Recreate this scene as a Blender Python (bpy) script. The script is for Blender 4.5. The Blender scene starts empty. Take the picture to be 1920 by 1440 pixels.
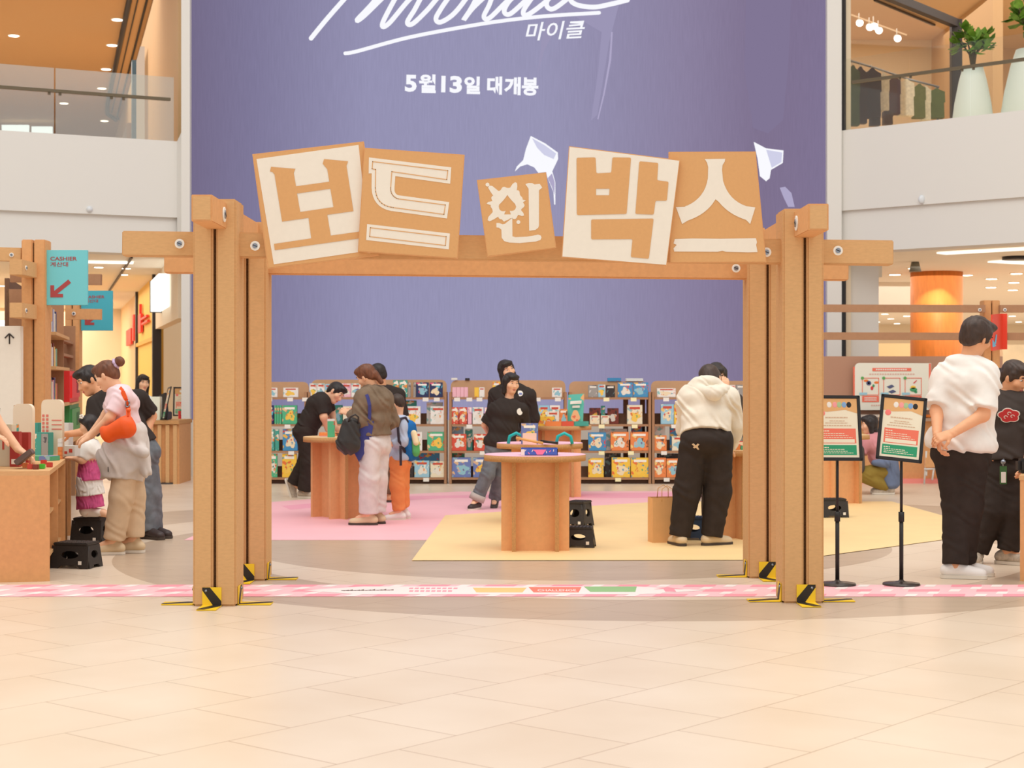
import bpy, bmesh, math, random
import numpy as np
from mathutils import Vector as V, Matrix, Euler
R = math.radians
sc = bpy.context.scene
C = sc.collection

# ------------------------------------------------------------------ camera, light, exposure
F, HZ, HC = 3130.0, 713.0, 1.36            # focal length and horizon of the photograph (1920 wide), lens height
cam = bpy.data.cameras.new('camera'); cam.sensor_width = 36; cam.lens = 36*F/1920
cam.shift_y = -(720-HZ)/1920; cam.clip_end = 200
cam.dof.use_dof = True; cam.dof.focus_distance = 10.4; cam.dof.aperture_fstop = 5.6
co = bpy.data.objects.new('camera', cam); C.objects.link(co)
co.location = (0, 0, HC); co.rotation_euler = (R(90), 0, 0); sc.camera = co
sc.view_settings.view_transform = 'Standard'; sc.view_settings.look = 'None'
sc.view_settings.gamma = 1; sc.view_settings.use_curve_mapping = False
sc.view_settings.exposure = 0.0
w = bpy.data.worlds.new('atrium_daylight'); sc.world = w; w.use_nodes = True
bg = w.node_tree.nodes['Background']; bg.inputs[0].default_value = (1, .98, .955, 1); bg.inputs[1].default_value = .84

def area(name, loc, size, power, col=(1, .93, .82), rot=(0, 0, 0)):
    l = bpy.data.lights.new(name, 'AREA'); l.shape = 'RECTANGLE'; l.size, l.size_y = size
    l.energy = power; l.color = col
    o = bpy.data.objects.new(name, l); C.objects.link(o); o.location = loc; o.rotation_euler = [R(a) for a in rot]
    return o
area('atrium_skylight', (0, 9, 15), (16, 14), 1900, (1, .97, .92))
area('lower_gallery_light', (-9.5, 31, 3.12), (5, 9), 230, (1, .93, .82), (0, 0, 15))
area('lower_gallery_light', (-13, 40, 3.12), (6, 6), 300, (1, .93, .82), (0, 0, 15))
area('lower_gallery_light', (11.5, 34, 3.22), (10, 16), 620, (1, .97, .92))
area('lower_gallery_light', (14, 50, 3.22), (18, 12), 650, (1, .97, .92))
area('upper_gallery_light', (-9.5, 33, 8.1), (6, 12), 420, (1, .93, .84), (0, 0, 15))
area('upper_gallery_light', (9.5, 32, 8.8), (8, 8), 300, (1, .93, .84))

# ------------------------------------------------------------------ picture helpers: a pixel and a depth give a point of the place
def P(x, y, Y): return V(((x-960)/F*Y, Y, HC-(y-HZ)/F*Y))
def G(x, y): Y = F*HC/(y-HZ); return V(((x-960)/F*Y, Y, 0))
def px(n, Y): return n*Y/F

# ------------------------------------------------------------------ materials
def lin(c):
    f = lambda u: u/12.92 if u <= .04045 else ((u+.055)/1.055)**2.4
    return (f(c[0]/255), f(c[1]/255), f(c[2]/255), 1)
MATS = {}
def mat(name, col, rough=.6, metal=0, spec=.4, mottle=0, scale=12, stretch=(1, 1, 1), bump=0, emit=0):
    if name in MATS: return MATS[name]
    m = bpy.data.materials.new(name); MATS[name] = m; m.use_nodes = True
    n = m.node_tree.nodes; L = m.node_tree.links; b = n['Principled BSDF']
    c = lin(col); b.inputs['Base Color'].default_value = c; b.inputs['Roughness'].default_value = rough
    b.inputs['Metallic'].default_value = metal; b.inputs['Specular IOR Level'].default_value = spec
    if emit:
        b.inputs['Emission Color'].default_value = c; b.inputs['Emission Strength'].default_value = emit
    if mottle or bump:
        tc = n.new('ShaderNodeTexCoord'); mp = n.new('ShaderNodeMapping'); mp.inputs['Scale'].default_value = stretch
        nz = n.new('ShaderNodeTexNoise'); nz.inputs['Scale'].default_value = scale; nz.inputs['Detail'].default_value = 5
        L.new(tc.outputs['Object'], mp.inputs[0]); L.new(mp.outputs[0], nz.inputs[0])
        if mottle:
            r = n.new('ShaderNodeValToRGB'); r.color_ramp.elements[0].position = .3; r.color_ramp.elements[1].position = .7
            r.color_ramp.elements[0].color = tuple(v*(1-mottle) for v in c[:3])+(1,)
            r.color_ramp.elements[1].color = tuple(min(1, v*(1+mottle)) for v in c[:3])+(1,)
            L.new(nz.outputs[0], r.inputs[0]); L.new(r.outputs[0], b.inputs['Base Color'])
        if bump:
            bp = n.new('ShaderNodeBump'); bp.inputs['Strength'].default_value = bump; bp.inputs['Distance'].default_value = .01
            L.new(nz.outputs[0], bp.inputs['Height']); L.new(bp.outputs[0], b.inputs['Normal'])
    return m
def art(name, c1, c2, c3, scale=16, kind='v'):                 # printed cover art: patches of three inks
    if name in MATS: return MATS[name]
    m = bpy.data.materials.new(name); MATS[name] = m; m.use_nodes = True
    n = m.node_tree.nodes; L = m.node_tree.links; b = n['Principled BSDF']; b.inputs['Roughness'].default_value = .4
    tc = n.new('ShaderNodeTexCoord'); nz = n.new('ShaderNodeTexNoise'); nz.inputs['Scale'].default_value = scale
    nz.inputs['Detail'].default_value = 2; vo = n.new('ShaderNodeTexVoronoi'); vo.inputs['Scale'].default_value = scale*1.3
    L.new(tc.outputs['Object'], nz.inputs[0]); L.new(tc.outputs['Object'], vo.inputs[0])
    sp = n.new('ShaderNodeSeparateColor'); L.new(vo.outputs['Color'], sp.inputs[0])
    def ramp(src, stops):
        r = n.new('ShaderNodeValToRGB'); r.color_ramp.interpolation = 'CONSTANT'
        r.color_ramp.elements[0].color = stops[0][1]; r.color_ramp.elements[1].position, r.color_ramp.elements[1].color = stops[1]
        for p, c in stops[2:]: e = r.color_ramp.elements.new(p); e.color = c
        L.new(src, r.inputs[0]); return r.outputs[0]
    a = ramp(sp.outputs[0], [(0, lin(c1)), (.5, lin(c2)), (.78, lin(c3))])
    q = n.new('ShaderNodeMix'); q.data_type = 'RGBA'
    g = ramp(nz.outputs[0], [(0, (0, 0, 0, 1)), (.52, (1, 1, 1, 1))])
    L.new(g, q.inputs[0]); q.inputs[6].default_value = lin(c1); L.new(a, q.inputs[7]); L.new(q.outputs[2], b.inputs['Base Color'])
    return m
def glow(name, col, s):
    if name in MATS: return MATS[name]
    m = bpy.data.materials.new(name); MATS[name] = m; m.use_nodes = True; n = m.node_tree.nodes
    n.clear(); e = n.new('ShaderNodeEmission'); o = n.new('ShaderNodeOutputMaterial')
    e.inputs[0].default_value = lin(col); e.inputs[1].default_value = s; m.node_tree.links.new(e.outputs[0], o.inputs[0]); return m
def glass(name, tint, refl=.12):
    m = bpy.data.materials.new(name); MATS[name] = m; m.use_nodes = True; n = m.node_tree.nodes; L = m.node_tree.links
    n.clear(); t = n.new('ShaderNodeBsdfTransparent'); g = n.new('ShaderNodeBsdfGlossy'); x = n.new('ShaderNodeMixShader')
    o = n.new('ShaderNodeOutputMaterial'); t.inputs[0].default_value = lin(tint); g.inputs['Roughness'].default_value = .03
    x.inputs[0].default_value = refl; L.new(t.outputs[0], x.inputs[1]); L.new(g.outputs[0], x.inputs[2]); L.new(x.outputs[0], o.inputs[0]); return m

card = mat('cardboard', (214, 169, 119), .75, mottle=.05, scale=30, stretch=(1, 1, 3), spec=.15)
cardo = mat('cardboard_warm', (220, 165, 113), .75, mottle=.05, scale=30, spec=.15)
carde = mat('corrugated_edge', (200, 152, 102), .9, mottle=.14, scale=120, stretch=(1, 1, 1), spec=.1)
slit = mat('corrugated_core', (104, 76, 50), .9, mottle=.4, scale=150, spec=.05)
cardb = mat('cardboard_brown', (176, 134, 103), .8, mottle=.04, scale=20, spec=.1)
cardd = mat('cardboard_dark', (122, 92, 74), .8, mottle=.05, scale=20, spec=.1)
white = mat('white_paint', (232, 228, 221), .6, spec=.2)
paper = mat('white_paper', (240, 235, 226), .7, spec=.2)
print_w = mat('white_print', (238, 229, 215), .7, mottle=.015, scale=25, spec=.15)
black = mat('black_metal', (38, 35, 34), .45)
bplast = mat('black_plastic', (54, 49, 46), .55, mottle=.12, scale=60)
steel = mat('steel', (150, 155, 165), .35, metal=.9)
yellow = mat('hazard_yellow', (247, 205, 40), .5)
hblack = mat('hazard_black', (45, 38, 30), .5)

# ------------------------------------------------------------------ mesh builder
class MB:
    def __init__(s): s.v = []; s.f = []; s.m = []; s.sm = []
    def add(s, vs, fs, mi=0, smooth=False):
        o = len(s.v); s.v += [tuple(q) for q in vs]
        for k in fs: s.f.append([i+o for i in k]); s.m.append(mi); s.sm.append(smooth)
    def bm(s, bm, mi=0, smooth=False, M=None):
        if M is not None: bm.transform(M)
        bm.verts.index_update(); s.add([v.co for v in bm.verts], [[v.index for v in f.verts] for f in bm.faces], mi, smooth); bm.free()
    def box(s, a, b, mi=0, bev=0, M=None):                     # two opposite corners
        bm = bmesh.new(); bmesh.ops.create_cube(bm, size=1)
        a, b = V(a), V(b); d = b-a
        bm.transform(Matrix.Translation((a+b)/2) @ Matrix.Diagonal((abs(d.x), abs(d.y), abs(d.z), 1)))
        if bev: bmesh.ops.bevel(bm, geom=bm.edges[:], offset=bev, segments=2, affect='EDGES')
        s.bm(bm, mi, False, M)
    def bar(s, a, b, wd, ht, mi=0, up=(0, 0, 1), bev=0):       # rectangular bar from a to b
        a, b = V(a), V(b); d = (b-a); L = d.length; z = d.normalized(); x = V(up).cross(z)
        if x.length < 1e-4: x = V((1, 0, 0)).cross(z)
        x.normalize(); y = z.cross(x)
        M = Matrix((x, y, z)).transposed().to_4x4(); M.translation = (a+b)/2
        bm = bmesh.new(); bmesh.ops.create_cube(bm, size=1); bm.transform(Matrix.Diagonal((wd, ht, L, 1)))
        if bev: bmesh.ops.bevel(bm, geom=bm.edges[:], offset=bev, segments=2, affect='EDGES')
        s.bm(bm, mi, False, M)
    def cyl(s, a, b, r1, r2=None, n=20, mi=0, smooth=True):
        a, b = V(a), V(b); d = b-a; r2 = r1 if r2 is None else r2
        bm = bmesh.new(); bmesh.ops.create_cone(bm, cap_ends=True, segments=n, radius1=r1, radius2=r2, depth=d.length)
        M = V((0, 0, 1)).rotation_difference(d).to_matrix().to_4x4(); M.translation = (a+b)/2
        s.bm(bm, mi, False, M)
        if smooth:
            for i in range(len(s.f)-n-2, len(s.f)):
                if len(s.f[i]) == 4: s.sm[i] = True
    def ball(s, c, r, mi=0, seg=14, M=None):
        bm = bmesh.new(); bmesh.ops.create_uvsphere(bm, u_segments=seg, v_segments=max(6, seg//2), radius=1)
        r = (r, r, r) if not hasattr(r, '__len__') else r
        T = Matrix.Translation(V(c)) @ (M.to_4x4() if M is not None else Matrix()) @ Matrix.Diagonal((r[0], r[1], r[2], 1))
        s.bm(bm, mi, True, T)
    def tube(s, pts, r, n=8, mi=0, closed=False):
        pts = [V(q) for q in pts]; N = len(pts); rr = r if hasattr(r, '__len__') else [r]*N; rings = []; pv = None
        vs = []
        for i, q in enumerate(pts):
            t = (pts[min(i+1, N-1)]-pts[max(i-1, 0)]).normalized()
            if pv is None: x = t.orthogonal().normalized()
            else:
                x = pv-t*pv.dot(t); x = x.normalized() if x.length > 1e-5 else t.orthogonal().normalized()
            pv = x; y = t.cross(x)
            for k in range(n):
                a = 2*math.pi*k/n; vs.append(q+(x*math.cos(a)+y*math.sin(a))*rr[i])
        fs = [[i*n+k, i*n+(k+1) % n, (i+1)*n+(k+1) % n, (i+1)*n+k] for i in range(N-1) for k in range(n)]
        fs += [list(range(n))[::-1], [(N-1)*n+k for k in range(n)]]
        s.add(vs, fs, mi, True)
    def lathe(s, c, prof, n=24, mi=0):
        c = V(c); vs = []; m = len(prof)
        for r, z in prof:
            for k in range(n): a = 2*math.pi*k/n; vs.append(c+V((r*math.cos(a), r*math.sin(a), z)))
        fs = [[i*n+k, i*n+(k+1) % n, (i+1)*n+(k+1) % n, (i+1)*n+k] for i in range(m-1) for k in range(n)]
        fs += [list(range(n))[::-1], [(m-1)*n+k for k in range(n)]]
        s.add(vs, fs, mi, True)
    def quad(s, a, b, c, d, th=0, mi=0):                      # a slab: four corners, thickness away from the front normal
        a, b, c, d = V(a), V(b), V(c), V(d); nn = (b-a).cross(d-a).normalized()*th
        if not th: s.add([a, b, c, d], [[0, 1, 2, 3]], mi)
        else: s.add([a, b, c, d, a-nn, b-nn, c-nn, d-nn], [[0, 1, 2, 3], [7, 6, 5, 4], [0, 4, 5, 1], [1, 5, 6, 2], [2, 6, 7, 3], [3, 7, 4, 0]], mi)
    def mesh(s, name, mats):
        me = bpy.data.meshes.new(name); me.from_pydata(s.v, [], s.f); me.validate()
        for m in (mats if isinstance(mats, (list, tuple)) else [mats]): me.materials.append(m)
        if len(me.polygons) == len(s.f):
            me.polygons.foreach_set('material_index', s.m); me.polygons.foreach_set('use_smooth', s.sm)
        me.update(); return me
    def build(s, name, mats, parent=None, **k): return obj(name, s.mesh(name, mats), parent, **k)

ORG = {}                                                       # world origin of each thing, so parts can be built in world space
def obj(name, me, parent=None, label=None):
    o = bpy.data.objects.new(name, me); C.objects.link(o)
    if parent is not None:
        og = ORG.get(parent.name, V((0, 0, 0))); me.transform(Matrix.Translation(-og)); o.parent = parent; ORG[o.name] = og
    if label: o['label'] = label
    return o
def thing(name, label, cat, loc=(0, 0, 0), group=None, rot=0):
    o = bpy.data.objects.new(name, None); C.objects.link(o); o.location = loc; o.rotation_euler = (0, 0, rot)
    o.empty_display_size = .1; tag(o, label, cat, group); ORG[o.name] = V((0, 0, 0)) if rot else V(loc); return o
def local(name, label, cat, loc, rot=0, group=None):           # a thing whose parts are built in its own frame
    o = thing(name, label, cat, loc, group, rot); ORG[o.name] = V((0, 0, 0)); return o
def tag(o, label, cat, group=None):
    o['label'] = label; o['category'] = cat
    if group: o['group'] = group
    return o
def base(o):                                                   # give a one-mesh thing an origin at its base
    me = o.data; n = len(me.vertices); a = np.empty(n*3); me.vertices.foreach_get('co', a); a = a.reshape(-1, 3)
    c = V(((a[:, 0].min()+a[:, 0].max())/2, (a[:, 1].min()+a[:, 1].max())/2, a[:, 2].min()))
    me.transform(Matrix.Translation(-c)); o.location = o.location+c; ORG[o.name] = c; return o
def solo(mb, name, mats, label, cat, group=None): return tag(base(mb.build(name, mats)), label, cat, group)
def struct(o): o['kind'] = 'structure'; return o
def dup(root, loc, rot, label, group=None):
    r = root.copy(); C.objects.link(r); r.location = loc; r.rotation_euler = (0, 0, rot); r['label'] = label
    if group: r['group'] = group
    for ch in list(root.children):
        c = ch.copy(); C.objects.link(c); c.parent = r
        for g in list(ch.children):
            d = g.copy(); C.objects.link(d); d.parent = c
    return r
def curve_mesh(loops, depth):                                  # filled outline(s) with thickness, in its own x/y plane
    cu = bpy.data.curves.new('c', 'CURVE'); cu.dimensions = '2D'; cu.fill_mode = 'BOTH'; cu.extrude = depth/2
    for lp in loops:
        sp = cu.splines.new('POLY'); sp.points.add(len(lp)-1); sp.use_cyclic_u = True
        for p, q in zip(sp.points, lp): p.co = (q[0], q[1], 0, 1)
    return to_mesh(cu)
def to_mesh(cu):
    o = bpy.data.objects.new('t', cu); C.objects.link(o); dg = bpy.context.evaluated_depsgraph_get()
    me = bpy.data.meshes.new_from_object(o.evaluated_get(dg)); bpy.data.objects.remove(o); bpy.data.curves.remove(cu); return me
def shape(name, loops, depth, M, m, parent, label=None):
    me = curve_mesh(loops, depth); me.transform(M); me.materials.clear(); me.materials.append(m); return obj(name, me, parent, label)
def flat(name, loops, Y, th, m, parent, label=None):           # outlines given in pixels, on a frontal plane at depth Y
    lp = [[(P(x, y, Y).x, P(x, y, Y).z) for x, y in l] for l in loops]
    M = Matrix(((1, 0, 0, 0), (0, 0, -1, Y), (0, 1, 0, 0), (0, 0, 0, 1))); return shape(name, lp, th, M, m, parent, label)
def frame(o, r, u):                                            # matrix from origin, right and up
    r, u = V(r).normalized(), V(u); n = r.cross(u).normalized(); u = n.cross(r)
    M = Matrix((r, u, n)).transposed().to_4x4(); M.translation = V(o); return M
def text(name, body, M, width, height, m, parent, bold=0, shear=0, th=.002, label=None):
    cu = bpy.data.curves.new('t', 'FONT'); cu.body = body; cu.offset = bold; cu.shear = shear; cu.extrude = .02; cu.resolution_u = 3
    me = to_mesh(cu); n = len(me.vertices); a = np.empty(n*3); me.vertices.foreach_get('co', a); a = a.reshape(-1, 3)
    lo, hi = a.min(0), a.max(0)
    me.transform(M @ Matrix.Diagonal((width/(hi[0]-lo[0]), height/(hi[1]-lo[1]), th/.04, 1)) @ Matrix.Translation((-lo[0], -lo[1], 0)))
    me.materials.clear(); me.materials.append(m); return obj(name, me, parent, label)
def circle(cx, cy, r, n=24, ry=None): return [(cx+r*math.cos(2*math.pi*k/n), cy+(ry or r)*math.sin(2*math.pi*k/n)) for k in range(n)]
# ------------------------------------------------------------------ the setting
def floor_material():
    m = bpy.data.materials.new('stone_tile_floor'); m.use_nodes = True; n = m.node_tree.nodes; L = m.node_tree.links
    b = n['Principled BSDF']; b.inputs['Roughness'].default_value = .32; b.inputs['Specular IOR Level'].default_value = .35
    tc = n.new('ShaderNodeTexCoord')
    def M(op, a, b_=None, c=None):
        k = n.new('ShaderNodeMath'); k.operation = op
        for i, v in enumerate((a, b_, c)):
            if v is None: continue
            if isinstance(v, (int, float)): k.inputs[i].default_value = v
            else: L.new(v, k.inputs[i])
        return k.outputs[0]
    s = n.new('ShaderNodeSeparateXYZ'); L.new(tc.outputs['Object'], s.inputs[0]); X, Y = s.outputs[0], s.outputs[1]
    th = .8665; c_, s_ = math.cos(th), math.sin(th)
    x0, y0 = -1.268*HC, 4.733*HC
    dx, dy = M('SUBTRACT', X, x0), M('SUBTRACT', Y, y0)
    u = M('DIVIDE', M('ADD', M('MULTIPLY', dx, c_), M('MULTIPLY', dy, s_)), .4614*HC)
    v = M('DIVIDE', M('SUBTRACT', M('MULTIPLY', dx, s_), M('MULTIPLY', dy, c_)), .4348*HC)
    row = M('FLOOR', v); u2 = M('ADD', u, M('MULTIPLY', M('SUBTRACT', M('MODULO', M('ADD', row, 1000), 2), 0), .5))
    gu = M('ABSOLUTE', M('SUBTRACT', M('FRACT', u2), .5)); gv = M('ABSOLUTE', M('SUBTRACT', M('FRACT', v), .5))
    joint = M('GREATER_THAN', M('MAXIMUM', gu, gv), .4948)
    # concentric bands of darker stone round the middle of the atrium
    d = M('SQRT', M('ADD', M('POWER', M('SUBTRACT', X, .92), 2), M('POWER', M('SUBTRACT', Y, 13.45), 2)))
    d2 = M('SQRT', M('ADD', M('POWER', M('SUBTRACT', X, .45), 2), M('POWER', M('SUBTRACT', Y, 14.0), 2)))
    band = M('ADD', M('LESS_THAN', d2, 2.67), M('MULTIPLY', M('GREATER_THAN', d, 3.12), M('LESS_THAN', d, 4.03)))
    far = M('MULTIPLY', M('GREATER_THAN', d, 4.75), M('LESS_THAN', d, 5.9)); band = M('ADD', band, M('MULTIPLY', far, M('GREATER_THAN', Y, 15)))
    nz = n.new('ShaderNodeTexNoise'); nz.inputs['Scale'].default_value = 1.3; nz.inputs['Detail'].default_value = 6
    mp = n.new('ShaderNodeMapping'); mp.inputs['Rotation'].default_value = (0, 0, th); mp.inputs['Scale'].default_value = (1, 1, 1)
    L.new(tc.outputs['Object'], mp.inputs[0]); L.new(mp.outputs[0], nz.inputs[0])
    wn = n.new('ShaderNodeTexWhiteNoise'); cb = n.new('ShaderNodeCombineXYZ'); L.new(M('FLOOR', u2), cb.inputs[0]); L.new(row, cb.inputs[1]); L.new(cb.outputs[0], wn.inputs[0])
    t = M('ADD', M('MULTIPLY', nz.outputs[0], .75), M('MULTIPLY', wn.outputs[0], .12))
    r = n.new('ShaderNodeValToRGB'); r.color_ramp.elements[0].color = lin((222, 200, 175)); r.color_ramp.elements[1].color = lin((236, 218, 197))
    r.color_ramp.elements[0].position = .25; r.color_ramp.elements[1].position = .75; L.new(t, r.inputs[0])
    st = n.new('ShaderNodeTexNoise'); st.inputs['Scale'].default_value = 2.2; st.inputs['Detail'].default_value = 5
    mp2 = n.new('ShaderNodeMapping'); mp2.inputs['Scale'].default_value = (.35, 3, 1); L.new(tc.outputs['Object'], mp2.inputs[0]); L.new(mp2.outputs[0], st.inputs[0])
    r2 = n.new('ShaderNodeValToRGB'); r2.color_ramp.elements[0].color = lin((186, 163, 139)); r2.color_ramp.elements[1].color = lin((207, 184, 160)); L.new(st.outputs[0], r2.inputs[0])
    q = n.new('ShaderNodeMix'); q.data_type = 'RGBA'; L.new(band, q.inputs[0]); L.new(r.outputs[0], q.inputs[6]); L.new(r2.outputs[0], q.inputs[7])
    q2 = n.new('ShaderNodeMix'); q2.data_type = 'RGBA'; L.new(M('MULTIPLY', joint, .55), q2.inputs[0]); L.new(q.outputs[2], q2.inputs[6]); q2.inputs[7].default_value = lin((150, 112, 78))
    L.new(q2.outputs[2], b.inputs['Base Color']); return m
b = MB(); b.add([(-34, 1, 0), (34, 1, 0), (34, 62, 0), (-34, 62, 0)], [[0, 1, 2, 3]]); struct(b.build('floor', floor_material()))

# floor vinyl: the pink and the yellow play areas, 2 mm sheets
pinkm = mat('pink_vinyl', (248, 188, 196), .55, mottle=.02, scale=3); pinkd = mat('dark_pink_vinyl', (243, 168, 186), .55)
yelm = mat('yellow_vinyl', (250, 216, 156), .5, mottle=.03, scale=3)
def sheet(name, pts, z0, th, m, label=None, cat=None, parent=None):
    p = [G(*q) for q in pts]; k = len(p); mb = MB()
    mb.add([V((q.x, q.y, z0)) for q in p]+[V((q.x, q.y, z0+th)) for q in p], [list(range(k))[::-1], [k+i for i in range(k)]]+[[i, (i+1) % k, k+(i+1) % k, k+i] for i in range(k)])
    o = mb.build(name, m, parent)
    if cat: tag(base(o), label, cat)
    return o
pk = sheet('floor_mat', [(345, 1013), (815, 1013), (850, 972), (1250, 946), (1380, 921), (860, 922), (584, 936), (505, 942)], .001, .0015, pinkm, 'pink vinyl floor area under the table on the left of the yellow area', 'floor mat')
sheet('border_stripe', [(528, 949), (740, 931), (1240, 924), (1330, 926), (1245, 934), (840, 934), (700, 942), (545, 956)], .0027, .0006, pinkd, parent=pk)
sheet('floor_mat', [(772, 1052), (1395, 1051), (1545, 1043), (1878, 998), (1672, 941), (1240, 941), (835, 967)], .004, .0015, yelm, 'yellow vinyl floor area under the round tables in the middle', 'floor mat')
# pink checked strip with its white printed arrow
tp = mat('strip_pink', (250, 200, 205), .5); tp2 = mat('strip_rose', (250, 158, 172), .5); tpw = mat('strip_white', (250, 238, 234), .5)
Y0, Y1 = 10.48, 11.08
mb = MB(); mb.box((-8, Y0, .001), (8, Y1, .003)); strip = tag(base(mb.build('floor_strip', tp)), 'long pink checked sticker strip with a white arrow along the floor through the gate', 'floor sticker')
mb = MB(); mw = MB(); h = (Y1-Y0)/5
for r_ in range(5):
    for k in range(-36, 37):
        x = k*.44+.17*r_; y = Y0+r_*h
        if (r_ % 2 == 0): mb.add([(x, y, .0035), (x+.2, y, .0035), (x+.24, y+h, .0035), (x+.04, y+h, .0035)], [[0, 1, 2, 3]])
        mw.add([(x+.26, y, .0037), (x+.33, y, .0037), (x+.38, y+h, .0037), (x+.31, y+h, .0037)], [[0, 1, 2, 3]])
mb.build('check_pattern', tp2, strip); mw.build('check_pattern', tpw, strip)
ym = (Y0+Y1)/2
mb = MB(); xs = (-1.35, -.98, .82, 1.25); mb.add([(xs[0], ym, .004), (xs[1], ym-.2, .004), (xs[2], ym-.2, .004), (xs[3], ym, .004), (xs[2], ym+.2, .004), (xs[1], ym+.2, .004)], [[0, 1, 2, 3, 4, 5]])
mb.build('printed_arrow', tpw, strip)
def patch(name, x0, x1, y0, y1, m, sk=.03, z=.0045):
    p, q = G(x0, (y0+y1)/2).x, G(x1, (y0+y1)/2).x; a, c = G(0, y1).y, G(0, y0).y; k = MB()
    k.add([(p, a, z), (q-sk, a, z), (q, c, z), (p-sk, c, z)], [[0, 1, 2, 3]]); return k.build(name, m, strip)
patch('print_box', 894, 988, 1103, 1112, mat('print_orange', (253, 205, 132), .5)); patch('print_box', 1000, 1092, 1102, 1112, mat('print_red', (247, 130, 110), .5))
patch('print_box', 1105, 1197, 1101, 1111, mat('print_green', (150, 196, 132), .5))
FL = lambda x, y: frame(G(x, y)+V((0, 0, .005)), (1, 0, 0), (0, 1, 0))
text('print_lettering', 'CHALLENGE', FL(1008, 1110), .25, .1, tpw, strip, .01, th=.0005)
mb = MB()
for r_, n_ in ((1103.2, 9), (1108.4, 8)):
    for k in range(n_):
        q = G(767+k*10.4, r_+1.6); mb.box((q.x, q.y-.02, .0042), (q.x+.026, q.y+.05, .0046))
mb.build('print_lettering', tp2, strip)
mb = MB()
for k in range(14):
    q = G(640+k*7, 1109-k*.08); mb.add([(q.x, q.y, .0045), (q.x+.025, q.y-.01, .0045), (q.x+.02, q.y+.03+.02*(k % 3), .0045), (q.x-.004, q.y+.02, .0045)], [[0, 1, 2, 3]])
mb.build('brush_lettering', mat('print_brown', (110, 82, 72), .6), strip)
q = G(1255, 1107); mb = MB(); mb.add([(q.x-.1, q.y+.02, .0045), (q.x, q.y+.14, .0045), (q.x+.1, q.y+.02, .0045), (q.x+.035, q.y+.04, .0045), (q.x+.035, q.y-.1, .0045), (q.x-.035, q.y-.1, .0045), (q.x-.035, q.y+.04, .0045)], [[0, 1, 2, 3, 4, 5, 6]])
mb.build('printed_arrow', tp2, strip)

# --- back wall: big screen between white reveals, plinth below
wallw = mat('gallery_white', (223, 221, 216), .7, spec=.15); wallc = mat('cream_wall', (238, 220, 192), .7, spec=.15); ceilm = mat('cream_ceiling', (240, 230, 214), .8, spec=.1)
ceilo = mat('tan_ceiling', (208, 168, 124), .75, spec=.1); wallb = mat('beige_wall', (214, 180, 138), .7, spec=.15)
YS = 23.6
xl, xr = P(359, 0, YS).x, P(1548, 0, YS).x
mb = MB(); mb.box((xl-.15, YS+.25, 0), (xr+.15, YS+.5, 8.2)); mb.box((xl, YS-.02, 0), (xr, YS+.26, .80)); struct(mb.build('wall_back', mat('plinth_grey', (222, 214, 203), .7)))
mb = MB(); mb.box((P(343, 0, YS).x, YS-.12, 0), (xl, YS+.6, 8.2)); struct(mb.build('wall_left', wallw))
mb = MB(); mb.box((xr, YS-.12, 0), (P(1575, 0, YS).x, YS+.6, 8.2)); struct(mb.build('wall_right', wallw))
dark = mat('dark_trim', (50, 46, 48), .5)
mb = MB(); mb.box((P(1578, 0, 23.9).x, 23.7, 0), (P(1580.5, 0, 23.9).x, 24.0, 8.2)); struct(mb.build('trim_1', dark))
mb = MB(); mb.box((P(1581, 0, 24).x, 23.8, 0), (P(1590, 0, 24).x, 24.3, 8.2)); struct(mb.build('trim_2', wallc))
# screen
def screen_material():
    m = bpy.data.materials.new('screen_picture'); m.use_nodes = True; n = m.node_tree.nodes; L = m.node_tree.links; n.clear()
    e = n.new('ShaderNodeEmission'); o = n.new('ShaderNodeOutputMaterial'); tc = n.new('ShaderNodeTexCoord'); s = n.new('ShaderNodeSeparateXYZ')
    L.new(tc.outputs['Generated'], s.inputs[0]); r = n.new('ShaderNodeValToRGB'); el = r.color_ramp.elements
    el[0].color = lin((116, 107, 136)); el[1].color = lin((127, 115, 146))
    for p, c in ((.1, (126, 120, 152)), (.28, (148, 145, 178)), (.55, (151, 148, 180)), (.78, (138, 128, 158)), (.9, (126, 113, 142))):
        k = el.new(p); k.color = lin(c)
    L.new(s.outputs[0], r.inputs[0])
    wv = n.new('ShaderNodeTexNoise'); wv.inputs['Scale'].default_value = 60; mp = n.new('ShaderNodeMapping'); mp.inputs['Scale'].default_value = (8, 1, .4)
    L.new(tc.outputs['Generated'], mp.inputs[0]); L.new(mp.outputs[0], wv.inputs[0])
    k = n.new('ShaderNodeMath'); k.operation = 'MULTIPLY_ADD'; L.new(wv.outputs[0], k.inputs[0]); k.inputs[1].default_value = .18; k.inputs[2].default_value = .93
    L.new(r.outputs[0], e.inputs[0]); L.new(k.outputs[0], e.inputs[1]); L.new(e.outputs[0], o.inputs[0]); return m
scr = thing('led_screen', 'giant purple video screen with white handwriting filling the back wall', 'screen', (0, YS, .8))
mb = MB(); mb.box((xl, YS, .8), (xr, YS+.24, 8.2)); mb.build('display_panel', screen_material(), scr)
gw = glow('screen_white', (250, 250, 255), 1.0); gl = glow('screen_lilac', (176, 168, 200), 1.0); gl2 = glow('screen_mauve', (156, 150, 182), 1.0); gd = glow('screen_dusk', (129, 118, 149), 1.0)
YG = YS-.012
zB = lambda pts: [(960+x/3.84, 230+y/3.84) for x, y in pts]; zA = lambda pts: [(460+x/3.84, 230+y/3.84) for x, y in pts]
flat('picture_shape', [[(1400, -60), (1486, -60), (1478, 120), (1468, 225), (1440, 250), (1412, 240), (1396, 130)]], YG+.004, .002, gd, scr)
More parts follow.
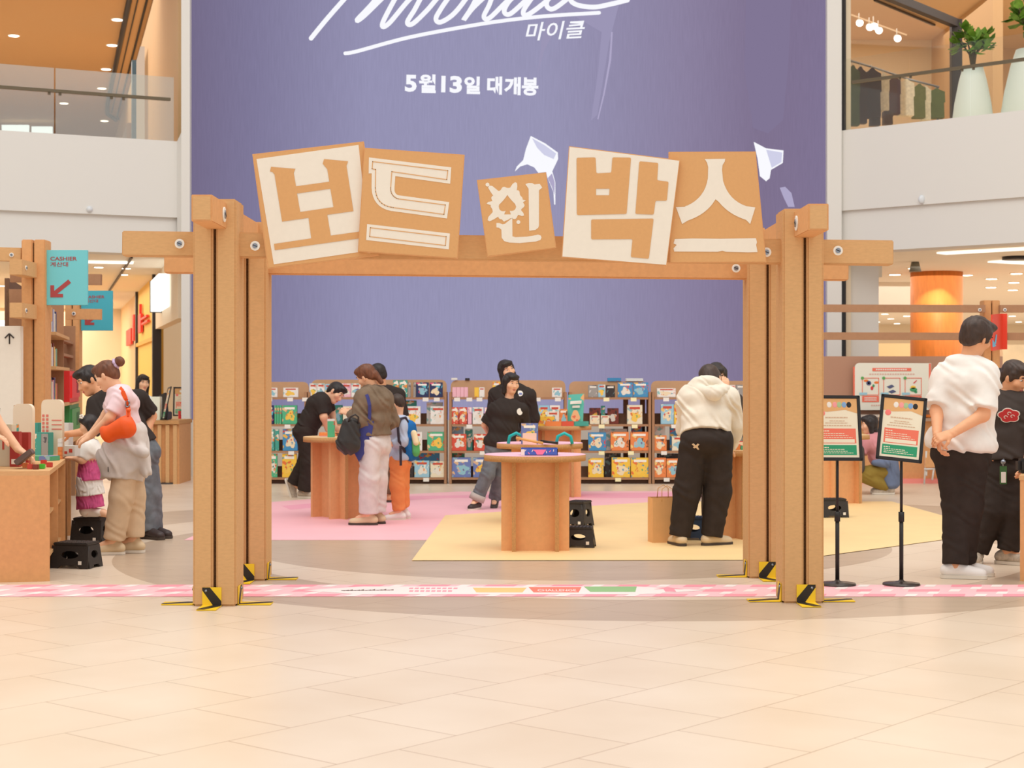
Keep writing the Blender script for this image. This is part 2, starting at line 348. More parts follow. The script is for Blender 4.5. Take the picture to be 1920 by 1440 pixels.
flat('picture_shape', [[(1034, 0), (1062, -60), (1185, -60), (1160, 10), (1142, 80), (1120, 215), (1108, 226), (1122, 130), (1128, 60), (1060, 20), (1020, 95), (1008, 140), (1016, 70)]], YG+.003, .002, gl2, scr)
flat('picture_shape', [zB([(135, 95), (240, 150), (330, 215), (332, 262), (290, 350), (312, 430), (312, 590), (304, 590), (298, 500), (255, 395), (245, 355), (190, 362), (160, 322), (110, 300), (60, 315), (20, 352), (35, 315), (80, 270), (100, 190)])], YG, .002, gw, scr)
flat('picture_shape', [zB([(1740, 138), (1830, 185), (1955, 200), (1950, 290), (1865, 340), (1855, 400), (1830, 422), (1785, 385), (1768, 260)])], YG, .002, gw, scr)
flat('picture_shape', [[(1462, 352), (1472, 350), (1484, 362), (1490, 388), (1478, 388), (1470, 372)]], YG, .002, gl, scr)
flat('picture_shape', [[(1146, 60), (1149, 60), (1146, 112), (1134, 176), (1122, 224), (1120, 223), (1131, 176), (1142, 112)]], YG, .002, gl, scr)
gs_ = glow('screen_shade', (208, 208, 232), 1.0)
flat('picture_shade', [zB([(145, 112), (235, 162), (318, 222), (300, 262), (230, 232), (180, 180)])], YG-.003, .002, gs_, scr); flat('picture_shade', [zB([(258, 398), (288, 365), (308, 430), (306, 520), (290, 470)])], YG-.003, .002, gl, scr)
flat('picture_shade', [zB([(1830, 195), (1945, 215), (1940, 285), (1870, 325), (1850, 260)])], YG-.003, .002, gs_, scr)
def stroke(pts, wd, M=lambda q: q):
    mb = MB(); pts = [M(q) for q in pts]
    fine = []
    for i in range(len(pts)-1):                                  # Catmull-Rom so the handwriting runs smoothly
        p0, p1, p2, p3 = pts[max(0, i-1)], pts[i], pts[i+1], pts[min(len(pts)-1, i+2)]
        for k in range(8):
            t = k/8; fine.append(tuple(.5*(2*p1[a]+(p2[a]-p0[a])*t+(2*p0[a]-5*p1[a]+4*p2[a]-p3[a])*t*t+(3*p1[a]-p0[a]-3*p2[a]+p3[a])*t**3) for a in (0, 1)))
    fine.append(pts[-1]); q = [P(x, y, YG) for x, y in fine]; mb.tube(q, px(wd/2, YG), 8)
    for e in (q[0], q[-1]): mb.ball(e, px(wd/2, YG))
    mb.v = [(x, YG+(y-YG)*.15, z) for x, y, z in mb.v]; return mb
zt = lambda q: (560+q[0]/3, q[1]/3)
mb = MB()
for pts, wd in (([(420, -190), (270, -20), (160, 105), (70, 215)], 9), ([(560, -190), (430, 0), (330, 110), (365, 92), (480, -20), (640, -180), (560, -40), (472, 130), (505, 134), (620, 0), (720, -90), (660, 40), (612, 122), (640, 134), (720, 60), (800, -30), (870, -60), (800, 50), (772, 105), (800, 124), (880, 70), (980, -60), (1080, -190)], 9),
                ([(1080, -190), (985, 20), (928, 112), (985, 40), (1090, -50), (1075, 20), (1042, 92), (1075, 100), (1180, 0), (1260, -50), (1190, 0), (1156, 62), (1190, 78), (1280, 0), (1330, -40), (1265, 60), (1290, 82), (1400, 0), (1450, -60), (1400, 0), (1400, 40), (1440, 46), (1540, -30), (1600, -80), (1530, -15), (1560, 25), (1660, 40), (1760, 22), (1850, 0)], 9), ([(262, 300), (330, 288), (600, 215), (880, 160), (1140, 118), (1400, 90), (1690, 72)], 7)):
    k = stroke(pts, wd, zt); mb.add(k.v, k.f, 0, True)
mb.build('title_lettering', gw, scr)
WX = lambda x, y, rot: frame(P(x, y, YG), (math.cos(R(rot)), 0, -math.sin(R(rot))), (0, 0, 1))
text('title_lettering', '마이클', WX(986, 77, -3), px(112, YG), px(34, YG), gw, scr, .012, .25)
for ch, x0, x1, y0, y1 in (('5', 759, 781, 140, 172), ('월', 785, 817, 139, 174), ('1', 827, 835, 142, 173), ('3', 843, 866, 142, 174), ('일', 870, 900, 143, 176), ('대', 913, 941, 143, 177), ('개', 945, 976, 144, 178), ('봉', 978, 1009, 145, 179)):
    text('date_lettering', ch, WX(x0, y1, 1.3), px(x1-x0, YG), px(y1-y0, YG), gw, scr, .04)

# --- galleries left and right: white parapets, glass, ceilings
def prism(name, quad, th, m):                                   # a slab from four world points, thickness backwards
    k = MB(); k.quad(*quad, th=th); return struct(k.build(name, m))
A, B_ = (-20.0, 18.2), (P(332, 0, YS).x, YS)
def slab(name, pts, z, m, th=.3):                              # a level slab, its underside (ceiling) at z
    k = MB(); n_ = len(pts); k.add([V((p[0], p[1], z)) for p in pts]+[V((p[0], p[1], z+th)) for p in pts], [list(range(n_))[::-1], [n_+i for i in range(n_)]]+[[i, (i+1) % n_, n_+(i+1) % n_, n_+i] for i in range(n_)])
    return struct(k.build(name, m))
def W(p, z): return V((p[0], p[1], z))
Lf = (P(0, 0, 22.55).x, 22.55); d_ = (B_[0]-Lf[0], B_[1]-Lf[1]); Lf0 = (Lf[0]-2*d_[0], Lf[1]-2*d_[1])
zt_ = P(0, 265, YS).z; zm = P(0, 408, YS).z; zb = P(0, 477, YS).z
prism('wall_left', (W(Lf0, zm), W(B_, zm), W(B_, zt_), W(Lf0, zt_)), .5, wallw)
o_ = .06; sh = lambda p, k: (p[0]+.1*k, p[1]-k)
prism('wall_left', (W(sh(Lf0, -o_), zb), W(sh(B_, -o_), zb), W(sh(B_, -o_), zm), W(sh(Lf0, -o_), zm)), .4, wallw)
prism('wall_left', (W(B_, zb), V((P(343, 0, YS).x, YS-.1, zb)), V((P(343, 0, YS).x, YS-.1, zt_+.12)), W(B_, zt_)), .5, wallw)
Rn = (P(1575, 0, YS).x, YS-.05); Rf = (P(1920, 0, 21.75).x, 21.75); dr = (Rf[0]-Rn[0], Rf[1]-Rn[1]); Rf2 = (Rn[0]+3*dr[0], Rn[1]+3*dr[1])
zrt = P(0, 246, YS).z; zrm = P(0, 396, YS).z; zrb = P(0, 474, YS).z
prism('wall_right', (W(Rn, zrm), W(Rf2, zrm), W(Rf2, zrt), W(Rn, zrt)), .5, wallw)
prism('wall_right', (W((Rn[0], Rn[1]+.06), zrb), W((Rf2[0], Rf2[1]+.06), zrb), W((Rf2[0], Rf2[1]+.06), zrm), W((Rn[0], Rn[1]+.06), zrm)), .4, wallw)
glassm = glass('balustrade_glass', (246, 246, 238), .24); glassr = glass('balustrade_glass_clear', (250, 250, 246), .03)
rail = mat('bronze_rail', (104, 92, 72), .4, metal=.3)
def lerp2(a, b, t): return (a[0]+(b[0]-a[0])*t, a[1]+(b[1]-a[1])*t)
bl = thing('glass_balustrade', 'glass balustrade with bronze handrail on the left upper gallery', 'railing', W(lerp2(Lf, B_, .5), zt_))
e = [.0, .62, 1.0]; e = [-1.2, -.1, .30, .985]
for i in range(3):
    k = MB(); p, q = lerp2(Lf, B_, e[i]+.004), lerp2(Lf, B_, e[i+1]-.004); k.quad(W(p, zt_), W(q, zt_), W(q, zt_+.9), W(p, zt_+.9), th=.02); k.build('glass_panel', glassm, bl)
k = MB(); k.bar(W(lerp2(Lf, B_, -1.2), zt_+.585), W(lerp2(Lf, B_, .96), zt_+.585), .05, .04); k.build('handrail', rail, bl)
for t in (.27, .33, .62, .69): k = MB(); q = lerp2(Lf, B_, t); k.bar(W(q, zt_+.58), W(q, zt_+.53), .03, .03); k.build('bracket', rail, bl)
br = thing('glass_balustrade', 'glass balustrade with bronze handrail on the right upper gallery beside the planters', 'railing', W(lerp2(Rn, Rf, .5), zrt))
for i, (t0, t1) in enumerate(((.02, .39), (.395, .72), (.725, 1.6))):
    k = MB(); p, q = lerp2(Rn, Rf, t0), lerp2(Rn, Rf, t1); k.quad(W(p, zrt), W(q, zrt), W(q, zrt+1.0), W(p, zrt+1.0), th=.02); k.build('glass_panel', glassr, br)
k = MB(); k.bar(W(lerp2(Rn, Rf, .07), zrt+.66), W(lerp2(Rn, Rf, 1.6), zrt+.66), .05, .04); k.build('handrail', rail, br)
for t in (.34, .4, .68, .74): k = MB(); q = lerp2(Rn, Rf, t); k.bar(W(q, zrt+.655), W(q, zrt+.61), .03, .03); k.build('bracket', rail, br)

cd = V((-.267, .964, 0)); cr = V((.964, .267, 0))               # direction of the left arcade and across it
def arc(s, t, z): o = V((-4.78, 23.9, z)); return o+cd*s-cr*t    # s along the arcade, t to its left
# left upper gallery
slab('floor', (arc(1, 14, 0), arc(.2, 0, 0), arc(24, 0, 0), arc(24, 14, 0)), zt_-.35, wallc)
slab('ceiling', (arc(-1, 0, 0), arc(-1, 14, 0), arc(24, 14, 0), arc(24, 0, 0)), 8.2, ceilo)
prism('wall_left', (arc(24, 14, 4), arc(24, -2, 4), arc(24, -2, 9), arc(24, 14, 9)), .3, wallc)
prism('wall_left', (arc(24, 0, 4), arc(0, 0, 4), arc(0, 0, 8.2), arc(24, 0, 8.2)), .3, wallb)
k = MB(); k.tube([arc(-1, .4, 8.16), arc(10, .4, 8.16), arc(18, .4, 8.16), arc(19.5, .36, 8.16), arc(20.5, .1, 8.16)], .05, 6); struct(k.build('trim_3', dark))
k = MB(); k.tube([arc(-1, .09, 8.18), arc(20, .09, 8.18), arc(20.5, .03, 8.18)], .02, 6); struct(k.build('trim_4', dark))
k = MB(); k.tube([arc(-1, .25, 8.18), arc(19.4, .25, 8.18)], .012, 6); struct(k.build('trim_5', dark))
k = MB(); k.tube([arc(23.5, 11.5, 8.1), arc(18, 8, 8.14), arc(17, 7.2, 8.14), arc(17, 7, 6.6)], .04, 6); struct(k.build('trim_6', dark))
k = MB(); k.box((0, 0, 4.5), (1.5, .08, 7.6), M=Matrix.Translation(arc(7.6, .06, 0)) @ Matrix.Rotation(math.atan2(cd.y, cd.x), 4, 'Z')); struct(k.build('window_1', glow('shop_light', (236, 205, 178), .8)))
k = MB(); k.box((0, 0, 4.5), (.35, .12, 7.62), M=Matrix.Translation(arc(9.1, .1, 0)) @ Matrix.Rotation(math.atan2(cd.y, cd.x), 4, 'Z')); struct(k.build('window_frame', mat('blue_grey_frame', (70, 96, 112), .4)))
k = MB(); k.box((0, 0, 4.5), (2.1, .1, 6.9), M=Matrix.Translation(arc(12.5, .08, 0)) @ Matrix.Rotation(math.atan2(cd.y, cd.x), 4, 'Z')); struct(k.build('window_2', mat('taupe_glass', (134, 112, 92), .25)))
lampg = glow('lamp_white', (255, 244, 226), 5)
def downlight(p, r, label, group=None):
    o = thing('downlight', label, 'ceiling light', p, group)
    k = MB(); k.cyl(p-V((0, 0, .012)), p, r*1.25, r*1.25, 14); k.build('trim_ring', wallc, o)
    k = MB(); k.cyl(p-V((0, 0, .02)), p-V((0, 0, .012)), r, r, 14); k.build('lens', lampg, o)
def on_ceiling(x, y, z): Y = (z-HC)*F/(HZ-y); return P(x, y, Y)
for x, y in ((220, 36), (210, 84), (199, 129), (191, 165), (26, 66), (196, 226), (120, 193)):
    downlight(on_ceiling(x, y, 8.2), .1, 'round downlight in the tan ceiling of the left upper gallery', 'downlights of the left upper gallery')
for x0, x1, y0, y1, lb in ((3, 53, 234, 249, 'left'), (59, 97, 237, 252, 'right')):
    k = MB(); p, q = P(x0, y1, 44), P(x1, y0, 44); k.box(p, (q.x, 44.1, q.z)); solo(k, 'fluorescent_light', glow('panel_white', (240, 250, 255), 1.6), 'bright white light panel behind the left upper glass, %s of the two' % lb, 'light panel')
for x, lb in ((116, 'a man'), (136, 'a woman')):
    s = thing('restroom_sign', 'small square restroom sign with the figure of %s on the left upper gallery' % lb, 'sign', P(x, 154, 40))
    k = MB(); k.quad(P(x-6.5, 155, 40), P(x+6.5, 156, 40), P(x+6.5, 141, 40), P(x-6.5, 140, 40), th=.03); k.build('panel', wallc, s)
    ft = mat('sign_ink', (96, 80, 62), .6); k = MB(); c0 = P(x, 144, 39.98); k.ball(c0, (.035, .01, .035)); k.bar(P(x, 146, 39.98), P(x, 150, 39.98), .02, .07 if 'wo' not in lb else .1, up=(0, 1, 0)); k.bar(P(x, 150, 39.98), P(x, 154, 39.98), .02, .05, up=(0, 1, 0)); k.build('figure', ft, s)

# left lower arcade
zc = 3.2
slab('ceiling', (arc(.3, 0, 0), W(sh(B_, -.2), 0), W(sh(Lf0, -.2), 0), arc(0, 22, 0), arc(20, 14, 0), arc(20, 0, 0)), zc, ceilm, .2)
prism('wall_left', (arc(20, 14, 0), arc(20, -2, 0), arc(20, -2, zc), arc(20, 14, zc)), .3, wallc)
k = MB(); k.bar(arc(2.2, 1.4, zc-.03), arc(11, 1.4, zc-.03), .12, .05); struct(k.build('trim_7', dark))
k = MB(); k.bar(arc(1, .6, zc-.02), arc(13, .6, zc-.02), .03, .03); struct(k.build('trim_8', dark))
RZ = Matrix.Rotation(math.atan2(cd.y, cd.x), 4, 'Z')
def facade(name, s0, s1, z0, z1, m, t=.0, th=.15, kind=True):
    k = MB(); k.box((s0, -.0, z0), (s1, -th, z1), M=Matrix.Translation(arc(0, t, 0)) @ RZ); o = k.build(name, m); return struct(o) if kind else o
facade('wall_left', 0, 5.3, 2.25, zc, mat('shop_cream', (232, 212, 184), .7)); facade('wall_left', .2, 5.3, 0, 2.25, mat('shop_niche', (206, 168, 126), .7), -.5)
facade('door_1', .0, 1.2, 0, 2.25, mat('niche_light', (238, 214, 176), .7), -.3); facade('trim_9', 5.3, 5.5, 0, zc, dark, .05)
yw = mat('yellow_wall', (247, 200, 96), .65); facade('wall_left', 5.5, 11.2, 0, zc, yw); facade('trim_10', 11.2, 11.45, 0, zc, dark, .05); facade('wall_left', 11.45, 20, 0, zc, mat('peach_wall', (244, 208, 160), .7))
facade('trim_11', 5.5, 11.2, 2.05, 2.12, mat('yellow_line', (226, 172, 70), .6), .05)
s = thing('shop_sign', 'square white lit sign box on the cream shop front at left', 'sign', arc(3.2, .1, 2.5))
k = MB(); k.box((1.5, 0, 2.48), (3.6, .16, 2.98), M=Matrix.Translation(arc(0, .02, 0)) @ RZ); k.build('sign_box', glow('sign_white', (255, 255, 246), 1.5), s)
k = MB(); k.box((3.6, -.02, 2.47), (3.68, .17, 2.99), M=Matrix.Translation(arc(0, .02, 0)) @ RZ); k.build('side_panel', dark, s)
s = thing('wall_lettering', 'red raised lettering on the yellow shop front at left', 'sign', arc(8, .1, 2.3)); redm = mat('sign_red', (226, 62, 44), .5)
for s0, s1, z0, z1 in ((6.6, 8.6, 2.42, 2.46), (6.9, 8.9, 2.52, 2.56), (8.9, 9.9, 2.30, 2.66), (9.3, 9.5, 2.66, 2.86), (11.8, 12.3, 2.2, 2.75), (13, 15.3, 2.15, 2.5)):
    k = MB(); k.box((s0, 0, z0), (s1, .05, z1), M=Matrix.Translation(arc(0, .02, 0)) @ RZ); k.build('letter', redm, s)
k = MB(); k.bar(on_ceiling(164, 489, zc)-V((0, 0, .02)), on_ceiling(250, 490.5, zc)-V((0, 0, .02)), .3, .02); solo(k, 'light_strip', glow('strip_light', (255, 246, 228), 1.5), 'recessed strip light in the ceiling above the blue cashier signs', 'light strip')
for x, y in ((185, 500), (237, 502), (232, 514), (4, 535)):
    downlight(on_ceiling(x, y, zc), .07, 'round downlight in the lower ceiling behind the blue cashier signs', 'downlights behind the cashier signs')
k = MB()
for i in range(4): q = P(3+i*9, 609, 30); k.ball(q, .06); k.cyl(q, q+V((0, 0, .05)), .045)
k.bar(P(-20, 603, 30), P(37, 603, 30), .1, .03); solo(k, 'track_light', lampg, 'row of round lamps above the white arrow board at the far left', 'light')

# right lower arcade
zr = 3.3
slab('ceiling', ((Rn[0], Rn[1]+.3), (Rf2[0], Rf2[1]+.3), (30, 58), (Rn[0], 58)), zr, ceilm)
prism('wall_right', (V((3, 58, 0)), V((30, 58, 0)), V((30, 58, zr)), V((3, 58, zr))), .3, wallc)
k = MB(); k.box((4.72, 23.9, 0), (5.25, 24.6, zr)); struct(k.build('wall_right', wallw))
k = MB(); k.box((P(1628, 0, 38).x, 38, 0), (P(1712, 0, 38).x, 38.4, 2.2)); struct(k.build('wall_right', mat('sand_wall', (236, 208, 160), .7)))
k = MB(); k.box((P(1548, 0, 36).x, 36, 0), (P(1712, 0, 36).x, 36.3, .95)); struct(k.build('wall_right', mat('low_wall', (240, 224, 202), .7)))
k = MB(); k.box((P(1548, 0, 34).x, 33, 2.75), (P(1715, 0, 34).x, 34.5, zr)); struct(k.build('ceiling', ceilm))
k = MB(); k.box((P(1880, 0, 30).x, 30, 0), (P(2000, 0, 30).x, 30.2, 2.0)); struct(k.build('wall_right', mat('marble_beige', (240, 220, 184), .5, mottle=.08, scale=3)))
k = MB(); k.cyl((P(1756, 0, 30).x, 30, 0), (P(1756, 0, 30).x, 30, 3.3), px(48, 30), n=40)
solo(k, 'column', mat('wood_veneer', (226, 134, 60), .5, mottle=.1, scale=8, stretch=(3, 3, .5)), 'round column clad in orange wood behind the rails on the right', 'column')
sp = bpy.data.lights.new('column_spot', 'SPOT'); sp.energy = 42; sp.color = (1, .85, .65); sp.spot_size = R(96); sp.spot_blend = .12; sp.shadow_soft_size = .05
so = bpy.data.objects.new('column_spot', sp); C.objects.link(so); so.location = (P(1765, 0, 29).x, 29.05, 3.26); so.rotation_euler = (R(12), 0, 0)
for x, y in ((1623, 506), (1678, 514), (1714, 502), (1767, 509), (1813, 515), (1859, 522), (1906, 512), (1901, 529), (1858, 538), (1899, 543), (1691, 570), (1629, 594), (1659, 588), (1670, 597), (1700, 592), (1644, 603), (1682, 606), (1898, 592), (1910, 603)):
    downlight(on_ceiling(x, y, zr), .1, 'round white downlight in the cream ceiling on the right', 'downlights of the right lower ceiling')
for (x0, y0), (x1, y1), lb in (((1765, 473), (1960, 462), 'nearer'), ((1865, 488), (1960, 493), 'farther')):
    k = MB(); k.bar(on_ceiling(x0, y0, zr)-V((0, 0, .02)), on_ceiling(x1, y1, zr)-V((0, 0, .02)), .3, .02); solo(k, 'light_strip', glow('strip_light', (255, 246, 228), 1.5), 'recessed strip light in the right cream ceiling, %s of the two' % lb, 'light strip')
k = MB(); q = on_ceiling(1906, 481, zr); k.cyl(q-V((0, 0, .05)), q, .22); solo(k, 'ceiling_speaker', dark, 'round dark ceiling speaker between the strip lights on the right', 'speaker')
k = MB(); q = on_ceiling(1716, 491, zr); k.cyl(q-V((0, 0, .16)), q, .1, .06); solo(k, 'ceiling_sensor', mat('grey_plastic', (120, 116, 104), .5), 'small grey dome sensor on the right cream ceiling', 'sensor')
k = MB(); k.box(P(1588, 611, 57.9), P(1623, 602, 57.9)+V((0, .1, 0))); solo(k, 'fluorescent_light', glow('panel_warm', (255, 252, 240), 1.6), 'bright wall light panel seen between the two rails on the right', 'light panel')
k = MB(); k.box((P(1641, 0, 26).x, 26, P(0, 519, 26).z), (P(1654, 0, 26).x, 26.2, zr)); solo(k, 'hanging_sign', wallw, 'small white box hanging from the ceiling under the right gate beam', 'sign')

# right upper gallery: shop behind glass
zu = zrt-.35
slab('floor', ((Rn[0], Rn[1]+.55), (Rf2[0], Rf2[1]+.55), (24, 45), (Rn[0], 45)), zu, wallc)
slab('ceiling', ((Rn[0], Rn[1]+.5), (Rf2[0], Rf2[1]+.5), (24, 45), (Rn[0], 45)), 8.9, mat('peach_ceiling', (226, 196, 158), .8))
k = MB(); k.box((4.6, 37, 4), (9.3, 37.2, 9)); struct(k.build('wall_right', wallc)); k = MB(); k.box((9.3, 32.3, 4), (9.5, 37, 9)); struct(k.build('wall_right', wallb))
k = MB(); k.box((9.5, 38, 4), (24, 38.2, 9)); struct(k.build('wall_right', wallb))
k = MB(); k.box((4.6, 36.7, 4), (7.2, 36.95, 7.3)); struct(k.build('trim_12', mat('orange_niche', (216, 146, 84), .7)))
k = MB(); k.bar(V((5.75, 28.5, 8.2)), V((8.51, 32, 8.2)), .14, .15); k.bar(V((8.51, 32, 4.4)), V((8.51, 32, 8.27)), .2, .16, up=(0, 1, 0)); struct(k.build('window_frame', dark))
k = MB(); k.quad(V((5.75, 28.5, 4.4)), V((8.51, 32, 4.4)), V((8.51, 32, 8.0)), V((5.75, 28.5, 8.0)), th=.02); struct(k.build('window_3', glass('shop_glass', (250, 246, 240), .03)))
k = MB(); k.bar(on_ceiling(1640, 0, 8.85), on_ceiling(1752, 47, 8.85), .05, .04); struct(k.build('trim_13', dark))
for i, (x, y) in enumerate(((1612, 42), (1631, 50), (1639, 48), (1648, 56), (1683, 71))):
    c0 = P(x, y, 33); s = thing('track_spotlight', 'white track spotlight shining in the clothes shop upstairs, number-like row on one track', 'spotlight', c0, 'track spotlights in the upstairs clothes shop')
    s['label'] = 'bright track spotlight above the clothes rack upstairs'
    k = MB(); k.cyl(c0+V((0, .1, .03)), c0+V((0, 0, -.01)), .06, .075, 14); k.cyl(c0+V((0, .08, .03)), c0+V((0, .08, .2)), .012); k.build('housing', wallw, s)
    k = MB(); k.ball(c0+V((0, -.01, -.012)), (.07, .02, .07)); k.build('lamp_face', glow('spot_white', (255, 252, 255), 7), s)
k = MB(); k.bar(P(1596, 28, 33.1), P(1700, 66, 33.1), .04, .03); struct(k.build('trim_14', mat('track_white', (226, 200, 166), .6)))
# clothes on two rails
rk = thing('clothes_rail', 'long metal clothes rail hung with garments behind the upstairs glass', 'clothes rack', P(1680, 260, 30.2))
k = MB(); k.tube([P(1588, 112, 29.2), P(1640, 127, 29.8), P(1705, 149, 30.4), P(1760, 163, 31.0)], .02); k.build('rail', steel, rk)
for x, y, Y in ((1590, 113, 29.2), (1758, 163, 31.0)): k = MB(); q = P(x, y, Y); k.cyl(q, V((q.x, q.y, zu)), .018); k.build('post', steel, rk)
gar = [(1598, 118, 236, 26, (70, 84, 52), 'dark green patterned coat'), (1612, 121, 232, 26, (60, 40, 40), 'dark brown long coat'), (1634, 124, 222, 34, (58, 42, 46), 'black jacket'), (1656, 135, 208, 20, (226, 222, 206), 'white shirt'), (1676, 140, 215, 22, (84, 58, 62), 'plum jacket'), (1698, 146, 218, 30, (238, 230, 208), 'cream knitted top'), (1722, 155, 222, 24, (106, 112, 66), 'olive jacket'), (1735, 160, 226, 18, (226, 220, 198), 'pale skirt'), (1754, 164, 222, 32, (92, 104, 62), 'olive green coat'), (1640, 200, 236, 20, (66, 54, 62), 'dark trousers on the lower bar'), (1664, 205, 234, 18, (86, 68, 68), 'brown trousers on the lower bar')]
for i, (x, y0, y1, wd, col, nm) in enumerate(gar):
    Y = 29.3+(x-1598)/160*1.7; q = P(x, y0, Y); hgt = px(y1-y0, Y); h = px(wd/2, Y)
    o = thing('garment', '%s hanging on the upstairs shop rail' % nm, 'garment', q-V((0, 0, hgt)))
    k = MB(); prof = [(.12, -.05), (.35, -.10), (.95, -.16), (1.0, -.5), (.86, -.52), (.92, -1)]; vs = []
    for a, bz in prof:
        for s_, yy in ((-1, -.09), (1, -.09), (1, .09), (-1, .09)): vs.append(q+V((s_*a*h, yy, bz*hgt)))
    k.add(vs, [[j*4+t, j*4+(t+1) % 4, j*4+4+(t+1) % 4, j*4+4+t] for j in range(5) for t in range(4)]+[[3, 2, 1, 0], [20, 21, 22, 23]])
    k.build('cloth', mat('garment_%d' % i, col, .85, mottle=.15, scale=20), o)
    k = MB(); k.tube([q+V((0, 0, -.05*hgt)), q+V((0, 0, .01)), q+V((0, .03, .03)), q+V((0, .05, .01))], .006); k.bar(q+V((-.6*h, 0, -.11*hgt)), q+V((.6*h, 0, -.11*hgt)), .02, .02); k.build('hanger', wallw, o)
# tall white planters
vas = mat('planter_white', (232, 240, 234), .45)
leafm = mat('leaf_green', (104, 144, 46), .5, mottle=.4, scale=10); stem = mat('plant_stem', (92, 76, 48), .7)
def planter(x, Y, ytop, r, label, leaves, seed, hp):
    q = P(x, ytop, Y); o = thing('potted_plant', label, 'potted plant', V((q.x, Y, zu))); hh = q.z-zu
    k = MB(); k.lathe((q.x, Y, zu), [(r*1.0, 0), (r*1.12, hh*.15), (r*1.1, hh*.35), (r*.95, hh*.6), (r*.72, hh*.85), (r*.52, hh), (r*.44, hh-.02), (r*.3, hh-.1)], 32); k.build('planter', vas, o)
    rd = random.Random(seed); st, lf = MB(), MB()
    for i in range(7):
        a = i*.9+rd.random(); tp_ = V((q.x+math.cos(a)*hp*.34*rd.uniform(.4, 1), Y+math.sin(a)*hp*.3*rd.random(), q.z+hp*rd.uniform(.45, .8)))
        st.tube([V((q.x, Y, q.z-.1)), V((q.x+(tp_.x-q.x)*.25, Y, q.z+hp*.25)), tp_], [.018, .014, .008], 6)
        for j in range(leaves):
            d = V((rd.uniform(-1, 1), rd.uniform(-1, 1), rd.uniform(-.25, 1))).normalized(); Lf_ = hp*rd.uniform(.2, .32); b0 = tp_+V((0, 0, -rd.random()*hp*.2))
            sd = d.cross(V((rd.uniform(-.5, .5), rd.uniform(-.5, .5), 1))).normalized()*Lf_*.26; up = d.cross(sd).normalized()*Lf_*.08
            lf.add([b0, b0+d*Lf_*.35+sd+up, b0+d*Lf_*.75+sd*.9+up, b0+d*Lf_, b0+d*Lf_*.75-sd*.9+up, b0+d*Lf_*.35-sd+up, b0+d*Lf_*.5], [[0, 1, 6], [1, 2, 6], [2, 3, 6], [3, 4, 6], [4, 5, 6], [5, 0, 6]], 0, True)
    st.build('stem', stem, o); lf.build('foliage', leafm, o)
planter(1824, 23.8, 126, .27, 'leafy rubber plant in the tall white planter left of the bigger one upstairs', 15, 3, .72)
planter(1932, 23.6, 93, .38, 'plant in the biggest white planter at the upper right edge', 9, 8, .9)
# distant shelving upstairs right
k = MB()
for i in range(14): k.box((10.6+i*.13, 33, 4.4), (10.66+i*.13, 33.06, 6.9))
k.box((10.5, 33.06, 4.4), (12.5, 33.15, 6.9)); struct(k.build('wall_right', mat('slat_wood', (206, 160, 104), .7)))
for i, (xx, yy) in enumerate(((164, 393),)):
    k = MB(); k.ball(W(lerp2(Lf, B_, xx/332), P(0, yy, 23.1).z), .045); solo(k, 'wall_camera', mat('camera_grey', (216, 220, 224), .3), 'tiny round camera on the white parapet at left', 'camera')
k = MB(); k.ball(P(1728, 374, 22.7), (.045, .03, .06)); solo(k, 'wall_camera', MATS['camera_grey'], 'tiny round camera on the white parapet at right', 'camera')
# ------------------------------------------------------------------ the cardboard gate
def bolt(p, nrm, parent, r=.042):
    n_ = V(nrm); b = MB(); b.cyl(p, V(p)+n_*.008, r, n=24); o = b.build('washer', paper, parent)
    b = MB(); c0 = V(p)+n_*.008; b.cyl(c0, c0+n_*.005, r*.55, n=18); q = b.build('bolt_head', steel, o)
    b = MB(); u = V((0, 0, 1)); s = n_.cross(u); t = (s+u*.4).normalized(); c1 = V(p)+n_*.0135; b.bar(c1-t*r*.5, c1+t*r*.5, r*.16, .002, up=n_); b.build('slot', black, o); return o
def bracket(c, d, parent, wd=.115, h=.115, L=.2, flip=1):      # hazard-striped angle: d points outwards along the floor
    d = V(d); s = d.cross(V((0, 0, 1))); c = V(c); o = None
    b = MB(); t = .006
    def stripes(o_, u, v, a, l, n_):
        b.add([o_-u*a/2, o_+u*a/2, o_+u*a/2+v*l, o_-u*a/2+v*l, o_-u*a/2+n_*t, o_+u*a/2+n_*t, o_+u*a/2+v*l+n_*t, o_-u*a/2+v*l+n_*t], [[0, 1, 2, 3], [7, 6, 5, 4], [0, 4, 5, 1], [1, 5, 6, 2], [2, 6, 7, 3], [3, 7, 4, 0]], 0)
        e = n_*(t+.0007)
        f = flip
        b.add([o_+u*f*a*.5+e, o_+u*f*a*.5+v*l*.28+e, o_-u*f*a*.1+v*l+e, o_-u*f*a*.5+v*l+e, o_-u*f*a*.5+v*l*.85+e, o_+u*f*a*.1+e], [[0, 1, 2, 3, 4, 5]], 1)
    stripes(c+d*.002, s, V((0, 0, 1)), wd, h, d); stripes(c+V((0, 0, .002)), s, d, wd, L, V((0, 0, 1)))
    q = c+d*.009+V((0, 0, h*.82)); b.ball(q-s*flip*wd*.3, .009, 2, 8); return b.build('floor_bracket', [yellow, hblack, steel], parent)
YL, YR, DB = 10.04, 10.18, 1.28
gate = thing('cardboard_gate', 'big cardboard entrance gate of four split posts and crossbeams in front of the purple screen', 'gate', (-.1, YL, 0))
def post(x0, x1, xs, y, top, dep=.28):
    """two hollow cardboard halves with a corrugated core between them"""
    b = MB(); b.box((x0, y, 0), (xs-.009, y+dep, top), 0, .012); b.box((xs+.009, y, 0), (x1, y+dep, top), 0, .012)
    b.box((xs-.010, y+.035, .005), (xs+.010, y+dep-.02, top-.04), 1); return b.build('post', [card, slit], gate)
XL = lambda x: P(x, 0, YL).x
XR = lambda x: P(x, 0, YR).x
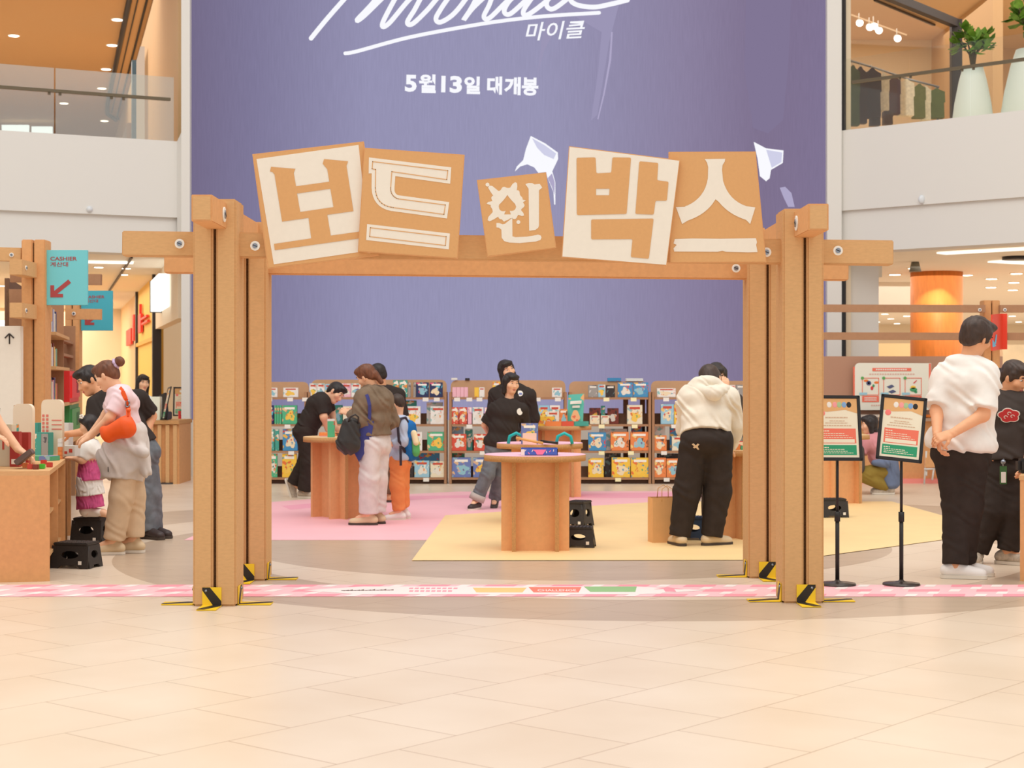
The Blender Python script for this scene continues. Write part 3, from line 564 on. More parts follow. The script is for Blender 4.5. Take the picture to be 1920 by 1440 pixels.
zL, zR = P(0, 373, YL).z, P(0, 391, YR).z
post(XL(361.5), XL(443), XL(402), YL, zL); post(XR(1468), XR(1545), XR(1510), YR, zR)
YLb, YRb = YL+DB, YR+DB
post(P(424, 0, YLb).x, P(498.5, 0, YLb).x, P(463, 0, YLb).x, YLb, P(0, 416, YLb).z); post(P(1403, 0, YRb).x, P(1474, 0, YRb).x, P(1440, 0, YRb).x, YRb, P(0, 427, YRb).z)
def beam(name, a, b_, wd, ht, m=card): k = MB(); k.bar(a, b_, wd, ht, bev=.006, up=(0, 0, 1) if abs((V(b_)-V(a)).normalized().z) < .9 else (1, 0, 0)); return k.build(name, m, gate)
# depth rails on top of the posts
for xc, yp, ytop, ybot, sg in ((405.5, YL, 381, 429, 1), (1508, YR, 397, 445, -1)):
    ra, rb = P(0, ybot, yp).z, P(0, ytop, yp).z; X = P(xc, 0, yp).x; zc_ = (ra+rb)/2
    k = MB(); k.box((X-.06, yp-.47, ra), (X+.06, yp+DB+.45, rb), 0, .004); k.box((X-.05, yp-.473, ra+.01), (X+.05, yp-.469, rb-.01), 1); k.build('depth_rail', [cardo, card], gate)
    bolt((X+sg*.06, yp-.09, zc_), (sg, 0, 0), gate, .045)
# upper crossbeam (front) and lower crossbeam (rear)
def crossbeam(xa, xb, ya, yb, ta, ba, tb, bb, m):
    p, q = P(xa, (ta+ba)/2, ya), P(xb, (tb+bb)/2, yb); return beam('crossbeam', p+V((0, .06, 0)), q+V((0, .06, 0)), .12, px(((ba-ta)+(bb-tb))/2, ya), m)
crossbeam(228, 1675, YL+.1, YR+.1, 432, 480, 451, 496, card)
crossbeam(307, 1591, YLb+.1, YRb+.1, 469, 512, 484, 525, cardo)
for x, y, Y in ((337, 457, YL+.1), (478.5, 461, YL+.1), (1437, 473, YR+.1), (1571, 470, YR+.1), (1380, 503, YRb+.1)):
    bolt(P(x, y, Y-.014-(.04 if x > 960 else 0)), (0, -1, 0), gate, .029)
for (x0, x1, yp, f) in ((361.5, 443, YL, 1), (1468, 1545, YR, -1)):
    a, b_ = P(x0, 0, yp).x, P(x1, 0, yp).x; m_ = (a+b_)/2
    bracket((m_-.015*f, yp, 0), (0, -1, 0), gate, flip=-f); bracket((b_, yp+.1, 0), (1, 0, 0), gate); bracket((a, yp+.1, 0), (-1, 0, 0), gate)
for (x0, x1, yp, f) in ((424, 498.5, YLb, 1), (1403, 1474, YRb, -1)):
    a, b_ = P(x0, 0, yp).x, P(x1, 0, yp).x
    bracket(((a+b_)/2, yp, 0), (0, -1, 0), gate, flip=-f)
    bracket((b_ if f > 0 else a, yp+.1, 0), (f, 0, 0), gate)

# --- the five letter boards
def board(name, corners, Y, label, face=None, face_m=None):
    q = [P(x, y, Y) for x, y in corners]; c0 = sum(q, V())/4
    o = thing(name, label, 'sign board', V((c0.x, Y, min(v.z for v in q)))); k = MB()
    k.quad(q[3], q[2], q[1], q[0], th=.028); k.build('board', cardo, o)
    if face: flat('printed_face', [face], Y-.001, .002, face_m, o)
    return o
YB = YL+.065; YF = YL+.03
signm = mat('board_kraft', (218, 166, 112), .75, mottle=.02, scale=60, spec=.15)
b1 = board('letter_board', [(473, 289), (682, 265), (710, 479), (502, 504)], YB, 'tilted letter board with a brown block letter on white, leftmost on the gate beam', [(475, 291), (680.5, 267.5), (708, 477), (503.5, 502)], signm)
flat('white_panel', [zA([(80, 262), (815, 160), (900, 940), (830, 930), (205, 1020)])], YB-.003, .002, print_w, b1)
flat('letter', [zA([(178, 350), (185, 318), (360, 332), (348, 362), (365, 458), (605, 425), (590, 335), (557, 295), (567, 262), (740, 278), (728, 310), (778, 637), (590, 663), (615, 813), (840, 782), (840, 830), (212, 918), (206, 873), (475, 833), (455, 685), (265, 712), (210, 372), (195, 355)]), zA([(372, 510), (612, 475), (635, 608), (395, 643)])], YB-.006, .0012, signm, b1)
b2 = board('letter_board', [(683, 277), (871, 290), (858, 485), (671, 472)], YF, 'brown letter board with a double-lined white letter, second from the left on the gate beam', [(684, 279), (869.5, 291.5), (857, 483.5), (672.5, 470.5)], signm)
bez = lambda a, b_, c, n_=8: [((1-t)**2*a[0]+2*t*(1-t)*b_[0]+t*t*c[0], (1-t)**2*a[1]+2*t*(1-t)*b_[1]+t*t*c[1]) for t in [i/n_ for i in range(n_+1)]]
outer = [(890, 250), (1483, 322), (1475, 440), (1080, 385)]+bez((1074, 470), (1070, 520), (1112, 524))+[(1468, 572), (1452, 690), (1060, 637)]+bez((1050, 636), (915, 610), (909, 470))+[(910, 365), (888, 366)]
flat('letter', [zA(outer)], YF-.003, .0012, print_w, b2)
def outline(name, pts, wd, Y, m, parent):
    mb = MB(); q = [P(x, y, Y) for x, y in pts]; q.append(q[0])
    for i in range(len(q)-1):
        d = (q[i+1]-q[i]).normalized()*wd*.5; mb.bar(q[i]-d, q[i+1]+d, wd, .002, up=(0, 1, 0)) if False else mb.bar(q[i]-d, q[i+1]+d, .002, wd, up=V((0, 1, 0)).cross(q[i+1]-q[i]))
    return mb.build(name, m, parent)
inl = [(917, 280), (1458, 345), (1450, 410), (1055, 352)]+bez((1046, 470), (1046, 530), (1100, 548))+[(1440, 592), (1430, 660), (1065, 611)]+bez((1050, 608), (940, 590), (936, 470))+[(938, 337), (913, 332)]
outline('letter_inline', zA(inl), .0045, YF-.0046, signm, b2)
flat('letter', [zA([(877, 730), (1473, 798), (1465, 912), (870, 845)])], YF-.003, .0012, print_w, b2); outline('letter_inline', zA([(900, 756), (1446, 820), (1440, 884), (895, 820)]), .0045, YF-.0046, signm, b2)
b3 = board('letter_board', [(894, 337.5), (1024, 323), (1043, 465), (914, 482)], YF, 'small brown letter board with a paint splat around a spade on the gate beam', [(895, 339), (1022.5, 324.5), (1041.5, 464), (915, 480)], signm)
z3 = lambda pts: [(880+x/7.2, 300+y/7.2) for x, y in pts]
rnd = random.Random(4); sp_ = []
for i in range(72):
    a = 2*math.pi*i/72; r_ = 218+10*math.sin(a*13)+8*math.sin(a*7+1)
    for ac, wd, ln in ((-2.38, .17, 130), (-1.18, .17, 95), (3.16, .1, 62), (2.42, .17, 130), (.62, .12, 60), (-.18, .08, 38), (1.75, .1, 30)):
        dl = (a-ac+math.pi) % (2*math.pi)-math.pi
        if abs(dl) < wd: r_ = max(r_, 218+ln*math.cos(dl/wd*math.pi/2)**.5)
    sp_.append((512+r_*math.cos(a), 590+r_*math.sin(a)))
spade = bez((513, 472), (560, 540), (615, 590), 5)+bez((632, 630), (620, 700), (545, 686), 5)+[(560, 735), (470, 735), (490, 686)]+bez((480, 690), (400, 705), (398, 625), 5)+bez((405, 600), (460, 550), (505, 485), 5)
flat('splat', [z3(sp_), z3(spade)], YF-.003, .0012, print_w, b3)
flat('splat_drop', [z3(circle(245, 332, 26))], YF-.003, .0012, print_w, b3); flat('splat_drop', [z3(circle(662, 838, 26))], YF-.003, .0012, print_w, b3)
flat('letter', [z3([(757, 325), (800, 310), (850, 312), (880, 330), (950, 322), (985, 372), (940, 410), (940, 885), (930, 915), (890, 945), (808, 955), (800, 390)])], YF-.003, .0012, print_w, b3)
flat('letter', [z3([(365, 850), (400, 850), (450, 868), (480, 862), (580, 780), (582, 1030), (620, 1042), (780, 1035), (930, 1008), (965, 1020), (975, 1050), (960, 1080), (900, 1100), (680, 1122), (540, 1115), (470, 1095), (437, 1050), (432, 940), (400, 915), (365, 910)])], YF-.003, .0012, print_w, b3)
b4 = board('letter_board', [(1067, 274), (1275, 300), (1250, 498), (1053, 482.5)], YF, 'white letter board with a rounded brown letter, second from the right on the gate beam', [(1068, 275.5), (1273.5, 301.5), (1249, 496.5), (1054.5, 481)], print_w)
def rnd_poly(pts, r_=12):
    out = []; n_ = len(pts)
    for i in range(n_):
        p, q, s = V(pts[i-1]).to_2d(), V(pts[i]).to_2d(), V(pts[(i+1) % n_]).to_2d()
        u, v = (p-q), (s-q); a = min(r_, u.length*.45); b_ = min(r_, v.length*.45)
        out += bez(tuple(q+u.normalized()*a), tuple(q), tuple(q+v.normalized()*b_), 4)
    return out
V2 = V
flat('letter', [zB(rnd_poly([(465, 253, 0), (602, 250, 0), (607, 365, 0), (715, 360, 0), (723, 250, 0), (857, 252, 0), (825, 657, 0), (467, 665, 0)])), zB([(605, 475), (703, 475), (700, 523), (605, 523)])], YF-.004, .0012, signm, b4)
flat('letter', [zB(rnd_poly([(917, 278, 0), (1053, 290, 0), (1045, 415, 0), (1127, 425, 0), (1115, 562, 0), (1033, 562, 0), (1020, 662, 0), (888, 657, 0)]))], YF-.004, .0012, signm, b4)
flat('letter', [zB(rnd_poly([(570, 697, 0), (1020, 690, 0), (985, 980, 0), (855, 968, 0), (868, 838, 0), (570, 840, 0)]))], YF-.004, .0012, signm, b4)
b5 = board('letter_board', [(1254, 284.7), (1417, 284), (1437, 492), (1256, 493)], YB, 'brown letter board with a ragged white tent-shaped letter, rightmost on the gate beam', [(1255, 286), (1416, 285.5), (1435.5, 490.5), (1257, 491.5)], signm)
flat('letter', [zB([(1388, 262), (1535, 260), (1532, 280), (1516, 306), (1512, 340), (1518, 400)]+bez((1520, 420), (1560, 560), (1690, 602))+[(1752, 610), (1715, 730), (1690, 705)]+bez((1685, 700), (1560, 660), (1490, 572))+[(1466, 552)]+bez((1460, 560), (1400, 660), (1265, 705))+[(1225, 730), (1180, 608), (1245, 606), (1252, 598)]+bez((1260, 598), (1390, 540), (1410, 400))+[(1412, 320), (1405, 290)])], YB-.004, .0012, print_w, b5)
flat('letter', [zB([(1172, 838), (1300, 834), (1500, 836), (1756, 832), (1764, 860), (1758, 880), (1768, 932), (1700, 934), (1540, 930), (1515, 922), (1480, 930), (1168, 928), (1163, 905), (1185, 880), (1163, 870)])], YB-.004, .0012, print_w, b5)
# ------------------------------------------------------------------ round cardboard tables
tleg = mat('table_kraft', (232, 177, 126), .75, mottle=.04, scale=30, spec=.15); pinkt = mat('pink_laminate', (246, 190, 206), .5); kraftt = mat('kraft_top', (228, 188, 136), .7, mottle=.04)
def table(px_, Y, rot, zt, label, top_m, r=.41, leg=.27, off=.17):
    X = P(px_, 0, Y).x; t = local('round_table', label, 'table', (X, Y, 0), rot, 'round cardboard tables')
    k = MB(); k.cyl((0, 0, zt-.05), (0, 0, zt-.003), r, n=56, mi=0); k.cyl((0, 0, zt-.003), (0, 0, zt), r*.995, n=56, mi=1); k.build('tabletop', [carde, top_m], t)
    for s in (-1, 1):
        k = MB(); k.box((-leg, s*off-.016, 0), (leg, s*off+.016, zt-.05), 0); k.build('leg_panel', tleg, t)
        k = MB(); k.box((s*off-.016, -leg, 0), (s*off+.016, leg, zt-.0505), 0); k.box((s*off-.0165, -leg-.001, 0), (s*off+.0165, -leg+.006, zt-.051), 1); k.box((s*off-.0165, leg-.006, 0), (s*off+.0165, leg+.001, zt-.051), 1); k.build('leg_panel', [tleg, carde], t)
    return t
TZ = .765
table(1003, 13.45, 0, TZ, 'round cardboard table with a pink top nearest the gate, a blue box on it', pinkt)
table(1012, 15.9, 0, TZ, 'round pink-topped cardboard table just behind the nearest one, toy cups and sticks on it', pinkt)
table(1045, 19.6, 0, .83, 'farthest round table in the middle, stacked games and a tall teal poster on it', kraftt, r=.40)
table(648, 16.62, R(38), .80, 'round cardboard table the person with the black tote leans at', kraftt, r=.42, leg=.29)
table(1402, 14.55, R(14), .765, 'round cardboard table half hidden by the right gate post', kraftt, r=.45, leg=.33)
table(1560, 18.5, R(30), .76, 'round cardboard table behind the right sign stand', kraftt)

# ------------------------------------------------------------------ folding step stools
def stool(px_, py, rot, label, w_=.27, d_=.19, h=.19, m=bplast, dot=True):
    g = G(px_, py); t = local('step_stool', label, 'stool', (g.x, g.y, 0), rot, 'black folding step stools')
    k = MB(); k.box((-w_/2, -d_/2, h-.022), (w_/2, d_/2, h), 0, .006)
    for i in range(7):
        for j in range(5): c = V((-w_*.4+i*w_*.133, -d_*.36+j*d_*.18, h)); k.cyl(c-V((0, 0, .001)), c+V((0, 0, .002)), .007, n=8, smooth=False)
    k.build('seat', m, t)
    def panel(f0, f1, name):                                     # a side with an oval hand hole and splayed feet
        lp = [(-.5, 0), (-.5+.02, 1), (.5-.02, 1), (.5, 0), (.3, 0), (.2, .14), (-.2, .14), (-.3, 0)]; hole = [(.24*math.cos(a), .6+.17*math.sin(a)) for a in [2*math.pi*i/16 for i in range(16)]]
        a, b_ = V(f0), V(f1); L_ = (b_-a).length; hh = h-.02
        u = (b_-a).normalized(); nr = V((u.y, -u.x, 0)); up = (V((0, 0, 1))-nr*.16).normalized()
        M = frame((a+b_)/2, u, up); shape(name, [[(x*L_, y*hh) for x, y in lp], [(x*L_, y*hh) for x, y in hole]], .014, M, m, t)
    e = .016
    panel((-w_/2-e, -d_/2-e, 0), (w_/2+e, -d_/2-e, 0), 'side_panel'); panel((w_/2+e, -d_/2, 0), (w_/2+e, d_/2, 0), 'side_panel'); panel((w_/2, d_/2+e, 0), (-w_/2, d_/2+e, 0), 'side_panel'); panel((-w_/2-e, d_/2, 0), (-w_/2-e, -d_/2, 0), 'side_panel')
    if dot: k = MB(); q = V((w_*.36, -d_/2-.036, .045)); k.box(q-V((.013, .001, .013)), q+V((.013, .001, .013))); k.build('sticker', paper, t)
    return t
stool(1086, 1026, R(-8), 'black folding step stool nearest the gate, beside the pink-topped table', .22, .17, .17)
stool(1086, 987, R(-25), 'taller black folding step stool behind the low one beside the pink-topped tables', .17, .22, .24)
stool(144, 1063, R(-14), 'low black folding step stool in front of the cardboard counter at left', .27, .2, .185)
stool(172, 1018, R(-10), 'black folding step stool the little girl kneels on', .24, .22, .218)
stool(1560, 970, R(5), 'black folding step stool under the table behind the right sign stand', .25, .18, .19)
stool(1302, 1012, R(-12), 'dark blue folding step stool between the legs of the person in the cream hoodie', .2, .18, .2, mat('blue_plastic', (48, 66, 92), .5), False)

# ------------------------------------------------------------------ game boxes
PAL = {'teal': (70, 165, 150), 'green': (92, 186, 140), 'red': (216, 78, 62), 'blue': (78, 140, 200), 'navy': (40, 52, 92), 'yellow': (250, 206, 82), 'cream': (238, 226, 198), 'white': (240, 238, 232), 'pink': (240, 178, 192), 'orange': (240, 146, 82), 'brown': (140, 66, 50), 'black': (44, 40, 42), 'grey': (150, 148, 148), 'violet': (122, 128, 178), 'sky': (150, 204, 222)}
MIX = {'teal': ((70, 165, 150), (240, 232, 214), (238, 146, 60)), 'green': ((86, 186, 140), (240, 200, 150), (216, 80, 60)), 'red': ((222, 90, 68), (246, 220, 190), (240, 160, 70)), 'blue': ((70, 150, 200), (240, 190, 80), (220, 70, 60)), 'navy': ((42, 54, 96), (230, 90, 130), (90, 200, 220)), 'yellow': ((250, 204, 74), (236, 120, 60), (90, 160, 180)), 'cream': ((240, 230, 202), (160, 190, 190), (230, 180, 110)), 'white': ((242, 240, 234), (150, 200, 196), (236, 200, 190)), 'pink': ((244, 190, 204), (246, 236, 230), (210, 150, 180)), 'orange': ((240, 140, 78), (250, 210, 130), (120, 80, 60)), 'brown': ((132, 58, 46), (90, 50, 44), (60, 40, 40)), 'black': ((50, 46, 48), (90, 120, 120), (140, 130, 120)), 'grey': ((160, 156, 152), (216, 210, 206), (90, 86, 90)), 'violet': ((112, 130, 190), (230, 190, 150), (150, 190, 200)), 'sky': ((160, 206, 226), (240, 200, 120), (240, 240, 230))}
def cover(c): return art('cover_'+c, *MIX[c], scale=17)
def side(c): return mat('side_'+c, tuple(int(v*.94) for v in PAL[c]), .5)
tm = {c: mat('title_'+c, tuple(min(255, int(v)) for v in ((250, 246, 236) if sum(PAL[c]) < 560 else (206, 84, 66))), .5) for c in PAL}
def gamebox(x0, x1, yt, yb, Y, c, label, group=None, dep=None, title=True, lean=0, name='game_box', z=None):
    a = P(x0, yt, Y); b_ = P(x1, yb, Y); zz = b_.z if z is None else z; dep = dep or min(.09, max(.03, (b_.x-a.x)*.25))
    o = thing(name, label, 'box', V(((a.x+b_.x)/2, Y+dep/2, zz)), group); k = MB(); h = a.z-b_.z
    k.box((a.x, Y, zz), (b_.x, Y+dep, zz+h), 0, .002); k.build('carton', side(c), o)
    wd = b_.x-a.x; k = MB(); k.box((a.x+.003, Y-.0012, zz+.003), (b_.x-.003, Y, zz+h-.003)); k.build('cover', cover(c), o)
    if wd > .08 and h > .08 and c not in ('black', 'grey'):
        rr = random.Random(int(x0*7+yt*3)); cx, cy = (a.x+b_.x)/2+wd*rr.uniform(-.06, .06), zz+h*rr.uniform(.36, .44); ph = rr.random()*6; N_ = 18; vs = []
        for t in range(N_): q_ = 2*math.pi*t/N_; r_ = 1+.22*math.sin(3*q_+ph)+.14*math.sin(5*q_+2*ph); vs.append((cx+wd*.30*r_*math.cos(q_), Y-.002, cy+h*.24*r_*math.sin(q_)))
        k = MB(); k.add(vs, [list(range(N_))]); pi = rr.randint(0, 3); pc_ = (((244, 226, 190), (216, 84, 62), (84, 150, 190)), ((250, 206, 90), (226, 110, 60), (110, 170, 110)), ((150, 200, 214), (244, 180, 150), (120, 96, 150)), ((238, 232, 220), (70, 150, 140), (236, 150, 70)))[pi]; k.build('cover_picture', art('picture_%d' % pi, *pc_, scale=24), o)
    if title and wd > .07 and h > .08: k = MB(); k.box((a.x+wd*.16, Y-.0024, zz+h*.78), (b_.x-wd*.16, Y-.0012, zz+h*.9)); k.build('title_band', tm[c], o)
    return o
# ------------------------------------------------------------------ shelf units along the back
SY = 21.9; BD = (745, 795.5, 845.5, 895.5)                       # front edge heights of the four boards
tagm = mat('price_yellow', (250, 240, 190), .6)
UN = {0: (440, 575.5, 'leftmost shelf unit, beside the left gate post', 716), 1: (577, 837.5, 'wide shelf unit behind the person with the tote', 712), 2: (842, 1063, 'shelf unit behind the walking person in black', 713), 3: (1067, 1221, 'shelf unit right of the teal poster', 715), 4: (1222.5, 1445, 'rightmost shelf unit, behind the cream hoodie', 714)}
TG = {0: [(1, 505), (1, 544), (1, 572), (2, 539), (3, 546), (4, 542)], 1: [(1, 798), (1, 819), (2, 771), (4, 799), (4, 752)], 2: [(1, 857), (1, 880), (1, 899), (1, 1008), (1, 1046), (2, 880), (3, 905)], 3: [(1, 1137), (1, 1188), (2, 1128), (2, 1190), (3, 1128), (3, 1183), (4, 1159)], 4: [(1, 1249), (1, 1384), (2, 1264), (2, 1386), (3, 1245), (4, 1250)]}
for u, (x0, x1, nm, yt) in UN.items():
    X0, X1 = P(x0, 0, SY).x, P(x1, 0, SY).x; t = thing('shelf_unit', 'open brown cardboard '+nm, 'shelf', (((X0+X1)/2, SY+.17, 0)), 'shelf units along the back wall')
    zt = P(0, yt, SY+.3).z; zs = P(0, 735, SY).z
    for X in (X0, X1-.035): k = MB(); k.box((X, SY, 0), (X+.035, SY+.36, zs), 0, .004); k.build('side_panel', cardb, t)
    wd = X1-X0
    M = Matrix(((1, 0, 0, 0), (0, 0, -1, SY+.3), (0, 1, 0, 0), (0, 0, 0, 1)))
    zb_ = P(0, 747, SY).z; r_ = .09; lp = [(X0+.01, zb_)]+bez((X0+.01, zt-r_), (X0+.01, zt), (X0+.01+r_, zt), 6)+bez((X1-.01-r_, zt), (X1-.01, zt), (X1-.01, zt-r_), 6)+[(X1-.01, zb_)]
    shape('header_panel', [lp], .02, M, mat('header_kraft', (206, 164, 126), .8, mottle=.03), t)
    for i, y in enumerate(BD):
        z = P(0, y, SY).z; k = MB(); k.box((X0+.03, SY+.004, z-.028), (X1-.03, SY+.34, z), 0); k.build('shelf_board', cardb, t)
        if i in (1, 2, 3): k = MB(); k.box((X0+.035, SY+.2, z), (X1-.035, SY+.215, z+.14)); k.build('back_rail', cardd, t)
    z = P(0, BD[3], SY).z; k = MB(); k.box((X0+.03, SY+.05, 0), (X1-.03, SY+.07, z-.028)); k.build('kick_board', mat('kick_brown', (86, 62, 50), .9), t)  # kick board in a deeper brown than the shelf boards
    if wd > 1.2:
        for f_ in ((.5,) if u != 3 else (.69, .9)): k = MB(); X = X0+wd*f_; k.box((X-.018, SY+.22, 0), (X+.018, SY+.36, zs)); k.build('upright', cardd, t)
    if u == 3:
        for x in (1176, 1208): X = P(x, 0, SY).x; k = MB(); k.box((X-.03, SY+.23, 0), (X+.03, SY+.36, P(0, 748, SY).z)); k.build('upright', cardd, t)
    for i, x in TG[u]:
        q = P(x, BD[i-1], SY-.003); wt = .038; k = MB(); k.quad(q+V((-wt, -.004, -.052)), q+V((wt, -.004, -.052)), q+V((wt, 0, -.004)), q+V((-wt, 0, -.004)), th=.002); k.build('price_tag', tagm if u in (3,) else paper, t)
UD = {0: 'leftmost shelf unit', 1: 'wide shelf unit', 2: 'unit behind the walking person', 3: 'unit right of teal poster', 4: 'rightmost shelf unit'}
TD = {1: 'top shelf', 2: 'second shelf', 3: 'third shelf', 4: 'bottom shelf'}
IT = {0: {1: [(500, 520, 727, 'white'), (531, 559, 727, 'white')], 2: [(497, 513, 760, 'navy'), (514.5, 518.5, 760, 'green'), (519, 523, 760, 'green'), (523.5, 528, 760, 'green'), (529, 557, 760, 'green')], 3: [(503, 514.5, 805, 'teal'), (515.5, 523, 805, 'teal'), (530, 558, 805, 'blue')], 4: [(503, 520, 851, 'green'), (529, 556, 851, 'yellow')]},
      1: {1: [(580, 594, 719, 'white'), (594.6, 609, 719, 'white'), (609.5, 623, 720, 'sky'), (641, 658, 719, 'pink'), (658.6, 676, 719, 'white'), (737, 748, 713, 'teal'), (749, 764, 713, 'teal'), (765, 770, 717, 'grey'), (775, 779.5, 717, 'grey'), (780, 804, 717, 'navy'), (805.5, 830, 717, 'navy')],
          2: [(567.5+12, 590, 763, 'grey'), (616, 624, 766, 'red'), (643, 665, 762, 'cream'), (745, 758, 765, 'cream'), (760, 788.5, 762, 'white'), (807, 835.5, 762, 'white')], 3: [(765, 791.5, 810, 'white'), (801, 835, 810, 'green')], 4: [(748, 775, 868, 'black'), (777, 805, 864, 'sky'), (807, 834.5, 865, 'cream')]},
      2: {1: [(848, 855.5, 726, 'pink'), (855.7, 863, 726, 'pink'), (863.3, 870, 726, 'pink'), (870.3, 877.5, 726, 'pink'), (889.5, 898, 726.5, 'yellow'), (898.5, 908.5, 726.5, 'white'), (923.5, 938, 716, 'yellow'), (1035, 1053.5, 727, 'white')], 2: [(846, 860, 763.5, 'red'), (861, 875.8, 763.5, 'red'), (877, 884.5, 763.5, 'pink'), (886, 906.5, 763.5, 'white'), (908.5, 930, 764, 'pink'), (1010, 1030, 760, 'sky'), (1031, 1050, 760, 'white')], 3: [(845.5, 874.5, 814, 'red'), (888.5, 915, 814, 'red'), (1020, 1050, 812, 'cream')], 4: [(847, 883, 858, 'violet'), (887, 917, 858, 'violet'), (920, 945, 862, 'sky')]},
      3: {1: [(1103, 1121, 722, 'grey'), (1121.6, 1135, 721, 'sky'), (1136, 1153, 722.5, 'black'), (1158.5, 1186.3, 717, 'blue'), (1187.3, 1215.5, 717, 'blue')], 2: [(1106, 1124.5, 779, 'cream'), (1126.5, 1142, 779, 'cream'), (1176, 1204.5, 759.5, 'cream')], 3: [(1103, 1136.5, 811, 'blue'), (1145, 1179, 810, 'orange'), (1182, 1216, 810, 'orange')], 4: [(1103, 1132, 859, 'yellow'), (1147, 1181.5, 858, 'yellow'), (1183, 1217.5, 858.5, 'yellow')]},
      4: {1: [(1232, 1267, 728, 'white'), (1340, 1358, 722, 'white'), (1366, 1379, 722, 'white'), (1380, 1399, 721.5, 'grey')], 2: [(1239, 1263.5, 758, 'sky'), (1264, 1285, 758.5, 'yellow'), (1386, 1400, 764, 'orange')], 3: [(1226, 1250, 816.5, 'orange'), (1260, 1287, 818, 'cream'), (1377, 1395, 806, 'black')], 4: [(1225, 1249, 858.5, 'orange'), (1249.8, 1273, 860, 'orange')]}}
ORDN = ['first', 'second', 'third', 'fourth', 'fifth', 'sixth', 'seventh', 'eighth', 'ninth', 'tenth', 'eleventh']
for u in IT:
    for t_, row in IT[u].items():
        for i, (x0, x1, yt, c) in enumerate(row):
            wd = 'narrow upright' if x1-x0 < 9 else 'square' if abs((x1-x0)-(BD[t_-1]-yt)) < 7 else 'game'
            gamebox(x0, x1, yt, BD[t_-1], SY+.02, c, '%s %s box, %s from left on %s, %s' % (c.replace('sky', 'pale blue'), wd, ORDN[i], TD[t_], UD[u]), 'game boxes on the back shelves', z=P(0, BD[t_-1], SY).z+.0005)
BK = [(1, 2, 757, 781, 751.5, 'teal', 'teal box standing behind the white box on the second shelf, wide unit'), (1, 2, 800, 830, 755, 'white', 'white box standing behind the rightmost box on the second shelf, wide unit'), (1, 2, 626, 642, 760, 'teal', 'teal box behind on the second shelf, left half of the wide unit'), (1, 4, 780, 824, 848, 'blue', 'blue flat box standing at the back of the bottom shelf, wide unit'),
      (2, 3, 846, 869, 801, 'sky', 'pale blue box behind the first red box on the third shelf, walking person unit'), (2, 3, 872, 886, 806, 'teal', 'teal box between the two red boxes at the back of the third shelf'), (2, 4, 846, 871, 849, 'green', 'green box behind the violet box on the bottom shelf'),
      (3, 2, 1105, 1126, 765.5, 'brown', 'dark red tray behind the cream boxes, left one, second shelf right of poster'), (3, 2, 1127, 1134.5, 761.5, 'teal', 'narrow teal box between the dark red trays, second shelf right of poster'), (3, 2, 1139, 1160, 766, 'brown', 'dark red tray right of the narrow teal box, second shelf right of poster'), (3, 3, 1184, 1204, 799, 'blue', 'small blue box behind the right orange box, third shelf right of poster'), (3, 3, 1124, 1176, 805, 'white', 'flat white box at the back of the third shelf right of poster'), (3, 4, 1134, 1164, 849, 'black', 'dark box behind the middle yellow box, bottom shelf right of poster'),
      (4, 3, 1226, 1247, 800, 'white', 'white box behind the orange one on the third shelf, rightmost unit'), (4, 3, 1256, 1285, 799.5, 'blue', 'blue box behind the cream one on the third shelf, rightmost unit'), (4, 4, 1232, 1272, 851.5, 'black', 'black box behind the orange pair on the bottom shelf, rightmost unit')]
for u, t_, x0, x1, yt, c, lb in BK: gamebox(x0, x1, yt, BD[t_-1], SY+.13, c, lb, 'game boxes at the back of the shelves', title=False, dep=.05, z=P(0, BD[t_-1], SY).z+.0005)
gamebox(1139, 1164.5, 708.5, 714.9, SY+.27, 'blue', 'blue flat box lying on top of the shelf unit right of the teal poster', title=False, dep=.06, z=P(0, 714.9, SY+.3).z)
gamebox(1173, 1206, 709.5, 714.9, SY+.27, 'white', 'white flat box lying on top of the shelf unit right of the teal poster', title=False, dep=.06, z=P(0, 714.9, SY+.3).z)
gamebox(846, 857.5, 708.5, 713, SY+.27, 'white', 'small white box on top of the shelf unit behind the walking person', title=False, dep=.06, z=P(0, 713, SY+.3).z)
gamebox(872, 880.5, 709, 713, SY+.27, 'black', 'small black and white box on top of the shelf unit behind the walking person', title=False, dep=.06, z=P(0, 713, SY+.3).z)

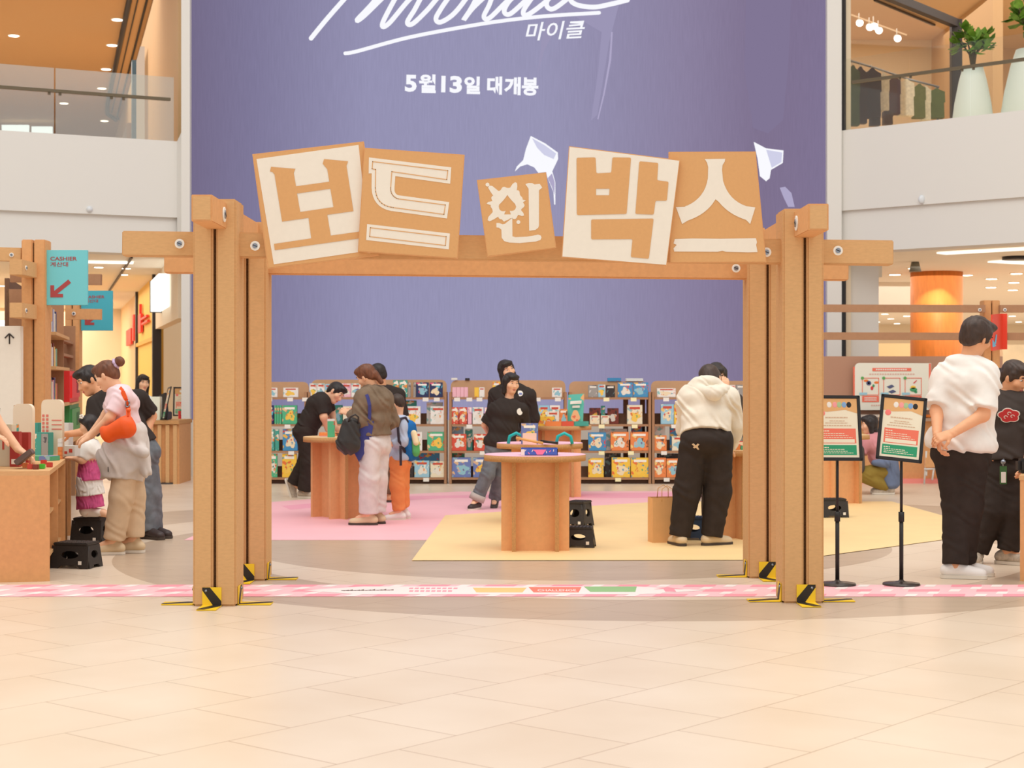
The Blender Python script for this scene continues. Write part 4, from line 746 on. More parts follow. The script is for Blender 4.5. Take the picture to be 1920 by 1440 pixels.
# ------------------------------------------------------------------ things on the tables
wood = mat('stick_wood', (228, 170, 104), .6); turq = mat('turquoise_plastic', (28, 184, 186), .4)
bluebox = mat('toy_blue', (74, 104, 190), .4); pk2 = mat('toy_pink', (250, 132, 170), .5)
def lid(px0, px1, yt, yb, Y, dep, label):
    a, b_ = P(px0, yt, Y), P(px1, yb, Y); h = a.z-b_.z; o = thing('game_box', label, 'box', V(((a.x+b_.x)/2, Y+dep/2, TZ))); k = MB()
    k.box((a.x, Y, TZ), (b_.x, Y+.005, TZ+h)); k.box((a.x, Y+dep-.005, TZ), (b_.x, Y+dep, TZ+h)); k.box((a.x, Y, TZ), (a.x+.005, Y+dep, TZ+h)); k.box((b_.x-.005, Y, TZ), (b_.x, Y+dep, TZ+h)); k.box((a.x, Y, TZ), (b_.x, Y+dep, TZ+.004)); k.build('tray', bluebox, o)
    rd = random.Random(2); k = MB(); kw = MB(); kp = MB()
    for i in range(9):
        q = V((a.x+.02+(b_.x-a.x-.04)*(i+.5)/9, Y-.001, TZ+h*rd.uniform(.3, .75))); d = V((rd.uniform(-1, 1), 0, 1)).normalized()*h*.16
        (k if i % 2 else kw).bar(q-d, q+d, .006, .002, up=(0, 1, 0))
    k.build('sprinkles', pk2, o); kw.build('sprinkles', paper, o)
    c = (a.x+b_.x)/2; shape('name_badge', [[(c-.055, TZ+h*.85), (c+.055, TZ+h*.85), (c+.04, TZ+h*.5), (c+.025, TZ+h*.12), (c-.02, TZ+h*.12), (c-.03, TZ+h*.5)]], .002, Matrix(((1, 0, 0, 0), (0, 0, -1, Y-.0015), (0, 1, 0, 0), (0, 0, 0, 1))), pk2, o)
    k = MB(); k.box((a.x, Y-.0012, TZ+.002), (a.x+.028, Y, TZ+h*.9)); k.build('corner_label', paper, o)
lid(977, 1046, 838, 851, 13.2, .2, 'open blue game box lid with pink badge on the nearest pink table')
o = gamebox(977, 1009, 799, 838, 15.55, 'violet', 'blue backed game box with pink picture cards standing on the second pink table', title=True, dep=.05, z=TZ); o['label'] = 'blue and pink game box standing upright on the second pink table'
k = MB(); a = P(980, 812, 15.548); b_ = P(1006, 836, 15.548); k.box(a, (b_.x, 15.545, b_.z)); obj('window_print', k.mesh('window_print', mat('print_peach', (250, 214, 200), .5)), o)
def standy(label, x, Y, m, kind):
    q = P(x, 0, Y); o = thing('toy_arch', label, 'toy', V((q.x, Y, TZ))); k = MB(); w_ = .075
    k.tube([V((q.x-w_, Y, TZ)), V((q.x-w_*.8, Y, TZ+.07)), V((q.x, Y, TZ+.1)), V((q.x+w_*.8, Y, TZ+.07)), V((q.x+w_, Y, TZ))], .016, 8); k.build('arch', m, o)
standy('turquoise toy arch at the right on the second pink table', 1058, 15.6, turq, 0)
standy('turquoise toy arch at the left on the second pink table', 968, 15.65, turq, 0)
for i, (xa, xb, col, lb) in enumerate(((968, 1018, wood, 'light wooden stick lying in front of the upright box on the second pink table'), (1014, 1046, black, 'black toy stick lying at the right of the second pink table'))):
    p, q = P(xa, 0, 15.5), P(xb, 0, 15.42); k = MB(); k.cyl((p.x, 15.5, TZ+.06-.03*i), (q.x, 15.42, TZ+.014), .012); solo(k, 'toy_stick', col, lb, 'toy')
# farthest table: stack of games and standing display
gamebox(1010, 1040, 800, 817.5, 19.35, 'yellow', 'yellow game box lying on the farthest table', title=False, dep=.14, z=.83)
for i, (x0, x1, c) in enumerate(((1022, 1052, 'orange'), (1053, 1076, 'red'), (1077, 1104, 'teal'))): gamebox(x0, x1, 809, 818, 19.28, c, '%s flat game box in the front row on the farthest table' % c, title=False, dep=.05, z=.83)
gamebox(1026, 1048, 775, 802, 19.5, 'white', 'white boxed game with small pictures standing on the farthest table', dep=.05, z=.83); gamebox(1048.5, 1064, 771, 802, 19.55, 'orange', 'game box with an orange face picture beside the teal poster', dep=.05, z=.83)
for o_ in list(bpy.data.objects):
    if o_.get('label', '').startswith(('white boxed', 'game box with an orange')): o_.location.z = .83
ps = thing('poster_board', 'tall teal poster with a cartoon picture standing on the farthest table', 'poster', V((P(1079, 0, 19.6).x, 19.6, .83)))
k = MB(); a = [P(1062, 806, 19.6), P(1092, 801, 19.55), P(1095, 738, 19.6), P(1066, 740, 19.65)]; zsh = V((0, 0, .83-a[0].z)); zsh = V((0, 0, 0)); k.quad(*a, th=.02); k.build('panel', art('poster_art', (98, 196, 180), (98, 196, 180), (246, 180, 120), 7), ps)
k = MB(); k.quad(P(1069, 758, 19.59), P(1090, 757, 19.56), P(1090.5, 751, 19.56), P(1069.5, 752, 19.6), th=.002); k.quad(P(1073, 765, 19.59), P(1087, 764.5, 19.56), P(1087, 760, 19.56), P(1073, 760.5, 19.59), th=.002); k.build('title_band', paper, ps); flat('picture', [[(1079+8*math.cos(t)*(1+.2*math.sin(3*t)), 780+11*math.sin(t)) for t in [i*.35 for i in range(18)]]], 19.54, .004, art('poster_picture', (248, 190, 140), (240, 120, 90), (250, 226, 180), 20), ps)
k = MB(); k.box((P(1062, 0, 19.6).x, 19.58, .83), (P(1094, 0, 19.6).x, 19.63, P(0, 806, 19.6).z+.01)); k.build('foot', carde, ps)
# left table
def carton(x0, x1, yt, Y, z, dep, c, label):
    a, b_ = P(x0, yt, Y), P(x1, yt, Y); o = thing('carton', label, 'box', V(((a.x+b_.x)/2, Y+dep/2, z))); k = MB(); k.box((a.x, Y, z), (b_.x, Y+dep, a.z), 0, .002); k.build('sleeve', cover(c), o)
    k = MB(); k.box((a.x-.001, Y-.001, a.z-.02), (b_.x+.001, Y+dep+.001, a.z+.002)); k.build('lid', side('white' if c != 'pink' else 'pink'), o); return o
carton(614, 627, 786, 16.4, .80, .06, 'green', 'tall green snack-like game carton standing on the left round table')
bpy.data.objects['carton']['label'] = 'tall bright green game carton standing on the left round table'
carton(600, 613, 818, 16.6, .80, .06, 'pink', 'low pink game box on the left round table')
gamebox(598, 640, 811, 817.5, 16.75, 'orange', 'flat brown game box lying at the back of the left round table', title=False, dep=.14, z=.801)
# right table boxes
gamebox(1367, 1400, 832, 846, 14.4, 'red', 'red game box on the table beside the right gate post', title=False, dep=.16, z=.765)
for i, (x0, x1, c) in enumerate(((1369, 1378, 'red'), (1379, 1388, 'orange'), (1389, 1397, 'green'))):
    a, b_ = P(x0, 843, 14.25), P(x1, 843, 14.25); k = MB(); k.box((a.x, 14.25, .765), (b_.x, 14.25+b_.x-a.x, .765+b_.x-a.x), 0, .003); solo(k, 'toy_block', side(c), '%s toy block in front of the red box on the right table' % c, 'toy block')
# paper bag
def paper_bag():
    g = G(1247, 1017); o = local('paper_bag', 'brown paper shopping bag standing on the yellow floor left of the cream hoodie', 'bag', (g.x, g.y, 0), R(12)); h = P(0, 932, g.y).z; w_, d_ = .13, .07; pb = mat('kraft_paper', (232, 180, 122), .8, mottle=.04)
    k = MB(); a = [(-w_, -d_, 0), (w_, -d_, 0), (w_, d_, 0), (-w_, d_, 0), (-w_*.98, -d_, h), (w_*.98, -d_, h), (w_, d_, h), (-w_, d_, h), (w_*.86, 0, h*.98), (-w_*.86, 0, h*.98), (w_*.99, 0, .0), (-w_*.99, 0, 0)]
    k.add(a, [[0, 3, 2, 1], [0, 1, 5, 4], [2, 3, 7, 6], [1, 10, 8, 5], [10, 2, 6, 8], [3, 11, 9, 7], [11, 0, 4, 9]]); k.build('sack', pb, o)
    for s in (-1, 1): k = MB(); k.tube([V((-.05, s*d_, h-.03)), V((-.045, s*d_*.8, h+.07)), V((0, s*d_*.7, h+.1)), V((.045, s*d_*.8, h+.07)), V((.05, s*d_, h-.03))], .0035, 6); k.build('handle', pb, o)
paper_bag()

# ------------------------------------------------------------------ poster sign stands
pcream = mat('poster_cream', (240, 232, 208), .6); pred = mat('poster_red', (240, 122, 98), .6); pgreen = mat('poster_green', (44, 156, 112), .6); pkraft = mat('poster_kraft', (226, 176, 118), .6)
def stand(px_, py, rotz, roll, zc_, label, w_=.315, h=.44):
    g = G(px_, py); t = local('sign_stand', label, 'sign stand', (g.x, g.y, 0), rotz, 'poster stands')
    k = MB(); k.lathe((0, 0, 0), [(.122, 0), (.124, .006), (.12, .016), (.05, .022), (.02, .03), (.013, .04)], 36); k.build('base', mat('stand_base', (74, 66, 62), .3, metal=.4), t)
    zp = zc_-h/2-.01; k = MB(); k.cyl((0, 0, .03), (0, 0, zp*.56), .0135); k.cyl((0, 0, zp*.55), (0, 0, zp+.12), .0095); k.build('pole', black, t)
    k = MB(); k.cyl((0, 0, zp*.52), (0, 0, zp*.60), .019); k.build('collar', black, t)
    M = Matrix.Translation((0, -.02, zc_)) @ Matrix.Rotation(R(-12), 4, 'X') @ Matrix.Rotation(roll, 4, 'Y')
    k = MB(); e = .022
    for a, b_ in (((-w_/2, 0, h/2-e), (w_/2, .014, h/2)), ((-w_/2, 0, -h/2), (w_/2, .014, -h/2+e)), ((-w_/2, 0, -h/2), (-w_/2+e, .014, h/2)), ((w_/2-e, 0, -h/2), (w_/2, .014, h/2))): k.box(a, b_, 0, .003, M)
    k.build('frame', black, t)
    k = MB(); k.box((-w_/2+e-.002, .006, -h/2+e-.002), (w_/2-e+.002, .012, h/2-e+.002), M=M); po = k.build('poster', pcream, t)
    iw, ih = w_/2-e, h/2-e
    def rect(n_, x0, x1, z0_, z1_, m, y=.0052): k = MB(); k.box((x0*iw, y, z0_*ih), (x1*iw, .006, z1_*ih), M=M); return k.build(n_, m, po)
    shape('header_print', [[(-iw, ih*.58), (-iw*.5, ih*.55), (iw*.4, ih*.62), (iw, ih*.5), (iw, ih), (-iw, ih)]], .0012, M @ Matrix(((1, 0, 0, 0), (0, 0, -1, .0055), (0, 1, 0, 0), (0, 0, 0, 1))), pkraft, po)
    rect('red_panel', -.86, .88, -.52, -.02, pred); rect('green_panel', -.9, .88, -.92, -.58, pgreen); rect('white_strip', -.78, .8, -.5, -.38, pcream, .0046)
    for i, (x, m) in enumerate(((-.38, paper), (-.1, mat('dot_pink', (244, 160, 160), .5)), (.12, mat('dot_green', (170, 200, 150), .5)), (.36, mat('dot_blue', (130, 170, 216), .5)), (.6, black))): k = MB(); k.ball((x*iw, .005, .79*ih), (.017, .0012, .02), 0, 12); k.v = [tuple(M @ V(v)) for v in k.v]; k.build('picture_dot', m, po)
    k = MB(); k.ball((-.75*iw, .005, .5*ih), (.02, .0012, .02)); k.v = [tuple(M @ V(v)) for v in k.v]; k.build('picture_dot', mat('dot_coral', (246, 130, 124), .5), po)
    kw, kr = MB(), MB()
    for z_, a, b_, tgt in ((-.1, -.8, -.45, kw), (-.19, -.78, .3, kw), (-.26, -.78, .5, kw), (-.33, -.78, .7, kw), (-.66, -.82, -.5, kw), (-.73, -.8, .3, kw), (-.79, -.8, .45, kw), (-.85, -.8, .7, kw), (.36, -.6, .5, kr), (.24, -.4, .35, kr), (.17, -.62, .5, kr), (.08, -.75, .68, kr)):
        x = a
        while x < b_: s = .07+.05*((int(x*97)+int(z_*31)) % 3); tgt.box((x*iw, .0044, z_*ih-.0022*(2 if z_ in (.36, -.1, -.66) else 1)), (min(b_, x+s)*iw, .0052, z_*ih+.0022), M=M); x += s+.03
    kw.build('small_print', pcream, po); kr.build('small_print', mat('print_tan', (214, 180, 150), .6), po)
    return t
stand(1570, 1097.5, R(4), R(.4), P(0, 802, 11.06).z, 'black poster stand close beside the right gate post')
stand(1690, 1097.5, R(-8), R(6), P(0, 803, 11.06).z, 'black poster stand with tilted poster, between gate and white T-shirt man', .30)
stand(314, 907, R(-72), R(-3), P(0, 756, 21.9).z, 'black poster stand turned sideways beside the cash desk at left')
stand(345, 884.5, R(6), R(0), P(0, 753, 24.6).z, 'black poster stand behind the cash desk, peeking from behind the left gate post')

# ------------------------------------------------------------------ left: counter, frame, signs, bookcase
ca = R(11.6)                                                     # the left row runs slightly leftwards into the depth
cdir = V((-math.sin(ca), math.cos(ca), 0)); cln = V((-math.cos(ca), -math.sin(ca), 0))
cz = .747; K0 = V((G(93, 1090).x, G(0, 1090).y, 0))
def cpt(s, t, z): return K0+cdir*s+cln*t+V((0, 0, z))
def cbox0(k, s0, s1, t0, t1, z0_, z1_, mi=0): q = [cpt(a, b_, c) for a, b_, c in ((s0, t0, z0_), (s1, t0, z0_), (s1, t1, z0_), (s0, t1, z0_), (s0, t0, z1_), (s1, t0, z1_), (s1, t1, z1_), (s0, t1, z1_))]; k.add(q, [[0, 1, 2, 3], [7, 6, 5, 4], [0, 4, 5, 1], [1, 5, 6, 2], [2, 6, 7, 3], [3, 7, 4, 0]], mi)
def counter(s0, s1, zt, name, label, bays, wid=.62, toff=0):
    def cbox(k, a0, a1, t0, t1, *z): cbox0(k, a0, a1, t0+toff, t1+toff, *z)
    t = thing('display_counter', label, 'counter', cpt((s0+s1)/2, wid/2, 0), 'cardboard counters along the left')
    k = MB(); cbox(k, s0, s1, 0, wid, zt-.03, zt); k.build('countertop', card, t)
    for s in [s0+(s1-s0-.025)*i/bays for i in range(bays+1)]: k = MB(); cbox(k, s, s+.025, .0, wid, 0, zt-.03); k.build('upright_panel', cardo, t)
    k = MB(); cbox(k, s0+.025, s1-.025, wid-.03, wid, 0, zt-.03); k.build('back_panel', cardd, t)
    for z in (.12, .42): k = MB(); cbox(k, s0+.025, s1-.025, .03, wid-.03, z, z+.02); k.build('shelf_board', card, t)
    return t
counter(0, 1.75, cz, '', 'cardboard display counter with open bays at the left edge', 2, .56); counter(1.77, 3.42, cz+.02, '', 'cardboard counter behind the little girl, joined to the nearer one', 3, .36, .05)
# counter top things
def cthing(s, t, w_, d_, h, name, label, cat, m, rot=0, rounded=False, z=cz):
    o = local(name, label, cat, cpt(s, t, z), rot); k = MB()
    if rounded:
        lp = [(-w_/2, 0), (w_/2, 0)]+bez((w_/2, h-.05), (w_/2, h), (w_/2-.05, h), 5)+bez((-w_/2+.05, h), (-w_/2, h), (-w_/2, h-.05), 5); shape('panel', [lp], d_, Matrix(((1, 0, 0, 0), (0, 0, -1, 0), (0, 1, 0, 0), (0, 0, 0, 1))), m, o)
    else: k.box((-w_/2, -d_/2, 0), (w_/2, d_/2, h), 0, .003); k.build('carton', m, o)
    return o
def at_counter(x, y): Yg = F*(HC-cz)/(y-HZ); q = P(x, y, Yg); v = V((q.x, q.y, 0))-K0; return v.dot(cdir), v.dot(cln)
kr = mat('board_cream', (240, 222, 196), .7)
s_, t_ = at_counter(45, 870); o = cthing(s_, t_, .17, .03, .44, 'info_board', 'cream rounded info board with a blue picture on the left counter', 'board', kr, R(-20), True)
k = MB(); k.box((-.075, -.018, .16), (-.035, -.016, .29)); k.build('picture', cover('teal'), o); k = MB(); [k.box((-.02, -.018, .165+.03*i), (.06, -.016, .17+.03*i)) for i in range(3)]; k.build('small_print', mat('print_rose', (206, 140, 126), .6), o)
k = MB(); k.box((-.105, .02, 0), (-.085, .2, .43)); k.build('side_flap', carde, o)
s_, t_ = at_counter(99, 857); o = cthing(s_, t_, .19, .03, .46, 'info_board', 'taller cream info board with red lettering on the left counter', 'board', kr, R(-16), True)
k = MB(); [k.box((-.085+.035*j, -.018, .2+.03*i), (-.065+.035*j, -.016, .22+.03*i)) for i in range(5) for j in range(2)]; [k.box((0, -.018, .22+.035*i), (.09, -.016, .228+.035*i)) for i in range(3)]; k.build('small_print', mat('print_coral', (226, 120, 104), .6), o)
s_, t_ = at_counter(2, 874); o = cthing(s_, t_, .2, .08, .3, 'game_box', 'tall cream game box at the far left of the counter', 'box', side('cream'), R(-10))
k = MB(); k.box((.03, -.042, .12), (.045, -.0405, .25)); k.build('title_band', tm['cream'], o)
s_, t_ = at_counter(20, 876); o = cthing(s_+.05, t_-.03, .07, .05, .25, 'game_box', 'dark red upright game box next to the tall cream one on the counter', 'box', mat('wine_red', (172, 58, 52), .5), R(-10)); k = MB(); k.box((-.02, -.027, .02), (.015, -.0255, .055)); k.build('label', paper, o)
s_, t_ = at_counter(38, 874); o = cthing(s_+.05, t_-.03, .07, .05, .24, 'game_box', 'dark red upright game box under the reaching hand', 'box', MATS['wine_red'], R(-10)); k = MB(); k.box((-.02, -.027, .02), (.015, -.0255, .055)); k.build('label', paper, o)
s_, t_ = at_counter(68, 858); cthing(s_+.25, t_, .06, .12, .27, 'game_box', 'tall teal box standing behind the green display box on the counter', 'box', side('teal'), R(-12))
s_, t_ = at_counter(82, 858); o = cthing(s_, t_, .135, .07, .2, 'game_box', 'teal and silver display box on the left counter', 'box', side('teal'), R(-18))
k = MB(); k.box((-.06, -.037, .01), (0, -.0352, .19)); k.build('cover', cover('teal'), o); k = MB(); k.box((0.002, -.037, .01), (.064, -.0352, .19)); k.build('window_print', cover('grey'), o)
s_, t_ = at_counter(82, 863); o = cthing(s_-.03, t_, .21, .13, .035, 'game_box', 'flat green and blue game box lying on the left counter', 'box', side('green'), R(-14)); k = MB(); k.box((0, -.067, .004), (.09, -.0655, .034)); k.box((0, -.06, .035), (.1, .06, .0365)); k.build('cover', cover('violet'), o)
s_, t_ = at_counter(122, 846); o = cthing(s_+.2, t_, .09, .08, .24, 'game_box', 'white box with a yellow stripe in front of the green bin on the counter', 'box', side('white'), R(-14)); k = MB(); k.box((-.046, -.042, .1), (-.03, -.0405, .23)); k.build('title_band', side('yellow'), o)
s_, t_ = at_counter(132, 855); o = cthing(s_, t_, .13, .1, .085, 'game_box', 'low white box with orange lettering near the girl on the counter', 'box', side('white'), R(-14)); k = MB(); k.box((-.05, -.052, .02), (.0, -.0505, .04)); k.box((.015, -.052, .03), (.045, -.0505, .06)); k.build('title_band', side('red'), o)
s_, t_ = at_counter(113, 861); o = thing('toy_tower', 'orange and white toy tower of stacked blocks held by the man', 'toy', cpt(s_, t_, cz))
for i, c in enumerate(('orange', 'orange', 'orange', 'white', 'white')): k = MB(); a = cpt(s_, t_, cz+.032*i); k.box(a-V((.016, .016, 0)), a+V((.016, .016, .031)), 0, .002); k.build('block', side(c), o)
for i, (x, y, c, nm) in enumerate(((57, 879.5, 'red', 'red toy block, leftmost of the counter blocks'), (67.5, 880, 'brown', 'dark brown toy block between the red and the green one'), (79, 879, 'green', 'green toy block on the counter'), (93, 876, 'red', 'red toy block right of the green one on the counter'), (82, 871, 'red', 'red toy block behind the green one on the counter'), (48, 877, 'orange', 'pale orange toy block left on the counter'))):
    s_, t_ = at_counter(x, y); k = MB(); a = cpt(s_, t_, cz); k.box(a-V((.019, .019, 0)), a+V((.019, .019, .034)), 0, .003); solo(k, 'toy_block', mat('bright_green', (84, 196, 60), .45) if c == 'green' else side(c), nm, 'toy block')
# tall frame with the cashier signs
blue = mat('sign_blue', (118, 206, 214), .5); blue2 = mat('sign_deep_blue', (74, 178, 196), .5); bred = mat('sign_brick', (172, 72, 72), .5)
def frame_post(x0, x1, ytop, Y, t):
    a, b_ = P(x0, ytop, Y), P(x1, ytop, Y); m_ = (a.x+b_.x)/2; k = MB(); d = b_.x-a.x
    k.box((a.x, Y, 0), (m_-.007, Y+d, a.z), 0, .008); k.box((m_+.007, Y, 0), (b_.x, Y+d, a.z), 0, .008); k.box((m_-.008, Y+.02, 0), (m_+.008, Y+d-.02, a.z-.03), 1); return k.build('post', [cardo, slit], t)
fr = thing('sign_rack', 'tall cardboard post frame with stub rails carrying the nearer cashier sign', 'frame', (P(62, 0, 14.9).x, 14.9, 0))
frame_post(40, 84, 449, 14.8, fr)
k = MB(); k.bar(P(-60, 475, 14.9), P(42, 478, 14.9), .1, px(25, 14.9)); k.build('rail', card, fr); bolt(P(22, 478, 14.85), (0, -1, 0), fr, .02)
for y0, y1 in ((487, 516), (568, 596)): z0_, z1_ = P(0, y1, 14.4).z, P(0, y0, 14.4).z; X = P(58, 0, 14.8).x; k = MB(); k.box((X-.055, 14.35, z0_), (X+.055, 15.3, z1_), 0, .003); k.build('stub_rail', card, fr); bolt((X+.055, 14.45, (z0_+z1_)/2), (1, 0, 0), fr, .02)
for y in (519, 586): k = MB(); k.bar(P(20, y, 15.2), P(60, y, 15.2), .05, px(21, 15.2)); k.build('rail', cardb, fr)
fr2 = thing('sign_rack', 'farther cardboard post frame carrying the second cashier sign', 'frame', (P(143, 0, 20).x, 20, 0))
frame_post(122, 148, 470, 19.9, fr2); k = MB(); k.bar(P(124, 589, 19.2), P(190, 589.5, 19.2), .08, px(20, 19.2)); k.build('rail', cardo, fr2); bolt(P(138.5, 588, 19.15), (0, -1, 0), fr2, .022)
k = MB(); k.bar(P(140, 524, 20), P(190, 524.5, 20), .08, px(20, 20)); k.build('rail', cardb, fr2);
def cashier(x0, x1, y0, y1, Y, m, label, cut=False):
    a, b_ = P(x0, y0, Y), P(x1, y1, Y); o = thing('cashier_sign', label, 'sign', V(((a.x+b_.x)/2, Y, b_.z)), 'blue cashier signs'); k = MB(); k.box((a.x, Y, b_.z), (b_.x, Y+.03, a.z), 0, .002); k.build('panel', m, o)
    W_, H_ = b_.x-a.x, a.z-b_.z; T = lambda u, v: frame((a.x+W_*u, Y-.0015, b_.z+H_*v), (1, 0, 0), (0, 0, 1))
    text('lettering', 'CASHIER', T(.12, .81), W_*.63, H_*.07, bred, o, .015); text('lettering', '계산대', T(.12, .70), W_*.42, H_*.085, bred, o, .01)
    shape('arrow', [[(x*W_, y*H_) for x, y in ((.12, .14), (.42, .14), (.42, .205), (.285, .205), (.61, .405), (.545, .465), (.21, .255), (.21, .36), (.12, .36))]], .003, T(0, 0), bred, o)
cashier(85, 164, 469, 572, 14.86, blue, 'light blue cashier sign with a brick red arrow, nearer of the two'); cashier(152, 211, 545, 620, 19.95, blue2, 'deeper blue cashier sign partly behind the nearer one')
# bookcase along the left row
def bpt(s, t, z): o = V((P(93, 0, 15.45).x, 15.45, z)); return o+cdir*s+cln*t
bc = thing('bookcase', 'cardboard bookcase of books running back behind the cashier sign post', 'bookcase', bpt(2, .2, 0))
def bbox(k, s0, s1, t0, t1, z0_, z1_, mi=0): q = [bpt(a, b_, c) for a, b_, c in ((s0, t0, z0_), (s1, t0, z0_), (s1, t1, z0_), (s0, t1, z0_), (s0, t0, z1_), (s1, t0, z1_), (s1, t1, z1_), (s0, t1, z1_))]; k.add(q, [[0, 1, 2, 3], [7, 6, 5, 4], [0, 4, 5, 1], [1, 5, 6, 2], [2, 6, 7, 3], [3, 7, 4, 0]], mi)
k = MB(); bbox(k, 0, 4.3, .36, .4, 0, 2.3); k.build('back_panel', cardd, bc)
for s in (0, 2.1, 4.3): k = MB(); bbox(k, s, s+.04, .0, .38, 0, 2.2 if s < 4 else 2.0); k.build('upright_panel', cardb, bc)
for z in (1.78, 1.46, 1.1, .78): k = MB(); bbox(k, 0, 2.1, -.06, .38, z, z+.03); k.build('shelf_board', card, bc)
for i in range(4): k = MB(); bbox(k, 2.2, 4.3, .02, .1, 1.30+.16*i, 1.33+.16*i); k.build('slat', cardb, bc)
rd = random.Random(6)
for row, (z, col) in enumerate(((1.81, ('white', 'cream', 'navy', 'white', 'violet', 'white', 'cream', 'navy')), (1.49, ('navy', 'white', 'cream', 'white', 'brown', 'yellow', 'cream', 'green')), (1.13, ('pink', 'cream', 'grey', 'cream', 'pink', 'navy', 'yellow', 'red')))):
    s = .1
    for i, c in enumerate(col):
        w_ = rd.uniform(.1, .2); h = rd.uniform(.17, .26) if row != 1 else rd.uniform(.16, .25); k = MB(); bbox(k, s, s+w_-.006, .02, .2, z, z+h)
        solo(k, 'book', cover(c) if i % 2 else side(c), '%s book, %s from the near end on the %s shelf of the left bookcase' % (c, ORDN[i], ('top', 'second', 'third')[row]), 'book', 'books in the left bookcase'); s += w_+.005
def bin_(s0, s1, z0_, z1_, m, label):
    o = thing('storage_bin', label, 'bin', bpt((s0+s1)/2, .1, z0_)); k = MB(); bbox(k, s0, s1, -.05, .3, z0_, z1_); k.build('body', m, o); k = MB(); bbox(k, s0+.1, s1-.1, -.07, -.05, z0_+.05, z1_-.05); k.build('front_panel', m, o); k = MB(); bbox(k, s0+.55*(s1-s0), s1-.18*(s1-s0), -.075, -.07, z0_+.1, z0_+.24); k.build('grip', mat(m.name+'_dark', (150, 34, 40) if 'red' in m.name else (34, 104, 56), .5), o)
rb, gb = mat('bin_red', (238, 54, 52), .45), mat('bin_green', (72, 152, 84), .45)
bin_(2.3, 4.1, 1.12, 1.46, rb, 'bright red storage bin behind the bending man at left'); bin_(2.3, 4.1, .76, 1.1, gb, 'green storage bin below the red one at left')
k = MB(); bbox(k, 2.2, 4.3, -.08, .36, .70, .755); k.build('shelf_board', card, bc); k = MB(); bbox(k, 2.2, 4.3, -.08, .36, 1.1, 1.115); k.build('shelf_board', card, bc)
# white arrow board at the far left
ab = thing('direction_board', 'tall white board with a black upward arrow at the far left edge', 'sign', (P(10, 0, 14.6).x, 14.6, 0)); k = MB(); p, q = P(-60, 611, 14.6), P(39, 872, 14.6); k.box((p.x, 14.6, 0), (q.x, 14.68, p.z), 0, .004); k.build('panel', print_w, ab)
k = MB(); ar = lambda x, y: P(x, y, 14.595); k.bar(ar(17.5, 645), ar(17.5, 626), .001, .012, up=(0, 1, 0)); k.v = [tuple(v) for v in k.v]
for x, y in ((9, 634), (26, 634)): k.bar(ar(x, y), ar(17.5, 625.5), .012, .002, up=(0, 1, 0))
k.box(ar(16.3, 645), V((ar(18.7, 645).x, 14.6, ar(0, 626).z))); k.build('arrow', mat('arrow_ink', (70, 62, 58), .6), ab)
# cash desk
cd_ = thing('cash_desk', 'cardboard cash desk at the back left behind the person with the orange bag', 'desk', (P(290, 0, 22).x, 22.1, 0)); zt = P(0, 788, 21.9).z
k = MB(); k.box((P(215, 0, 21.9).x, 21.9, 0), (P(336, 0, 21.9).x, 22.7, zt-.05)); [k.box((P(x, 0, 21.88).x, 21.86, 0), (P(x+7, 0, 21.88).x, 21.9, zt-.06), 1) for x in (281, 296, 311, 325)]; k.build('body', [cardo, card], cd_)
k = MB(); k.box((P(212, 0, 21.9).x, 21.84, zt-.05), (P(337, 0, 21.9).x, 22.75, zt)); k.build('countertop', carde, cd_)
mo = thing('cash_register', 'black cash register screen tilted on the cash desk', 'cash register', (P(305, 0, 22.2).x, 22.2, zt)); k = MB(); k.box((P(301, 0, 22.2).x, 22.1, zt), (P(317, 0, 22.2).x, 22.4, zt+px(15, 22.2)), 0, .01); k.build('base', bplast, mo)
k = MB(); k.quad(P(299, 765, 22.25), P(313, 772, 22.1), P(310, 736, 22.3), P(296, 742, 22.4), th=.03); k.build('screen', black, mo); k = MB(); k.bar(P(306, 772, 22.25), P(305, 755, 22.3), .04, .03); k.build('arm', bplast, mo)
k = MB(); k.box((P(283, 0, 21.95).x, 21.95, zt), (P(299.5, 0, 21.95).x, 22.1, P(0, 744, 21.95).z), 0, .004); solo(k, 'menu_stand', mat('mint_white', (236, 240, 222), .5), 'pale upright display card on the cash desk', 'display card')
k = MB(); k.box((P(337, 0, 24).x, 24.0, .78), (P(362, 0, 24).x, 24.02, .85)); k.cyl((P(362, 0, 24).x, 24.01, 0), (P(362, 0, 24).x, 24.01, .92), .02); k.cyl((P(336.5, 0, 24).x, 24.01, 0), (P(336.5, 0, 24).x, 24.01, .92), .02); solo(k, 'queue_barrier', mat('belt_red', (226, 50, 50), .5), 'red belt barrier behind the cash desk poster stand', 'barrier')

# ------------------------------------------------------------------ right: rails, info board, red sign
fr3 = thing('sign_rack', 'cardboard rail frame of two long rails on a post behind the white T-shirt man', 'frame', (P(1860, 0, 20.8).x, 20.8, 0))
frame_post(1845, 1875, 563, 20.8, fr3)
for y0, y1 in ((571, 585), (623, 637)):
    k = MB(); k.bar(P(1500, (y0+y1)/2, 20.75), P(1846, (y0+y1)/2+1, 20.75), .08, px(y1-y0, 20.75)); k.build('rail', cardb, fr3); k = MB(); k.bar(P(1874, (y0+y1)/2+1, 20.75), P(1919, (y0+y1)/2+1, 20.75), .08, px(y1-y0, 20.75)); k.build('rail', cardb, fr3)
for x in (1837, 1884): bolt(P(x, 581, 20.7), (0, -1, 0), fr3, .022)
pc = thing('partition', 'low brown cardboard partition carrying the white instruction board on the right', 'partition', (P(1650, 0, 22.4).x, 22.45, 0))
k = MB(); k.box((P(1500, 0, 22.4).x, 22.4, .9), (P(1880, 0, 22.4).x, 22.45, P(0, 668, 22.4).z)); k.build('upper_panel', mat('partition_mauve', (184, 142, 118), .8), pc)
